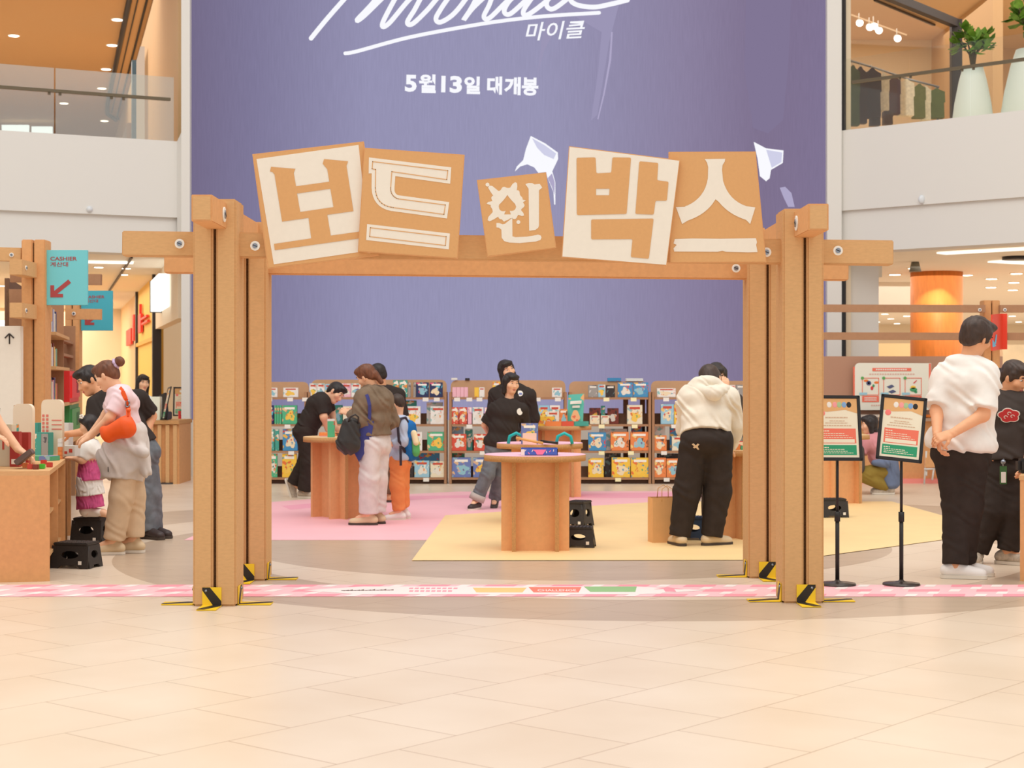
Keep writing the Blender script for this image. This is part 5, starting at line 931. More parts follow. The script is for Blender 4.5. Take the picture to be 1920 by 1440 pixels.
k = MB(); k.box((P(1600, 0, 22.1).x, 22.1, .05), (P(1880, 0, 22.1).x, 22.45, .86)); k.build('lower_panel', cardo, pc); k = MB(); k.box((P(1596, 0, 22.05).x, 22.0, .82), (P(1880, 0, 22.05).x, 22.45, .86), 1); k.build('ledge', [cardo, mat('ledge_grey', (180, 150, 126), .7)], pc)
k = MB(); k.box((P(1600, 0, 22.05).x, 22.0, 0), (P(1880, 0, 22.05).x, 22.1, .06)); k.build('base_strip', mat('base_pink', (244, 150, 140), .6), pc)
ib = thing('instruction_board', 'white instruction board with three red framed pictures on the right partition', 'sign', (P(1672, 0, 22.3).x, 22.3, P(0, 770, 22.3).z))
iP = lambda x, y: (1590+x/9, 670+y/9); Yi = 22.3
flat('panel', [[iP(*q) for q in [(112, 180), (120, 140), (150, 105), (190, 95), (1400, 100), (1400, 890), (200, 890), (112, 890)]]], Yi, .03, mat('board_white', (236, 236, 222), .6), ib)
flat('edge_strip', [[iP(*q) for q in [(88, 160), (112, 160), (112, 890), (88, 890)]]], Yi, .03, pred, ib); flat('edge_strip', [[iP(*q) for q in [(1365, 105), (1400, 105), (1400, 890), (1365, 890)]]], Yi-.017, .002, pred, ib)
flat('title_band', [[iP(*q) for q in [(412, 180), (1068, 180), (1068, 232), (412, 232)]]], Yi-.018, .004, pred, ib)
k = MB()
for i in range(14): a, b_ = P(*iP(470+i*38, 195), Yi-.0205), P(*iP(498+i*38, 218), Yi-.0205); k.box(a, (b_.x, Yi-.022, b_.z))
k.build('title_lettering', paper, ib)
k = MB()
for i in range(18): a, b_ = P(*iP(360+i*43, 272), Yi-.016), P(*iP(390+i*43, 296), Yi-.016); k.box(a, (b_.x, Yi-.018, b_.z))
for i in range(8): a, b_ = P(*iP(390+i*38, 798), Yi-.016), P(*iP(420+i*38, 822), Yi-.016); k.box(a, (b_.x, Yi-.018, b_.z))
k.build('small_print', mat('print_soft', (226, 190, 176), .6), ib)
gdot = mat('print_leaf', (96, 170, 92), .6)
for i, x in enumerate((238, 598, 958)):
    ol = [iP(x, 345), iP(x+285, 345), iP(x+285, 640), iP(x, 640)]; inr = [iP(x+10, 355), iP(x+275, 355), iP(x+275, 630), iP(x+10, 630)]
    flat('picture_frame', [ol, inr], Yi-.018, .004, pred, ib); flat('caption_box', [[iP(x, 650), iP(x+285, 650), iP(x+285, 755), iP(x, 755)]], Yi-.018, .004, pred, ib)
    k = MB(); [k.box(P(*iP(x+40+j*26, 675+r_*35), Yi-.0205), P(*iP(x+60+j*26, 695+r_*35), Yi-.0205)+V((0, -.0015, 0))) for j in range(8) for r_ in range(2)]; k.build('caption_lettering', paper, ib)
    flat('number_dot', [[iP(*q) for q in circle(x+5, 350, 26)]], Yi-.021, .004, gdot, ib); flat('note_box', [[iP(*q) for q in [(x-45, 595), (x+85, 595), (x+85, 635), (x-45, 635)]]], Yi-.022, .004, mat('print_sky', (160, 208, 226), .6), ib)
def blob(cx, cy, rx, ry, m): flat('picture', [[iP(*q) for q in circle(cx, cy, rx, 16, ry)]], Yi-.018, .003, m, ib)
po_, pb_, pg_, pr_ = mat('pic_orange', (240, 130, 60), .6), mat('pic_navy', (84, 92, 130), .6), mat('pic_green', (70, 160, 110), .6), mat('pic_red', (214, 70, 70), .6)
blob(305, 395, 40, 20, po_); blob(350, 435, 42, 40, pb_); blob(350, 435, 20, 18, paper); blob(405, 520, 24, 34, pr_); blob(430, 480, 20, 24, pg_); blob(480, 425, 40, 20, po_); blob(1105, 545, 62, 36, pg_); blob(1100, 505, 45, 28, mat('pic_yellow', (246, 206, 80), .6)); blob(1145, 585, 26, 20, pg_)
flat('picture', [[iP(*q) for q in [(650, 495), (740, 460), (785, 492), (705, 530)]]], Yi-.018, .003, pb_, ib); flat('picture', [[iP(*q) for q in [(680, 580), (760, 545), (815, 580), (735, 612)]]], Yi-.018, .003, pb_, ib); flat('picture', [[iP(*q) for q in [(1100, 430), (1155, 385), (1165, 395), (1112, 445)]]], Yi-.018, .003, pr_, ib)
rs = thing('direction_sign', 'red two-sided direction sign with a blue arrow on the right frame post', 'sign', (P(1872, 0, 20.5).x, 20.5, P(0, 656, 20.5).z)); rdm = mat('sign_vermilion', (232, 76, 52), .5)
k = MB(); k.quad(P(1858, 658, 20.35), P(1876, 655, 20.7), P(1876, 588, 20.7), P(1858, 590, 20.35), th=-.02); k.build('panel', rdm, rs); k = MB(); k.quad(P(1876, 655, 20.7), P(1888, 655, 20.66), P(1888, 588, 20.66), P(1876, 588, 20.7), th=.02); k.build('panel', rdm, rs)
k = MB(); k.quad(P(1861, 602, 20.36), P(1873, 601, 20.6), P(1873, 597, 20.6), P(1861, 598, 20.36)); k.quad(P(1868, 608, 20.5), P(1873, 608, 20.6), P(1873, 604, 20.6), P(1868, 604, 20.5)); k.quad(P(1864, 645, 20.4), P(1867, 645, 20.46), P(1869, 628, 20.5), P(1867, 627, 20.46)); k.add([P(1860.5, 636, 20.34), P(1867.5, 649, 20.47), P(1860.5, 651, 20.34)], [[0, 1, 2]]); k.v = [(x, y-.012, z) for x, y, z in k.v]; k.build('print', mat('sign_sky', (110, 190, 226), .5), rs)
tv = thing('display_screen', 'black screen standing behind the man in the dark sweatshirt', 'screen', (P(1873, 0, 16).x, 16, 0)); k = MB(); k.box((P(1859, 0, 16).x, 16, P(0, 742, 16).z), (P(1895, 0, 16).x, 16.06, P(0, 690, 16).z), 0, .005); k.build('panel', mat('screen_black', (44, 38, 38), .4), tv); k = MB(); k.box((P(1876, 0, 16).x, 16.02, .02), (P(1880, 0, 16).x, 16.05, P(0, 742, 16).z)); k.box((P(1866, 0, 16).x, 15.9, 0), (P(1890, 0, 16).x, 16.15, .02)); k.build('stand', black, tv)
ea = thing('display_easel', 'white metal display easel low behind the white T-shirt man', 'easel', (P(1745, 0, 21.85).x, 21.85, 0)); ym_ = 21.85
for a, b_ in (((1733, 907.5), (1737, 846)), ((1737, 904-12), (1737, 892-12)), ((1766, 907.5), (1760, 846)), ((1733, 880), (1766, 878)), ((1748, 900), (1752, 870))): k = MB(); k.cyl(P(a[0], a[1], ym_), P(b_[0], b_[1], ym_+.05), .012); k.build('tube', wallw, ea)
k = MB(); k.quad(P(1734, 876, ym_), P(1765, 876, ym_), P(1763, 845, ym_+.05), P(1736, 845, ym_+.05), th=.01); k.build('board', cardo, ea)
q = P(1912.5, 0, 11.3); zt = P(0, 892, 11.3).z; rc_ = local('display_counter', 'cardboard counter cut by the right edge of the photo', 'counter', (q.x, 11.3, 0), R(-20)); k = MB(); k.box((0, 0, 0), (1.2, .55, zt-.03)); k.build('body', cardo, rc_); k = MB(); k.box((-.006, -.006, zt-.03), (1.21, .56, zt)); k.build('countertop', card, rc_)
k = MB(); q = P(1916, 872, 11.6); k.box(q-V((.035, .05, .05)), q+V((.2, .05, .05)), 0, .02); solo(k, 'handbag', black, 'black bag resting on the counter at the right edge', 'bag'); bpy.data.objects['handbag'].location.z = P(0, 891, 11.3).z
# ------------------------------------------------------------------ people: smooth blended bodies and clothes
class Sdf:
    def __init__(s): s.ops = []; s.lo = []; s.hi = []
    def _b(s, pts, r):
        for p in pts: s.lo.append([p[i]-r for i in range(3)]); s.hi.append([p[i]+r for i in range(3)])
    def rc(s, a, b, ra, rb, k=.03, n=None, sq=1.0, cut=False, cuta=False, sub=False):   # tapered capsule, optionally flattened along n
        a, b = np.array(a, float), np.array(b, float); m = max(ra, rb)
        if not sub: s._b((a, b), m+.02)
        s.ops.append(('rc', a, b, ra, rb, k, None if n is None else np.array(V(n).normalized()), sq, cut, cuta, sub)); return s
    def ec(s, a, b, u, n, A, B, k=.03, cut=False, cuta=False):   # elliptical tapered column: half widths along u and n at both ends
        a, b = np.array(a, float), np.array(b, float); m = max(A+B); s._b((a, b), m+.02)
        s.ops.append(('ec', a, b, np.array(V(u).normalized()), np.array(V(n).normalized()), A, B, k, cut, cuta, False)); return s
    def el(s, c, Rm, rad, k=.02, sub=False):                     # ellipsoid with axes Rm (rows)
        c = np.array(c, float)
        if not sub: s._b((c,), max(rad)+.02)
        s.ops.append(('el', c, np.array([list(V(r).normalized()) for r in Rm]), np.array(rad, float), k, sub)); return s
    def mesh(s, h, fold=None, clip=None):
        lo = np.min(s.lo, 0)-2*h; hi = np.max(s.hi, 0)+2*h; N = np.ceil((hi-lo)/h).astype(int)+1
        ax = [lo[i]+h*np.arange(N[i]) for i in range(3)]; Fd = np.full(N, .25, np.float32)
        for op in s.ops:
            if op[0] == 'el': pts = op[1][None]; m = op[3].max()
            else: pts = np.stack((op[1], op[2])); m = max(op[3], op[4]) if op[0] == 'rc' else max(op[5]+op[6])
            m += .08; i0 = np.maximum(0, ((pts.min(0)-m-lo)/h).astype(int)); i1 = np.minimum(N, ((pts.max(0)+m-lo)/h).astype(int)+2)
            sl = tuple(slice(i0[i], i1[i]) for i in range(3))
            if any(i1 <= i0): continue
            X, Y, Z = np.meshgrid(ax[0][sl[0]], ax[1][sl[1]], ax[2][sl[2]], indexing='ij'); q = np.stack((X, Y, Z), -1).astype(np.float32)
            if op[0] == 'el':
                _, c, Rm, rad, k, sub = op; e = ((q-c) @ Rm.T.astype(np.float32))/rad; l = np.sqrt((e*e).sum(-1))+1e-6; g = np.sqrt(((e/rad)**2).sum(-1))+1e-6; d = l*(l-1)/g
            elif op[0] == 'rc':
                _, a, b, ra, rb, k, n, sq, cut, cuta, sub = op; ab = b-a; L = np.sqrt(ab@ab)+1e-9; r = q-a; t = (r@ab)/(L*L); tc = np.clip(t, 0, 1); r = r-tc[..., None]*ab
                if n is not None: rn = r@n; r = r+(rn*(sq-1))[..., None]*n
                d = np.sqrt((r*r).sum(-1))-(ra+(rb-ra)*tc)
                if n is not None: d = d/max(1, sq**.5)
                if cut: d = np.maximum(d, (t-1)*L)
                if cuta: d = np.maximum(d, -t*L)
            else:
                _, a, b, u, n, A, B, k, cut, cuta, sub = op; ab = b-a; L = np.sqrt(ab@ab)+1e-9; r = q-a; t = (r@ab)/(L*L); tc = np.clip(t, 0, 1); wa = A[0]+(B[0]-A[0])*tc; wb = A[1]+(B[1]-A[1])*tc
                w_ = ab/L; u2 = u-w_*(u@w_); u2 = u2/np.linalg.norm(u2); n2 = np.cross(w_, u2); hh = (t-tc)*L/(np.minimum(wa, wb)*.7)
                e = np.sqrt(((r@u2)/wa)**2+((r@n2)/wb)**2+hh**2)+1e-6; d = (e-1)*np.minimum(wa, wb)*.8
                if cut: d = np.maximum(d, (t-1)*L)
                if cuta: d = np.maximum(d, -t*L)
            f = Fd[sl]
            if sub: hq = np.clip(.5-.5*(f+d)/k, 0, 1); Fd[sl] = f*(1-hq)+(-d)*hq+k*hq*(1-hq)
            else: hq = np.clip(.5+.5*(f-d)/k, 0, 1); Fd[sl] = f*(1-hq)+d*hq-k*hq*(1-hq)
        if fold is not None:
            amp, fr, d1, ph = fold; fr = fr*3 if fr < 80 else fr; d1 = np.array(V(d1).normalized()); X, Y, Z = np.meshgrid(*ax, indexing='ij')
            u = X*d1[0]+Y*d1[1]+Z*d1[2]; Fd += (amp*(np.sin(fr*u+2.2*np.sin(fr*.31*(X*1.3+Z*.8)+ph)+1.6*np.sin(fr*.27*(Y*1.2-Z*.9)+ph*2))*(.55+.45*np.sin(fr*.35*(Z+X*.6)+ph)))).astype(np.float32)
        return surf_nets(Fd, lo, h)
def surf_nets(Fd, lo, h):
    S = Fd < 0; nx, ny, nz = Fd.shape; cs = (nx-1, ny-1, nz-1); acc = np.zeros(cs+(3,), np.float32); cnt = np.zeros(cs, np.float32)
    cor = lambda A, c: A[c[0]:nx-1+c[0], c[1]:ny-1+c[1], c[2]:nz-1+c[2]]
    for a in range(3):
        o1, o2 = [i for i in range(3) if i != a]
        for i in (0, 1):
            for j in (0, 1):
                c0 = [0, 0, 0]; c0[o1] = i; c0[o2] = j; c1 = list(c0); c1[a] = 1
                f0, f1 = cor(Fd, c0), cor(Fd, c1); m = cor(S, c0) != cor(S, c1); t = np.where(m, f0/np.where(m, f0-f1, 1), 0)
                acc[..., a] += t; acc[..., o1] += m*i; acc[..., o2] += m*j; cnt += m
    act = cnt > 0; idx = np.full(cs, -1, np.int64); n = int(act.sum()); idx[act] = np.arange(n)
    g = np.argwhere(act); vs = lo+h*(g+acc[act]/cnt[act][:, None]); fs = []
    for a in range(3):
        o1, o2 = [(1, 2), (2, 0), (0, 1)][a]
        s0 = [slice(0, None)]*3; sl0 = [slice(1, d-1) for d in Fd.shape]; sl0[a] = slice(0, Fd.shape[a]-1); sl1 = list(sl0); sl1[a] = slice(1, Fd.shape[a])
        A, B = S[tuple(sl0)], S[tuple(sl1)]
        for flip, m in ((False, A & ~B), (True, B & ~A)):
            e = np.argwhere(m)
            if not len(e): continue
            e[:, o1] += 1; e[:, o2] += 1
            def cell(d1, d2): c = e.copy(); c[:, o1] += d1; c[:, o2] += d2; return idx[c[:, 0], c[:, 1], c[:, 2]]
            q = np.stack((cell(-1, -1), cell(0, -1), cell(0, 0), cell(-1, 0)), 1)
            fs.append(q[:, ::-1] if flip else q)
    f = np.concatenate(fs); f = f[(f >= 0).all(1)]
    return vs, f
def np_mesh(name, chunks, mats):                               # chunks: (verts, quads, material slot)
    vs = np.concatenate([c[0] for c in chunks]); off = 0; fs = []; mi = []
    for v, f, m in chunks: fs.append(f+off); mi.append(np.full(len(f), m)); off += len(v)
    fs = np.concatenate(fs); mi = np.concatenate(mi); me = bpy.data.meshes.new(name); me.vertices.add(len(vs)); me.vertices.foreach_set('co', vs.astype(np.float32).ravel())
    me.loops.add(len(fs)*4); me.loops.foreach_set('vertex_index', fs.ravel().astype(np.int32)); me.polygons.add(len(fs)); me.polygons.foreach_set('loop_start', np.arange(0, len(fs)*4, 4, dtype=np.int32)); me.polygons.foreach_set('loop_total', np.full(len(fs), 4, np.int32))
    for m in mats: me.materials.append(m)
    me.polygons.foreach_set('material_index', mi.astype(np.int32)); me.polygons.foreach_set('use_smooth', np.ones(len(fs), bool)); me.update(calc_edges=True); me.validate(); return me
def ballq(c, Rm, rad, seg=12):                                   # small ellipsoid made of quads (eyes, brows, lips)
    c = np.array(c); Rm = np.array([list(V(r).normalized()) for r in Rm]); vs = []; 
    for i in range(seg//2+1):
        for j in range(seg): a, b = math.pi*(i+.001)/(seg/2+.002), 2*math.pi*j/seg; vs.append(c+(np.array([math.sin(a)*math.cos(b), math.sin(a)*math.sin(b), math.cos(a)])*rad) @ Rm)
    return np.array(vs), np.array([[i*seg+j, i*seg+(j+1) % seg, (i+1)*seg+(j+1) % seg, (i+1)*seg+j] for i in range(seg//2) for j in range(seg)])
skin_l = mat('skin', (240, 188, 152), .55, mottle=.03, scale=20); skin_w = mat('skin_warm', (232, 170, 128), .55, mottle=.03, scale=20)
eyew = mat('eye_white', (236, 230, 224), .3); eyed = mat('eye_dark', (40, 26, 22), .3); lipm = mat('lips', (206, 120, 106), .5); browm = mat('brow', (54, 40, 34), .8)
def hair_mat(n, c): return mat(n, c, .5, mottle=.35, scale=40, stretch=(1, 1, .3), bump=.3)
hblk = hair_mat('hair_black', (44, 36, 34)); hbrn = hair_mat('hair_brown', (110, 66, 44)); hdk = hair_mat('hair_dark_brown', (66, 50, 42))
def nv(a): return V(a).normalized()
class Person:
    def __init__(s, label, Y, H=1.68, skin=skin_l, build=1.0):
        s.Y = Y; s.k = H/1.68; s.skin = skin; s.label = label; s.bw = build; s.parts = []
        s.root = bpy.data.objects.new('person', None)
    def p(s, t): return P(t[0], t[1], s.Y+(t[2] if len(t) > 2 else 0))
    def pose(s, head, face, neck, sh, el, wr, pel, hip, kn, an, hand=((0, 0, -1), (0, 0, -1)), palm=None, toes=((1, 0, 0), (1, 0, 0)), curl=(.5, .5), front=None, up=None):
        g = s.p; s.head, s.neck, s.pel = g(head), g(neck), g(pel); s.fd = nv(face); s.sh = [g(q) for q in sh]; s.el = [g(q) for q in el]; s.wr = [g(q) for q in wr]
        s.hip = [g(q) for q in hip]; s.kn = [g(q) for q in kn]; s.an = [g(q) for q in an]; s.hd = [nv(h) for h in hand]; s.toes = [nv(t) for t in toes]; s.curl = curl
        s.u = nv(s.sh[1]-s.sh[0]); s.sp = nv(s.neck-s.pel); s.n = nv(s.u.cross(s.sp)); fr = V(front) if front else s.fd
        if s.n.dot(fr) < 0: s.n = -s.n
        uh = V(up) if up else (s.head-s.neck); uh = uh-s.fd*uh.dot(s.fd); s.hu = nv(uh) if uh.length > 1e-3 else V((0, 0, 1)); s.hr = nv(s.fd.cross(s.hu)); s.palm = palm or (s.n, s.n)
        foot = (s.an[0]+s.an[1])/2; s.root.location = (foot.x, foot.y, 0)
        return s
    def torso(s, S, e, t0=0., t1=1., flare=0, k=.05, cut=False):         # t along pelvis -> neck
        L = s.neck-s.pel; b = s.bw*s.k; e = e*.75 if e > 0 else e; N = [(-.18, .158, .108), (0, .165, .112), (.36, .138, .1), (.72, .17, .118), (.93, .14, .085)]
        hipc = [tuple(s.pel+L*t) for t, _, _ in N]; prev = None
        for i in range(len(N)-1):
            (ta, wa, da), (tb, wb, db) = N[i], N[i+1]
            if tb <= t0 or ta >= t1: continue
            f = lambda t, w0, w1: w0+(w1-w0)*(t-ta)/(tb-ta)
            a, c = max(ta, t0), min(tb, t1); fl = lambda t: flare*(1-max(0, min(1, (t-t0)/.8)))
            S.ec(s.pel+L*a, s.pel+L*c, s.u, s.n, (f(a, wa, wb)*b+e+fl(a), f(a, da, db)*b+e+fl(a)), (f(c, wa, wb)*b+e+fl(c), f(c, da, db)*b+e+fl(c)), k, cuta=(cut and a == t0))
        if t1 >= 1:
            c0 = s.pel+L*.86
            for q in s.sh: S.rc(c0+(q-c0)*.35, q-s.sp*.012, .072*b+e*.6, .046*b+e*.6, k)
        return S
    def body(s):
        k = s.k; S = Sdf(); s.torso(S, -.006); S.rc(s.neck-s.sp*.02, s.head-s.hu*.03*k-s.fd*.01*k, .056*k*s.bw, .052*k, .04)
        for i in (0, 1):
            S.rc(s.sh[i], s.el[i], .05*k*s.bw, .041*k*s.bw, .04); S.rc(s.el[i], s.wr[i], .041*k*s.bw, .028*k, .03)
            S.rc(s.hip[i], s.kn[i], .078*k*s.bw, .054*k, .04); S.rc(s.kn[i], s.an[i], .053*k, .036*k, .03); S.rc(s.an[i], s.an[i]+s.toes[i]*.11*k+V((0, 0, -.045*k)), .036*k, .028*k, .03)
        ch = [S.mesh(.011)+(0,)]
        D = Sdf(); c, f, u, r = s.head, s.fd, s.hu, s.hr; Rm = (r, f, u)
        D.el(c+u*.028*k-f*.012*k, Rm, (.074*k, .092*k, .090*k), .03); D.el(c-u*.045*k+f*.022*k, Rm, (.056*k, .066*k, .066*k), .04); D.el(c-u*.093*k+f*.055*k, Rm, (.026*k, .024*k, .02*k), .03)
        D.rc(c+f*.078*k+u*.012*k, c+f*.098*k-u*.028*k, .008*k, .0135*k, .015); D.el(c+f*.086*k-u*.032*k, Rm, (.018*k, .012*k, .01*k), .01)
        D.rc(c+f*.07*k+u*.033*k-r*.035*k, c+f*.07*k+u*.033*k+r*.035*k, .013*k, .013*k, .02)
        D.rc(s.neck-s.sp*.01, c-u*.05*k-f*.02*k, .054*k*s.bw, .05*k, .04)
        for q in (-1, 1):
            D.el(c+r*q*.033*k+f*.094*k+u*.012*k, Rm, (.018*k, .014*k, .012*k), .01, sub=True)
            D.el(c+r*q*.077*k-f*.004*k-u*.006*k, (nv(r*q+f*.4), f, u), (.010*k, .019*k, .031*k), .006); D.el(c+r*q*.048*k+f*.058*k-u*.022*k, Rm, (.022*k, .02*k, .02*k), .03)
        ch.append(D.mesh(.0055)+(0,))
        for q in (-1, 1):
            e = c+r*q*.033*k+f*.070*k+u*.012*k; ch.append(ballq(e, Rm, (.014*k, .012*k, .0085*k))+(1,)); ch.append(ballq(e+f*.0085*k-u*.001, Rm, (.0065*k, .005*k, .0065*k))+(2,))
            ch.append(ballq(c+r*q*.034*k+f*.083*k+u*.036*k, Rm, (.021*k, .006*k, .0045*k))+(4,))
        ch.append(ballq(c+f*.083*k-u*.060*k, Rm, (.023*k, .011*k, .005*k))+(3,)); ch.append(ballq(c+f*.082*k-u*.068*k, Rm, (.019*k, .011*k, .006*k))+(3,))
        for i in (0, 1): ch += [s.hand(i)]
        me = np_mesh('person', ch, [s.skin, eyew, eyed, lipm, browm]); o = s.root; bpy.data.objects.remove(o)
        loc = (s.an[0]+s.an[1])/2; loc.z = 0; me.transform(Matrix.Translation(-loc)); o = bpy.data.objects.new('person', me); o.location = loc; C.objects.link(o); ORG[o.name] = loc; tag(o, s.label, 'person'); s.root = o; return s
    def hand(s, i):
        k = s.k*.97; w, h = s.wr[i], s.hd[i]; pn = V(s.palm[i]); pn = nv(pn-h*pn.dot(h)); sd = nv(h.cross(pn)); q = 1 if i else -1; sd = sd*q; cu = s.curl[i]; H = Sdf()
        fa = nv(s.el[i]-w); H.rc(w+fa*.07*k, w, .031*k, .027*k, .02); H.rc(w, w+h*.035*k, .026*k, .028*k, .02, n=pn, sq=1.4)
        kn = w+h*.088*k
        H.rc(w+h*.03*k-sd*.018*k, kn-sd*.024*k, .02*k, .017*k, .015, n=pn, sq=1.5); H.rc(w+h*.03*k+sd*.016*k, kn+sd*.024*k, .022*k, .017*k, .015, n=pn, sq=1.5); H.rc(w+h*.03*k, kn, .024*k, .018*k, .015, n=pn, sq=1.5)
        for j, (o_, L) in enumerate(((.030, .066), (.011, .076), (-.009, .071), (-.028, .055))):
            b = kn+sd*o_*k*1.05; d = h; r = .0088*k
            for m, (fr, an) in enumerate(((.45, .35), (.32, .75), (.25, .6))):
                a_ = an*cu*(1+.12*j); d = nv(d*math.cos(a_)+pn*math.sin(a_)); e = b+d*L*k*fr; H.rc(b, e, r, r*.93, .006); b = e; r *= .94
        b = w+h*.028*k+sd*.026*k; d = nv(h*.6+sd*.75+pn*.35); e = b+d*.04*k; H.rc(b, e, .0135*k, .0105*k, .012); d2 = nv(h*.85+sd*.25+pn*.45*(.5+cu)); e2 = e+d2*.03*k; H.rc(e, e2, .0105*k, .0095*k, .006); H.rc(e2, e2+d2*.02*k, .0095*k, .0075*k, .006)
        return H.mesh(.0042)+(0,)
    def add(s, name, S, h, m, fold=None, label=None, extra=()):
        me = np_mesh(name, [S.mesh(h, fold)+(0,)], [m]); return obj(name, me, s.root, label)
    def shirt(s, m, e=.02, hem=0., sleeve='short', sr=.068, flare=.0, fold=(.004, 30, (1, .3, .5), 1), name='shirt', h=.0095, sl=.72, wrist=.03):
        S = Sdf(); s.torso(S, e, hem, 1.0, flare, cut=True); b = s.bw*s.k
        S.rc(s.neck-s.sp*.10*s.k, s.neck-s.sp*.012*s.k, .085*b+e, .058*b+e*.4, .05, cut=True)
        for i in (0, 1):
            if sleeve == 'short': S.rc(s.sh[i], s.sh[i]+(s.el[i]-s.sh[i])*sl, (.05+e*.4)*b, sr*b, .04, cut=True)
            elif sleeve == 'long':
                S.rc(s.sh[i], s.el[i], (.052+e*.4)*b, (.05+e*.5)*b, .04); S.rc(s.el[i], s.wr[i]+(s.el[i]-s.wr[i])*.06, (.052+e*.5)*b, (wrist+e*.45)*b, .03, cut=True)
        return s.add(name, S, h, m, fold)
    def trousers(s, m, e=.018, hem=.08, knee=.075, top=.12, fold=(.004, 26, (.4, .3, 1), 2), name='trousers', h=.0095, stop=(.97, .97), thigh=.098):
        S = Sdf(); L = s.neck-s.pel; b = s.bw*s.k
        S.ec(s.pel-L*.16, s.pel+L*top, s.u, s.n, (.155*b+e, .115*b+e), (.145*b+e*.7, .102*b+e*.7), .05, cut=True)
        for i in (0, 1):
            a = s.kn[i]+(s.an[i]-s.kn[i])*stop[i]; S.rc(s.hip[i], s.kn[i], thigh*b+e*.4, knee*s.k, .045); S.rc(s.kn[i], a, knee*s.k, hem*s.k, .03, cut=True)
        return s.add(name, S, h, m, fold)
    def shoes(s, m, sole, heel=(0, 0), tilt=(0, 0), L=.26, w_=.043, label=None, lace=None):
        for i in (0, 1):
            t = s.toes[i]; t = V((t.x, t.y, 0)).normalized(); up = V((0, 0, 1)); a = s.an[i]; k = s.k
            if tilt[i]: t3 = nv(t*math.cos(tilt[i])-up*math.sin(tilt[i])); up3 = nv(up*math.cos(tilt[i])+t*math.sin(tilt[i]))
            else: t3, up3 = t, up
            r_ = t3.cross(up3); g0 = a-up3*.082*k if tilt[i] else V((a.x, a.y, 0)); hl = g0-t3*.055*k; to = g0+t3*(L-.1)*k; S = Sdf()
            S.rc(hl+up3*.05*k, to+up3*.034*k, w_*.88*k, w_*.92*k, .02, n=up3, sq=1.15); S.rc(hl+up3*.06*k+t3*.01, a+up3*.01*k, w_*.9*k, w_*.86*k, .03); S.rc(g0+up3*.07*k+t3*.03*k, to+up3*.035*k-t3*.03, w_*.78*k, w_*.7*k, .03)
            S.rc(hl-up3*.05*k-t3*.1, to-up3*.05*k+t3*.1, .062*k, .062*k, .004, sub=True)
            o = s.add('shoe', S, .0065, m)
            lp = []; n_ = 10
            for j in range(n_+1): an = -math.pi/2+math.pi*j/n_; lp.append(to+t3*math.cos(an)*w_*1.02*k+r_*math.sin(an)*w_*1.02*k)
            for j in range(n_+1): an = math.pi/2+math.pi*j/n_; lp.append(hl+t3*math.cos(an)*w_*.95*k+r_*math.sin(an)*w_*.9*k)
            K = len(lp); mb = MB(); mb.add([q+up3*.002 for q in lp]+[q+up3*.024*k for q in lp], [list(range(K))[::-1], [K+j for j in range(K)]]+[[j, (j+1) % K, K+(j+1) % K, K+j] for j in range(K)]); mb.build('sole', sole, o)
            if lace:
                mb = MB()
                for j in range(4): c = g0+t3*(.045+.022*j)*k+up3*(.086-.011*j)*k; mb.bar(c-r_*.022*k, c+r_*.022*k+t3*.006*k*(-1)**j, .007*k, .004*k, up=up3)
                mb.build('laces', lace, o)
    def hair(s, m, style='short', extra=None, h=.0065, vol=1.0):
        k = s.k*vol; c, f, u, r = s.head, s.fd, s.hu, s.hr; Rm = (r, f, u); S = Sdf()
        S.el(c+u*.038*k-f*.018*k, Rm, (.086*k, .100*k, .090*k), .02)
        if style == 'short':
            S.el(c-f*.06*k-u*.02*k, Rm, (.068*k, .044*k, .055*k), .03); S.el(c+f*.06*k+u*.09*k, Rm, (.062*k, .042*k, .028*k), .03)
            for q in (-1, 1): S.rc(c+r*q*.074*k+u*.04*k+f*.018*k, c+r*q*.074*k-u*.012*k+f*.016*k, .016*k, .010*k, .02)
        elif style == 'bun':
            S.el(c-f*.065*k-u*.02*k, Rm, (.066*k, .04*k, .05*k), .03); S.el(c+f*.05*k+u*.085*k, Rm, (.066*k, .046*k, .03*k), .03)
        elif style in ('bob', 'long'):
            dn = .10 if style == 'bob' else .24
            for q in (-1, 1): S.rc(c+r*q*.07*k+u*.03*k-f*.01*k, c+r*q*.078*k-u*dn*k-f*.012*k, .036*k, .03*k, .03)
            S.rc(c-f*.06*k+u*.02*k, c-f*.065*k-u*(dn+.01)*k, .065*k, .055*k, .03, n=f, sq=1.5); S.el(c+f*.062*k+u*.082*k, Rm, (.066*k, .036*k, .03*k), .03)
        # keep the face open
        S.el(c+f*.125*k-u*.035*k, Rm, (.062*k, .075*k, .088*k), .015, sub=True)
        if extra: extra(S, s)
        S.ops.append(('el', np.array(c+f*.12*k-u*.03*k), np.array([list(V(q)) for q in Rm]), np.array((.055*k, .06*k, .08*k)), .01, True))
        return s.add('hair', S, h, m, (.0025, 160, r, 1))
from mathutils.bvhtree import BVHTree
def surf(o, x, y):                                              # where the line of sight through a pixel meets a garment
    me = o.data; og = V(o.location) if not o.parent else V(o.parent.location)+V(o.location)
    t = BVHTree.FromPolygons([v.co+og for v in me.vertices], [p.vertices[:] for p in me.polygons]); c = V((0, 0, HC)); d = (P(x, y, 10)-c).normalized()
    h = t.ray_cast(c, d); return (h[0], h[1]) if h[0] is not None else (P(x, y, 15), V((0, -1, 0)))
def decal(name, o, x, y, loops, size, m, parent, off=.004, rot=0):
    q, n = surf(o, x, y); r = V((0, 0, 1)).cross(n).normalized(); M = frame(q+n*off, r, n.cross(r)) @ Matrix.Rotation(rot, 4, 'Z'); return shape(name, [[(a*size, b*size) for a, b in l] for l in loops], .003, M, m, parent)
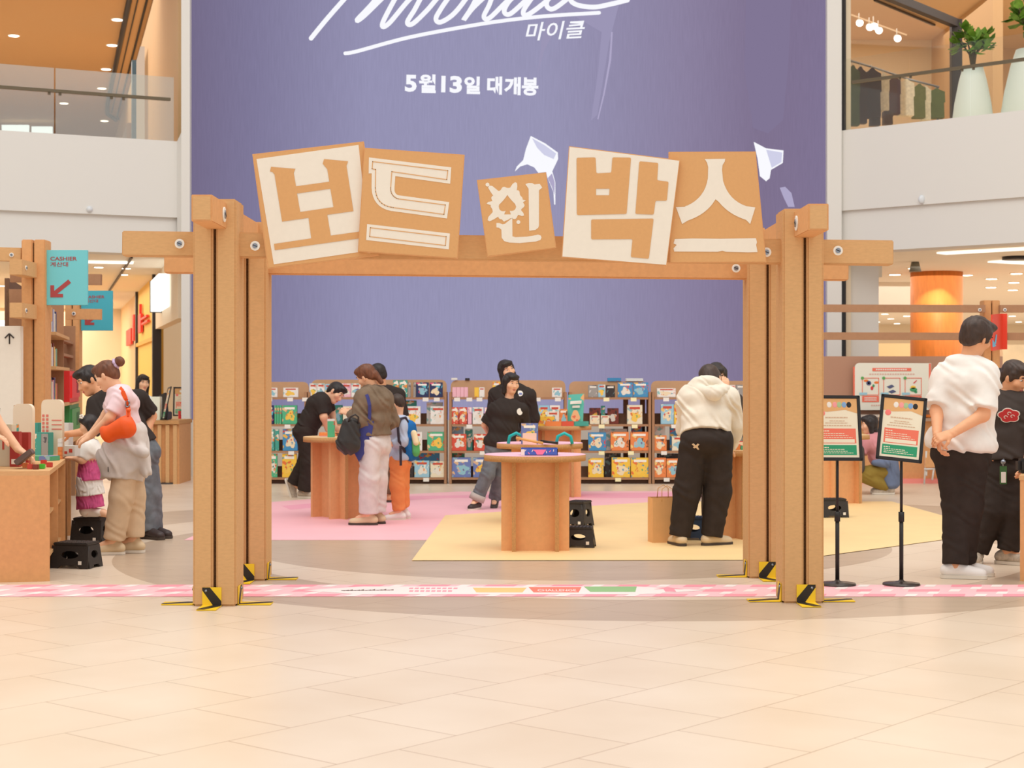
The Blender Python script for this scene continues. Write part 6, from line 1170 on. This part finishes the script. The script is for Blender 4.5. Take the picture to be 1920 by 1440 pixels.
def cloth(n, c, mo=.05): return mat(n, c, .85, mottle=mo, scale=14, spec=.1)
c_white = cloth('white_cotton', (238, 233, 226)); c_black = cloth('black_cotton', (60, 53, 50)); c_char = cloth('charcoal_cotton', (72, 64, 60)); c_cream = cloth('cream_nylon', (232, 222, 204))
c_blkj = cloth('black_denim', (58, 50, 46), .12); c_pink = cloth('pale_pink_cotton', (238, 210, 214)); c_beige = cloth('beige_corduroy', (216, 188, 156)); c_grey = cloth('light_grey_nylon', (214, 206, 200)); c_jean = cloth('grey_blue_denim', (112, 116, 122), .2)
c_olive = cloth('olive_brown_nylon', (128, 110, 92), .12); c_pale = cloth('pale_grey_denim', (216, 206, 204), .08); c_sky = cloth('pale_blue_knit', (186, 198, 222)); c_orange = cloth('orange_cotton', (236, 146, 90)); c_rose = cloth('rose_knit', (214, 146, 150)); c_khaki = cloth('khaki_cotton', (150, 126, 60)); c_den = cloth('blue_denim', (112, 124, 150)); c_mag = cloth('magenta_lace', (206, 92, 140), .3)
s_wh, s_sole, s_blk, s_tan = mat('shoe_white', (240, 236, 232), .5), mat('sole_white', (228, 220, 206), .6), mat('shoe_black', (62, 50, 48), .5), mat('shoe_tan', (220, 196, 160), .6); s_grey = mat('shoe_grey', (190, 176, 158), .55, mottle=.2, scale=40); s_dsole = mat('sole_dark', (72, 62, 56), .6)
D = (0, 0, -1)
# A: white T-shirt, hands behind the back
a = Person('person in white T-shirt and black trousers, back turned, hands clasped behind', 11.5, 1.78, skin_w, 1.02)
a.pose((1831, 633), (.8, .5, -.3), (1815, 677), [(1770, 704, .06), (1850, 700, -.1)], [(1757, 772, -.02), (1843, 778, -.18)], [(1757, 817, -.19), (1785, 813, -.27)], (1803, 830), [(1783, 840, .03), (1823, 840, -.03)], [(1795, 950, .02), (1815, 950, 0)], [(1791, 1062, -.04), (1806, 1056, .1)],
       hand=((.1, -.2, -.9), (-1, -.05, -.3)), palm=((.8, -.3, 0), (0, .6, -.8)), toes=((1, -.2, 0), (1, -.1, 0)), curl=(1.0, .9), front=(.45, .85, 0)).body()
a.shirt(c_white, .042, -.06, 'short', .088, .02, (.007, 20, (.6, .3, .7), 1), 'tshirt', sl=.86); a.trousers(c_blkj, .034, .082, .096, .1, thigh=.102); a.shoes(s_wh, s_sole, lace=s_sole); a.hair(hdk, 'short', vol=1.1)
# B: charcoal sweatshirt with a red cloud print
b = Person('person in charcoal sweatshirt with a red cloud print at the right edge', 12.4, 1.72, skin_w)
b.pose((1903, 708), (.6, -.65, -.4), (1888, 742, .06), [(1858, 758, .1), (1926, 757, -.08)], [(1850, 806, .16), (1936, 812, -.12)], [(1858, 849, 0), (1926, 866, -.28)], (1893, 862, .02), [(1875, 870, .05), (1911, 870, 0)], [(1864, 958, -.04), (1905, 958, -.06)], [(1832, 1036, 0), (1889, 1034, -.06)],
       hand=((.15, -.1, -1), (-.4, -.4, -.6)), palm=((1, 0, 0), (-.8, 0, 0)), toes=((-.35, -.9, 0), (.75, -.6, 0)), front=(.5, -.85, 0)).body()
sw = b.shirt(c_char, .045, .0, 'short', .07, .015, (.006, 22, (.3, .3, .9), 2), 'sweatshirt', sl=1.0); b.trousers(c_blkj, .03, .08, .088, .1, thigh=.096); b.shoes(s_grey, s_sole, lace=s_dsole); b.hair(hdk, 'short')
cl = []
for i in range(60):
    t = 2*math.pi*i/60; r_ = .8+.2*abs(math.sin(2.5*t+.4)); cl.append((r_*math.cos(t), .72*r_*math.sin(t)))
decal('cloud_print', sw, 1892, 778, [[(1.12*x, 1.12*y) for x, y in cl]], .075, paper, b.root, .009); decal('cloud_print', sw, 1892, 778, [cl], .075, mat('print_crimson', (206, 58, 62), .7), b.root, .0115)
for dx, dy in ((-.3, -.15), (.35, -.05), (.05, .25)): decal('cloud_curl', sw, 1892, 778, [[(dx+.2*math.cos(t), dy+.17*math.sin(t)) for t in [k*.35 for k in range(14)]]+[(dx+.14*math.cos(t), dy+.11*math.sin(t)) for t in [k*.35 for k in range(13, -1, -1)]]], .075, paper, b.root, .014)
q, n = surf(sw, 1882, 862); k = MB(); o = thing('name_badge', 'green framed name card hanging at the waist of the charcoal sweatshirt', 'name badge', P(1881, 908, 12.1)); k.box(P(1875, 908, 12.1), P(1888, 874, 12.1)+V((0, .008, 0)), 0, .002); k.build('case', mat('badge_green', (66, 110, 62), .5), o); k = MB(); k.box(P(1877, 905, 12.098), P(1886, 885, 12.098)+V((0, -.001, 0))); k.build('card', paper, o); k = MB(); k.tube([P(1881, 874, 12.1), P(1880, 868, 12.1), P(1882, 861, 12.12)], .006); k.ball(P(1881, 866, 12.1), .018); k.build('clip', steel, o)
# C: crouching
c = Person('person in a rose top crouching in front of the partition on the right', 20, 1.58)
c.pose((1630, 796), (-1, .15, -.12), (1637, 817), [(1626, 828, -.13), (1638, 826, .19)], [(1614, 850, -.13), (1622, 848, .2)], [(1604, 838, -.05), (1606, 838, .15)], (1656, 876), [(1652, 884, -.08), (1657, 884, .09)], [(1610, 889, -.18), (1612, 887, .18)], [(1664, 914, -.1), (1662, 913, .1)], hand=((-1, 0, .3), (-1, 0, .3)), toes=((-1, -.1, 0), (-1, .1, 0)), front=(-1, 0, -.1)).body()
c.shirt(c_rose, .03, .05, 'short', .066, sl=.95, name='top'); c.trousers(c_khaki, .02, .07, .085, .05); c.shoes(s_grey, s_sole, lace=s_sole); c.hair(hblk, 'bob')
S = Sdf(); S.ec(c.pel+V((.05, 0, .06)), c.pel+V((.1, 0, -.2)), c.u, c.n, (.17, .13), (.2, .1), .03); S.rc(P(1638, 868, 19.8), P(1660, 868, 19.8), .03, .06, .03); c.add('tied_jacket', S, .011, c_den, (.006, 22, (1, .2, .4), 1))
S = Sdf(); S.rc(P(1611, 845, 19.8), P(1610, 876, 19.75), .07, .085, .03, n=(.6, -.8, 0), sq=1.3); me = np_mesh('backpack', [S.mesh(.011)+(0,)], [cloth('bag_grey', (92, 84, 78))]); bp_ = tag(base(obj('backpack', me)), 'dark grey bag beside the crouching person in the rose top', 'bag')
# D: cream hoodie
d = Person('person in a cream hooded jacket and wide black trousers bending over the right table', 13.7, 1.74)
d.pose((1332, 713, .30), (.35, .8, -.55), (1322, 730, .17), [(1291, 744, .13), (1368, 744, .12)], [(1286, 802, .24), (1378, 798, .2)], [(1306, 818, .44), (1367, 838, .3)], (1325, 818, -.02), [(1303, 828, -.01), (1347, 828, 0)], [(1288, 922, 0), (1346, 922, .03)], [(1274, 1008, 0), (1334, 1008, .02)], hand=((.4, .7, -.4), (-.2, .6, -.7)), toes=((-.25, 1, 0), (.85, .5, 0)), front=(0, 1, -.15), up=(0, .6, .7)).body()
jk = d.shirt(c_cream, .058, .04, 'long', name='hooded_jacket', fold=(.008, 24, (.8, .2, .6), 2), wrist=.045)
S = Sdf(); cc = P(1324, 722, 13.83); S.el(cc, ((1, 0, 0), (0, .8, -.5), (0, .5, .8)), (.14, .1, .075), .03); S.rc(P(1296, 728, 13.8), P(1340, 738, 13.62), .04, .05, .05); S.rc(P(1340, 738, 13.62), P(1362, 730, 13.8), .05, .04, .05); d.add('hood', S, .009, c_cream, (.005, 34, (.5, .3, .9), 1))
tr = d.trousers(c_blkj, .03, .085, .108, .12, fold=(.004, 18, (.3, .2, 1), 2), thigh=.105); d.shoes(s_tan, s_dsole); d.hair(hdk, 'short')
decal('pocket_print', tr, 1305, 837, [[(-1, .7), (-.5, .9), (0, .35), (.6, .9), (1, .6), (.45, .05), (.8, -.8), (.4, -.9), (0, -.3), (-.5, -.5), (-.8, -.2), (-.45, .1)]], .032, mat('print_sand', (226, 200, 168), .7), d.root)
# E: across the same table
e_ = Person('person with dark hair facing us behind the cream hooded jacket', 15.5, 1.6)
e_.pose((1344, 704), (.1, -.9, -.4), (1344, 737, .08), [(1310, 750, .08), (1380, 750, .08)], [(1304, 800, .05), (1380, 800, -.05)], [(1322, 822, -.2), (1360, 733, -.14)], (1344, 826, .12), [(1330, 834, .1), (1358, 834, .1)], [(1330, 905, .1), (1358, 905, .1)], [(1330, 970, .12), (1358, 970, .12)], hand=((.3, -.8, -.3), (.05, .2, 1)), palm=((0, 0, -1), (-.3, 1, 0)), toes=((-.1, -1, 0), (.1, -1, 0)), front=(0, -1, 0)).body()
e_.shirt(c_char, .03, .0, 'long', name='sweater'); e_.trousers(c_blkj); e_.shoes(s_blk, s_dsole); e_.hair(hblk, 'bob')
# F: walking, black T-shirt, jeans
f_ = Person('person in a black T-shirt and blue jeans walking behind the pink-topped tables', 17.6, 1.54, build=.86)
f_.pose((958, 719), (.5, -.82, -.12), (955, 751, .02), [(926, 764, .05), (981, 766, 0)], [(909, 797, .12), (986, 806, .15)], [(924, 828, .27), (962, 832, .27)], (938, 830, .02), [(927, 836, .02), (950, 836, .03)], [(914, 890, -.06), (937, 890, .1)], [(893, 938, -.05), (928, 936, .24)], hand=((.6, .2, -.6), (-.6, .2, -.6)), toes=((-.35, -.9, 0), (-.1, -1, 0)), front=(.35, -.93, 0)).body()
ts = f_.shirt(c_black, .026, -.1, 'short', .082, .015, name='tshirt', sl=.85); f_.trousers(c_jean, .02, .075, .08, .05); f_.shoes(s_blk, s_sole, tilt=(0, .3)); f_.hair(hblk, 'bob')
decal('shirt_print', ts, 974, 772, [circle(0, 0, 1, 18)], .036, paper, f_.root)
k = MB(); [k.cyl(f_.an[0]+V((0, 0, .0)), f_.an[0]+(f_.kn[0]-f_.an[0]).normalized()*.07, .084, .082, 24)]; k.build('trouser_cuff', cloth('pale_denim', (190, 180, 174)), f_.root)
# G: behind F
g_ = Person('person with long dark hair in a black sweater behind the walking person', 19, 1.64)
g_.pose((950, 694), (.45, -.85, 0), (957, 724, .04), [(928, 738, .06), (993, 740, .02)], [(922, 782, .12), (1000, 784, .1)], [(945, 808, .22), (978, 810, .2)], (962, 806), [(950, 812, 0), (975, 812, 0)], [(950, 868, 0), (974, 868, 0)], [(950, 922, 0), (974, 922, 0)], toes=((-.1, -1, 0), (.2, -1, 0)), front=(.3, -.95, 0)).body()
gs = g_.shirt(c_black, .045, -.02, 'long', name='sweater'); g_.trousers(c_blkj); g_.shoes(s_blk, s_dsole); g_.hair(hblk, 'long')
decal('pin_badge', gs, 975, 738, [circle(0, 0, 1, 20)], .034, paper, g_.root, .006); decal('badge_picture', gs, 976, 739, [circle(0, 0, 1, 16, .7)], .02, mat('pin_blue', (120, 130, 180), .5), g_.root, .009)
# H: bending over the left table
h_ = Person('person in a black T-shirt bending over the left round table with legs crossed', 19.3, 1.7)
h_.pose((629, 737), (.72, -.35, -.55), (608, 744), [(601, 754, -.16), (613, 748, .17)], [(607, 782, -.2), (622, 776, .2)], [(614, 806, -.12), (629, 802, .1)], (574, 804), [(572, 812, -.08), (578, 812, .08)], [(579, 868, -.08), (573, 866, .08)], [(572, 922, -.06), (551, 908, .12)], hand=((.5, -.1, -.5), (.6, -.2, -.4)), toes=((.9, -.35, 0), (.55, -.1, 0)), front=(.6, -.4, -.6), up=(.5, .2, .8)).body()
h_.shirt(c_black, .03, .05, 'short', .064, sl=.82, name='tshirt'); h_.trousers(c_blkj, .02, .09, .09, .14); h_.shoes(s_grey, s_sole, lace=s_sole, tilt=(0, 1.25)); h_.hair(hblk, 'short')
# I: olive jacket, pale trousers
i_ = Person('person in an olive bomber jacket and pale wide trousers at the left round table', 15.72, 1.58, build=.88)
i_.pose((687, 706), (-.78, .4, -.42), (700, 730), [(679, 744, -.1), (723, 744, .13)], [(671, 788, -.14), (736, 790, .2)], [(659, 776, .08), (714, 806, .36)], (703, 822), [(694, 830, -.07), (713, 830, .07)], [(692, 897, -.09), (708, 897, .05)], [(691, 964, -.06), (706, 960, .08)], hand=((-.8, .3, .3), (-.5, .8, 0)), toes=((-1, .05, 0), (-1, .15, 0)), front=(-.6, .75, 0)).body()
ish = i_.shirt(c_olive, .06, .06, 'long', name='bomber_jacket', fold=(.008, 24, (.7, .3, .7), 2), wrist=.04); i_.trousers(c_pale, .03, .098, .1, .1, fold=(.005, 20, (.4, .2, 1), 1), thigh=.1); i_.shoes(s_tan, s_dsole)
def pony(S, s):
    k = s.k; c0 = s.head-s.fd*.09*k-s.hu*.02*k; S.el(c0, (s.hr, s.fd, s.hu), (.03*k, .03*k, .03*k), .01); S.rc(c0-s.fd*.01, c0-s.fd*.03*k-s.hu*.10*k, .034*k, .024*k, .02)
i_.hair(hbrn, 'bun', pony)
# J: taller person behind I
j_ = Person('person in a black T-shirt standing behind the olive bomber jacket', 18.6, 1.7, skin_w)
j_.pose((708, 703), (-.7, .55, -.3), (717, 728), [(694, 740, -.08), (748, 739, .1)], [(690, 788, .05), (756, 788, .15)], [(684, 812, .28), (742, 816, .3)], (722, 816), [(711, 822, -.02), (735, 822, .02)], [(714, 876, -.02), (735, 876, .02)], [(724, 928, -.02), (740, 925, .03)], toes=((-1, .1, 0), (-1, .2, 0)), front=(-.6, .8, 0)).body()
j_.shirt(c_black, .035, -.05, 'short', .075, name='tshirt', sl=.85); j_.trousers(cloth('brown_cotton', (110, 84, 66))); j_.shoes(mat('sandal_tan', (214, 160, 120), .6), s_dsole); j_.hair(hblk, 'short')
# K: the boy
k_ = Person('child in a pale blue top and orange trousers wearing a blue backpack', 16.3, 1.24, build=.88)
k_.pose((744, 757), (-.8, .42, -.3), (749, 784), [(752, 793, -.11), (749, 791, .11)], [(756, 828, -.14), (742, 824, .13)], [(734, 833, -.16), (728, 830, .06)], (751, 856), [(746, 862, -.05), (755, 862, .05)], [(745, 910, -.06), (753, 908, .05)], [(748, 958, -.06), (757, 952, .07)], hand=((-1, .2, .1), (-1, .1, .1)), toes=((-1, -.1, 0), (-1, .05, 0)), front=(-.85, .5, 0)).body()
k_.shirt(c_sky, .035, -.05, 'long', name='top', wrist=.04); k_.trousers(c_orange, .03, .085, .1, .08, thigh=.1); k_.shoes(s_wh, s_sole, lace=s_grey); k_.hair(hdk, 'short')
bk = thing('backpack', 'blue school backpack on the back of the child in orange trousers', 'backpack', P(770, 860, 16.26))
S = Sdf(); S.rc(P(767, 803, 16.26), P(770, 846, 16.26), .085, .10, .03, n=(1, -.5, 0), sq=1.25); me = np_mesh('pack_body', [S.mesh(.008, (.004, 30, (.2, .3, 1), 1))+(0,)], [cloth('pack_blue', (40, 108, 176), .1)]); obj('pack_body', me, bk)
S = Sdf(); S.rc(P(779, 828, 16.2), P(780, 846, 16.2), .05, .055, .02, n=(1, -.3, 0), sq=1.5); obj('pocket', np_mesh('pocket', [S.mesh(.008)+(0,)], [cloth('pack_green', (96, 178, 110))]), bk)
S = Sdf(); S.rc(P(776, 812, 16.18), P(780, 830, 16.16), .03, .03, .02); obj('panel', np_mesh('panel', [S.mesh(.008)+(0,)], [cloth('pack_cream', (240, 220, 180))]), bk)
m_ = mat('strap_dark', (52, 46, 60), .7); k = MB(); k.tube([P(766, 795, 16.22), P(760, 783, 16.18), P(751, 785, 16.13), P(746, 800, 16.1), P(748, 826, 16.1), P(760, 848, 16.18)], .014); k.build('strap', m_, bk); k = MB(); k.bar(P(751, 836, 16.08), P(751.5, 873, 16.08), .024, .006, up=(0, 1, 0)); k.build('strap', m_, bk)
# L: pink T-shirt, tied jacket, beige trousers
l_ = Person('person in pale pink T-shirt, grey jacket tied round the waist, at left counter', 13.1, 1.6, build=.9)
l_.pose((200, 705), (-.86, .15, -.45), (222, 729), [(231, 744, -.15), (223, 737, .17)], [(206, 783, -.2), (200, 776, .22)], [(171, 817, -.13), (172, 812, .18)], (242, 834), [(238, 845, -.07), (246, 845, .08)], [(228, 932, -.08), (250, 932, .08)], [(213, 1014, -.08), (251, 1010, .06)], hand=((-.8, .15, -.45), (-.8, -.1, -.4)), palm=((-.3, .4, -.8), (0, 0, -1)), toes=((-1, -.12, 0), (-1, .05, 0)), front=(-1, 0, -.15), up=(.2, 0, 1)).body()
lsh = l_.shirt(c_pink, .03, .1, 'short', .078, .0, (.004, 30, (.3, .2, .9), 1), 'tshirt', sl=.78); l_.trousers(c_beige, .026, .088, .098, .08, fold=(.004, 22, (.4, .2, 1), 3), thigh=.1); l_.shoes(s_tan, s_sole, L=.27)
S = Sdf(); up = V((0, 0, 1)); S.ec(P(244, 806, 13.1), P(232, 862, 13.1), (0, 1, 0), (1, 0, 0), (.17, .135), (.205, .21), .04); S.ec(P(232, 862, 13.1), P(228, 900, 13.08), (0, 1, 0), (1, 0, 0), (.2, .2), (.17, .16), .03, cut=True); S.rc(P(262, 850, 12.98), P(274, 884, 12.98), .06, .045, .04); S.rc(P(212, 826, 12.92), P(270, 850, 12.9), .02, .04, .03)
tj = l_.add('tied_jacket', S, .0095, c_grey, (.009, 22, (.8, .3, .35), 2)); k = MB(); q, n = surf(tj, 203, 880); k.bar(q+V((0, -.004, -.02)), q+V((0, -.004, .02)), .012, .004); k.build('jacket_label', black, tj)
def bun(S, s):
    k = s.k; c0 = s.head-s.fd*.11*k+s.hu*.055*k; S.el(c0-s.fd*.045*k, (s.hr, s.fd, s.hu), (.045*k, .04*k, .045*k), .01); S.rc(s.head-s.fd*.07*k+s.hu*.04*k, c0, .035*k, .022*k, .02)
l_.hair(hbrn, 'bun', bun); c0 = l_.head-l_.fd*.118*l_.k+l_.hu*.055*l_.k; k = MB(); ax = l_.fd; e1 = ax.orthogonal().normalized(); e2 = ax.cross(e1); k.tube([c0+(e1*math.cos(t)+e2*math.sin(t))*.03*(1+.12*math.sin(7*t)) for t in [2*math.pi*i/28 for i in range(29)]], .013); k.build('scrunchie', cloth('lilac_satin', (206, 184, 214)), l_.root)
ob = thing('shoulder_bag', 'bright orange shoulder bag carried by the person in pale pink', 'bag', P(216, 830, 12.83)); om = mat('orange_leather', (244, 96, 32), .45, mottle=.05)
S = Sdf(); S.rc(P(202, 813, 12.86), P(234, 801, 12.84), .055, .085, .02, n=(0, 1, 0), sq=1.6); S.rc(P(240, 786, 12.84), P(238, 803, 12.84), .03, .07, .02, n=(0, 1, 0), sq=1.6); S.rc(P(194, 806, 12.86), P(205, 818, 12.86), .03, .05, .02, n=(0, 1, 0), sq=1.6); obj('bag_body', np_mesh('bag_body', [S.mesh(.007)+(0,)], [om]), ob)
k = MB(); pts = [(lambda h: h[0]+h[1]*.006)(surf(lsh, x, y)) for x, y in ((225, 729), (230, 735), (235, 748), (239, 762))]+[P(241, 783, 12.84)]
for p, q in zip(pts, pts[1:]): k.bar(p, q, .034, .008, up=(0, 1, 0), bev=.002)
k.build('strap', om, ob); k = MB(); k.tube([surf(lsh, 240, 757)[0]+V((.016*math.cos(t), -.02, .026*math.sin(t))) for t in [i*.63 for i in range(11)]], .006); k.build('ring', steel, ob); k = MB(); k.bar(P(241, 768, 12.82), P(240, 779, 12.82), .02, .012, up=(0, 1, 0)); k.ball(P(241, 769, 12.82), .018); k.build('clasp', om, ob)
# M: behind L
m_p = Person('person in black T-shirt and jeans leaning over the left counter beside the child', 14.35, 1.76, skin_w)
m_p.pose((167, 714), (-.75, -.42, -.42), (196, 738), [(180, 758, -.06), (262, 745, .06)], [(172, 808, -.14), (284, 780, .2)], [(134, 813, -.1), (272, 820, .05)], (256, 842, .02), [(247, 850, 0), (271, 850, .05)], [(269, 925, 0), (283, 925, .06)], [(277, 998, -.02), (288, 994, .1)], hand=((-1, 0, -.1), (-.05, -.1, -1)), palm=((0, -.4, -.8), (-1, 0, 0)), toes=((.75, -.65, 0), (.75, -.5, 0)), front=(-.4, -.85, -.3), up=(-.3, 0, 1)).body()
m_p.shirt(c_black, .032, .0, 'short', .076, name='tshirt', sl=.8); m_p.trousers(c_jean, .02, .078, .086); m_p.shoes(s_blk, s_dsole); m_p.hair(hblk, 'short')
# N: girl kneeling on the stool
n_p = Person('small child in a pink dress and white tights kneeling on a black stool', 13.9, 1.18)
n_p.pose((166, 797), (-1, -.1, -.3), (167, 828), [(163, 838, -.11), (163, 836, .11)], [(152, 862, -.14), (150, 858, .12)], [(137, 859, -.1), (133, 858, .06)], (169, 900), [(167, 908, -.05), (171, 908, .05)], [(160, 959, -.06), (162, 958, .06)], [(192, 962, -.06), (194, 961, .05)], hand=((-1, 0, 0), (-1, 0, 0)), palm=((0, 0, -1), (0, 0, -1)), toes=((1, 0, 0), (1, 0, 0)), front=(-1, 0, 0)).body()
n_p.shirt(c_white, .022, .6, 'short', .066, name='blouse', sl=.85); n_p.trousers(mat('white_tights', (238, 226, 214), .8), .006, .045, .058, .1, thigh=.07)
for nm, z0_, z1_, w0, w1, m in (('dress', 846, 900, .098, .14, c_mag), ('dress_frill', 898, 928, .132, .145, c_white), ('dress_hem', 925, 952, .128, .142, c_mag)):
    S = Sdf(); S.ec(P(167, z0_, 13.9), P(170, z1_, 13.9), (0, 1, 0), (1, 0, 0), (w0, w0*.8), (w1, w1*.8), .02, cut=True); n_p.add(nm, S, .007, m, (.004, 60, (1, .6, 0), 1))
def child_hair(S, s): k = s.k; S.rc(s.head-s.fd*.07*k-s.hu*.0*k, s.head-s.fd*.08*k-s.hu*.09*k, .06*k, .04*k, .03)
n_p.hair(hblk, 'bob', child_hair); k = MB(); q = n_p.head+n_p.hu*.075+V((-.02, -.06, 0)); [k.ball(q+V((.012*math.cos(t), -.004, .012*math.sin(t))), .009) for t in (0, 1.26, 2.5, 3.8, 5)]; k.build('hair_clip', paper, n_p.root)
# O: cashier
o_p = Person('person with long black hair standing behind the cash desk', 23.4, 1.62)
o_p.pose((268, 718), (.55, -.82, -.1), (266, 744), [(247, 754, .05), (287, 755, -.03)], [(244, 788, .05), (290, 786, -.05)], [(262, 795, -.2), (286, 788, -.25)], (267, 812, .05), [(259, 818, .05), (275, 818, .05)], [(259, 856, .05), (275, 856, .05)], [(259, 890, .05), (275, 890, .05)], toes=((0, -1, 0), (0, -1, 0)), front=(.4, -.9, 0)).body()
o_p.shirt(c_white, .03, 0, 'long', name='blouse'); o_p.trousers(c_blkj); o_p.shoes(s_blk, s_dsole); o_p.hair(hblk, 'long')
# P: only an arm reaches in at the left edge
p_p = Person('person cut off by the left edge, an arm reaching over the counter', 11.5, 1.7)
p_p.pose((-62, 650), (.8, .4, -.4), (-72, 700), [(-92, 728, -.14), (-50, 728, .16)], [(-60, 790, -.2), (-12, 782, .12)], [(-20, 812, -.3), (34, 842, .1)], (-100, 838), [(-104, 846, -.08), (-98, 846, .08)], [(-100, 945, -.08), (-96, 945, .08)], [(-104, 1047, -.08), (-100, 1045, .08)], hand=((.8, 0, -.3), (.75, .1, -.5)), palm=((0, 0, -1), (-.3, 0, -.9)), toes=((1, 0, 0), (1, 0, 0)), front=(.9, .3, 0)).body()
p_p.shirt(c_char, .035, 0, 'short', .075, name='tshirt', sl=.9); p_p.trousers(c_blkj); p_p.shoes(s_blk, s_dsole); p_p.hair(hblk, 'short')
k = MB(); k.box((-.07, -.04, -.02), (.07, .04, .02), 0, .004, Matrix.Translation(P(46, 857, 11.55)) @ Matrix.Rotation(R(-38), 4, 'Y')); solo(k, 'game_box', mat('held_brown', (104, 84, 78), .5, mottle=.2), 'dark brown box held by the reaching hand at the left edge', 'box')
# bags at the left table
tb = thing('tote_bag', 'black leather tote hanging from the arm of the olive bomber jacket', 'bag', P(653, 846, 15.5)); lm = mat('black_leather', (50, 46, 44), .4, mottle=.2, scale=8)
S = Sdf(); S.rc(P(658, 800, 15.5), P(653, 830, 15.48), .09, .115, .03, n=(.2, -1, 0), sq=1.7); S.rc(P(640, 834, 15.48), P(664, 838, 15.48), .045, .05, .03, n=(.2, -1, 0), sq=1.2); obj('bag_body', np_mesh('bag_body', [S.mesh(.008, (.006, 24, (.8, .2, .5), 1))+(0,)], [lm]), tb)
k = MB(); k.tube([P(652, 793, 15.46), P(657, 782, 15.44), P(666, 777, 15.45), P(672, 782, 15.46), P(672, 794, 15.48)], .009); k.build('handle', lm, tb)
nb = thing('cloth_bag', 'navy cloth bag hanging behind the black tote', 'bag', P(676, 864, 15.55)); nm_ = cloth('navy_canvas', (72, 76, 136))
k = MB(); pl = [P(x, y, 15.56) for x, y in ((658, 838), (678, 798), (690, 790), (701, 790), (696, 820), (686, 846), (673, 866))]; K = len(pl); k.add(pl+[q+V((0, .035, 0)) for q in pl], [list(range(K))[::-1], [K+i for i in range(K)]]+[[i, (i+1) % K, K+(i+1) % K, K+i] for i in range(K)]); k.build('bag_body', nm_, nb)
k = MB(); pts = [P(692, 791, 15.56)]+[(lambda h: h[0]+h[1]*.006)(surf(ish, x, y)) for x, y in ((693, 778), (693, 760), (690, 747), (687, 740))]
for p, q in zip(pts, pts[1:]): k.bar(p, q, .03, .006, up=(0, 1, 0))
k.build('strap', nm_, nb)
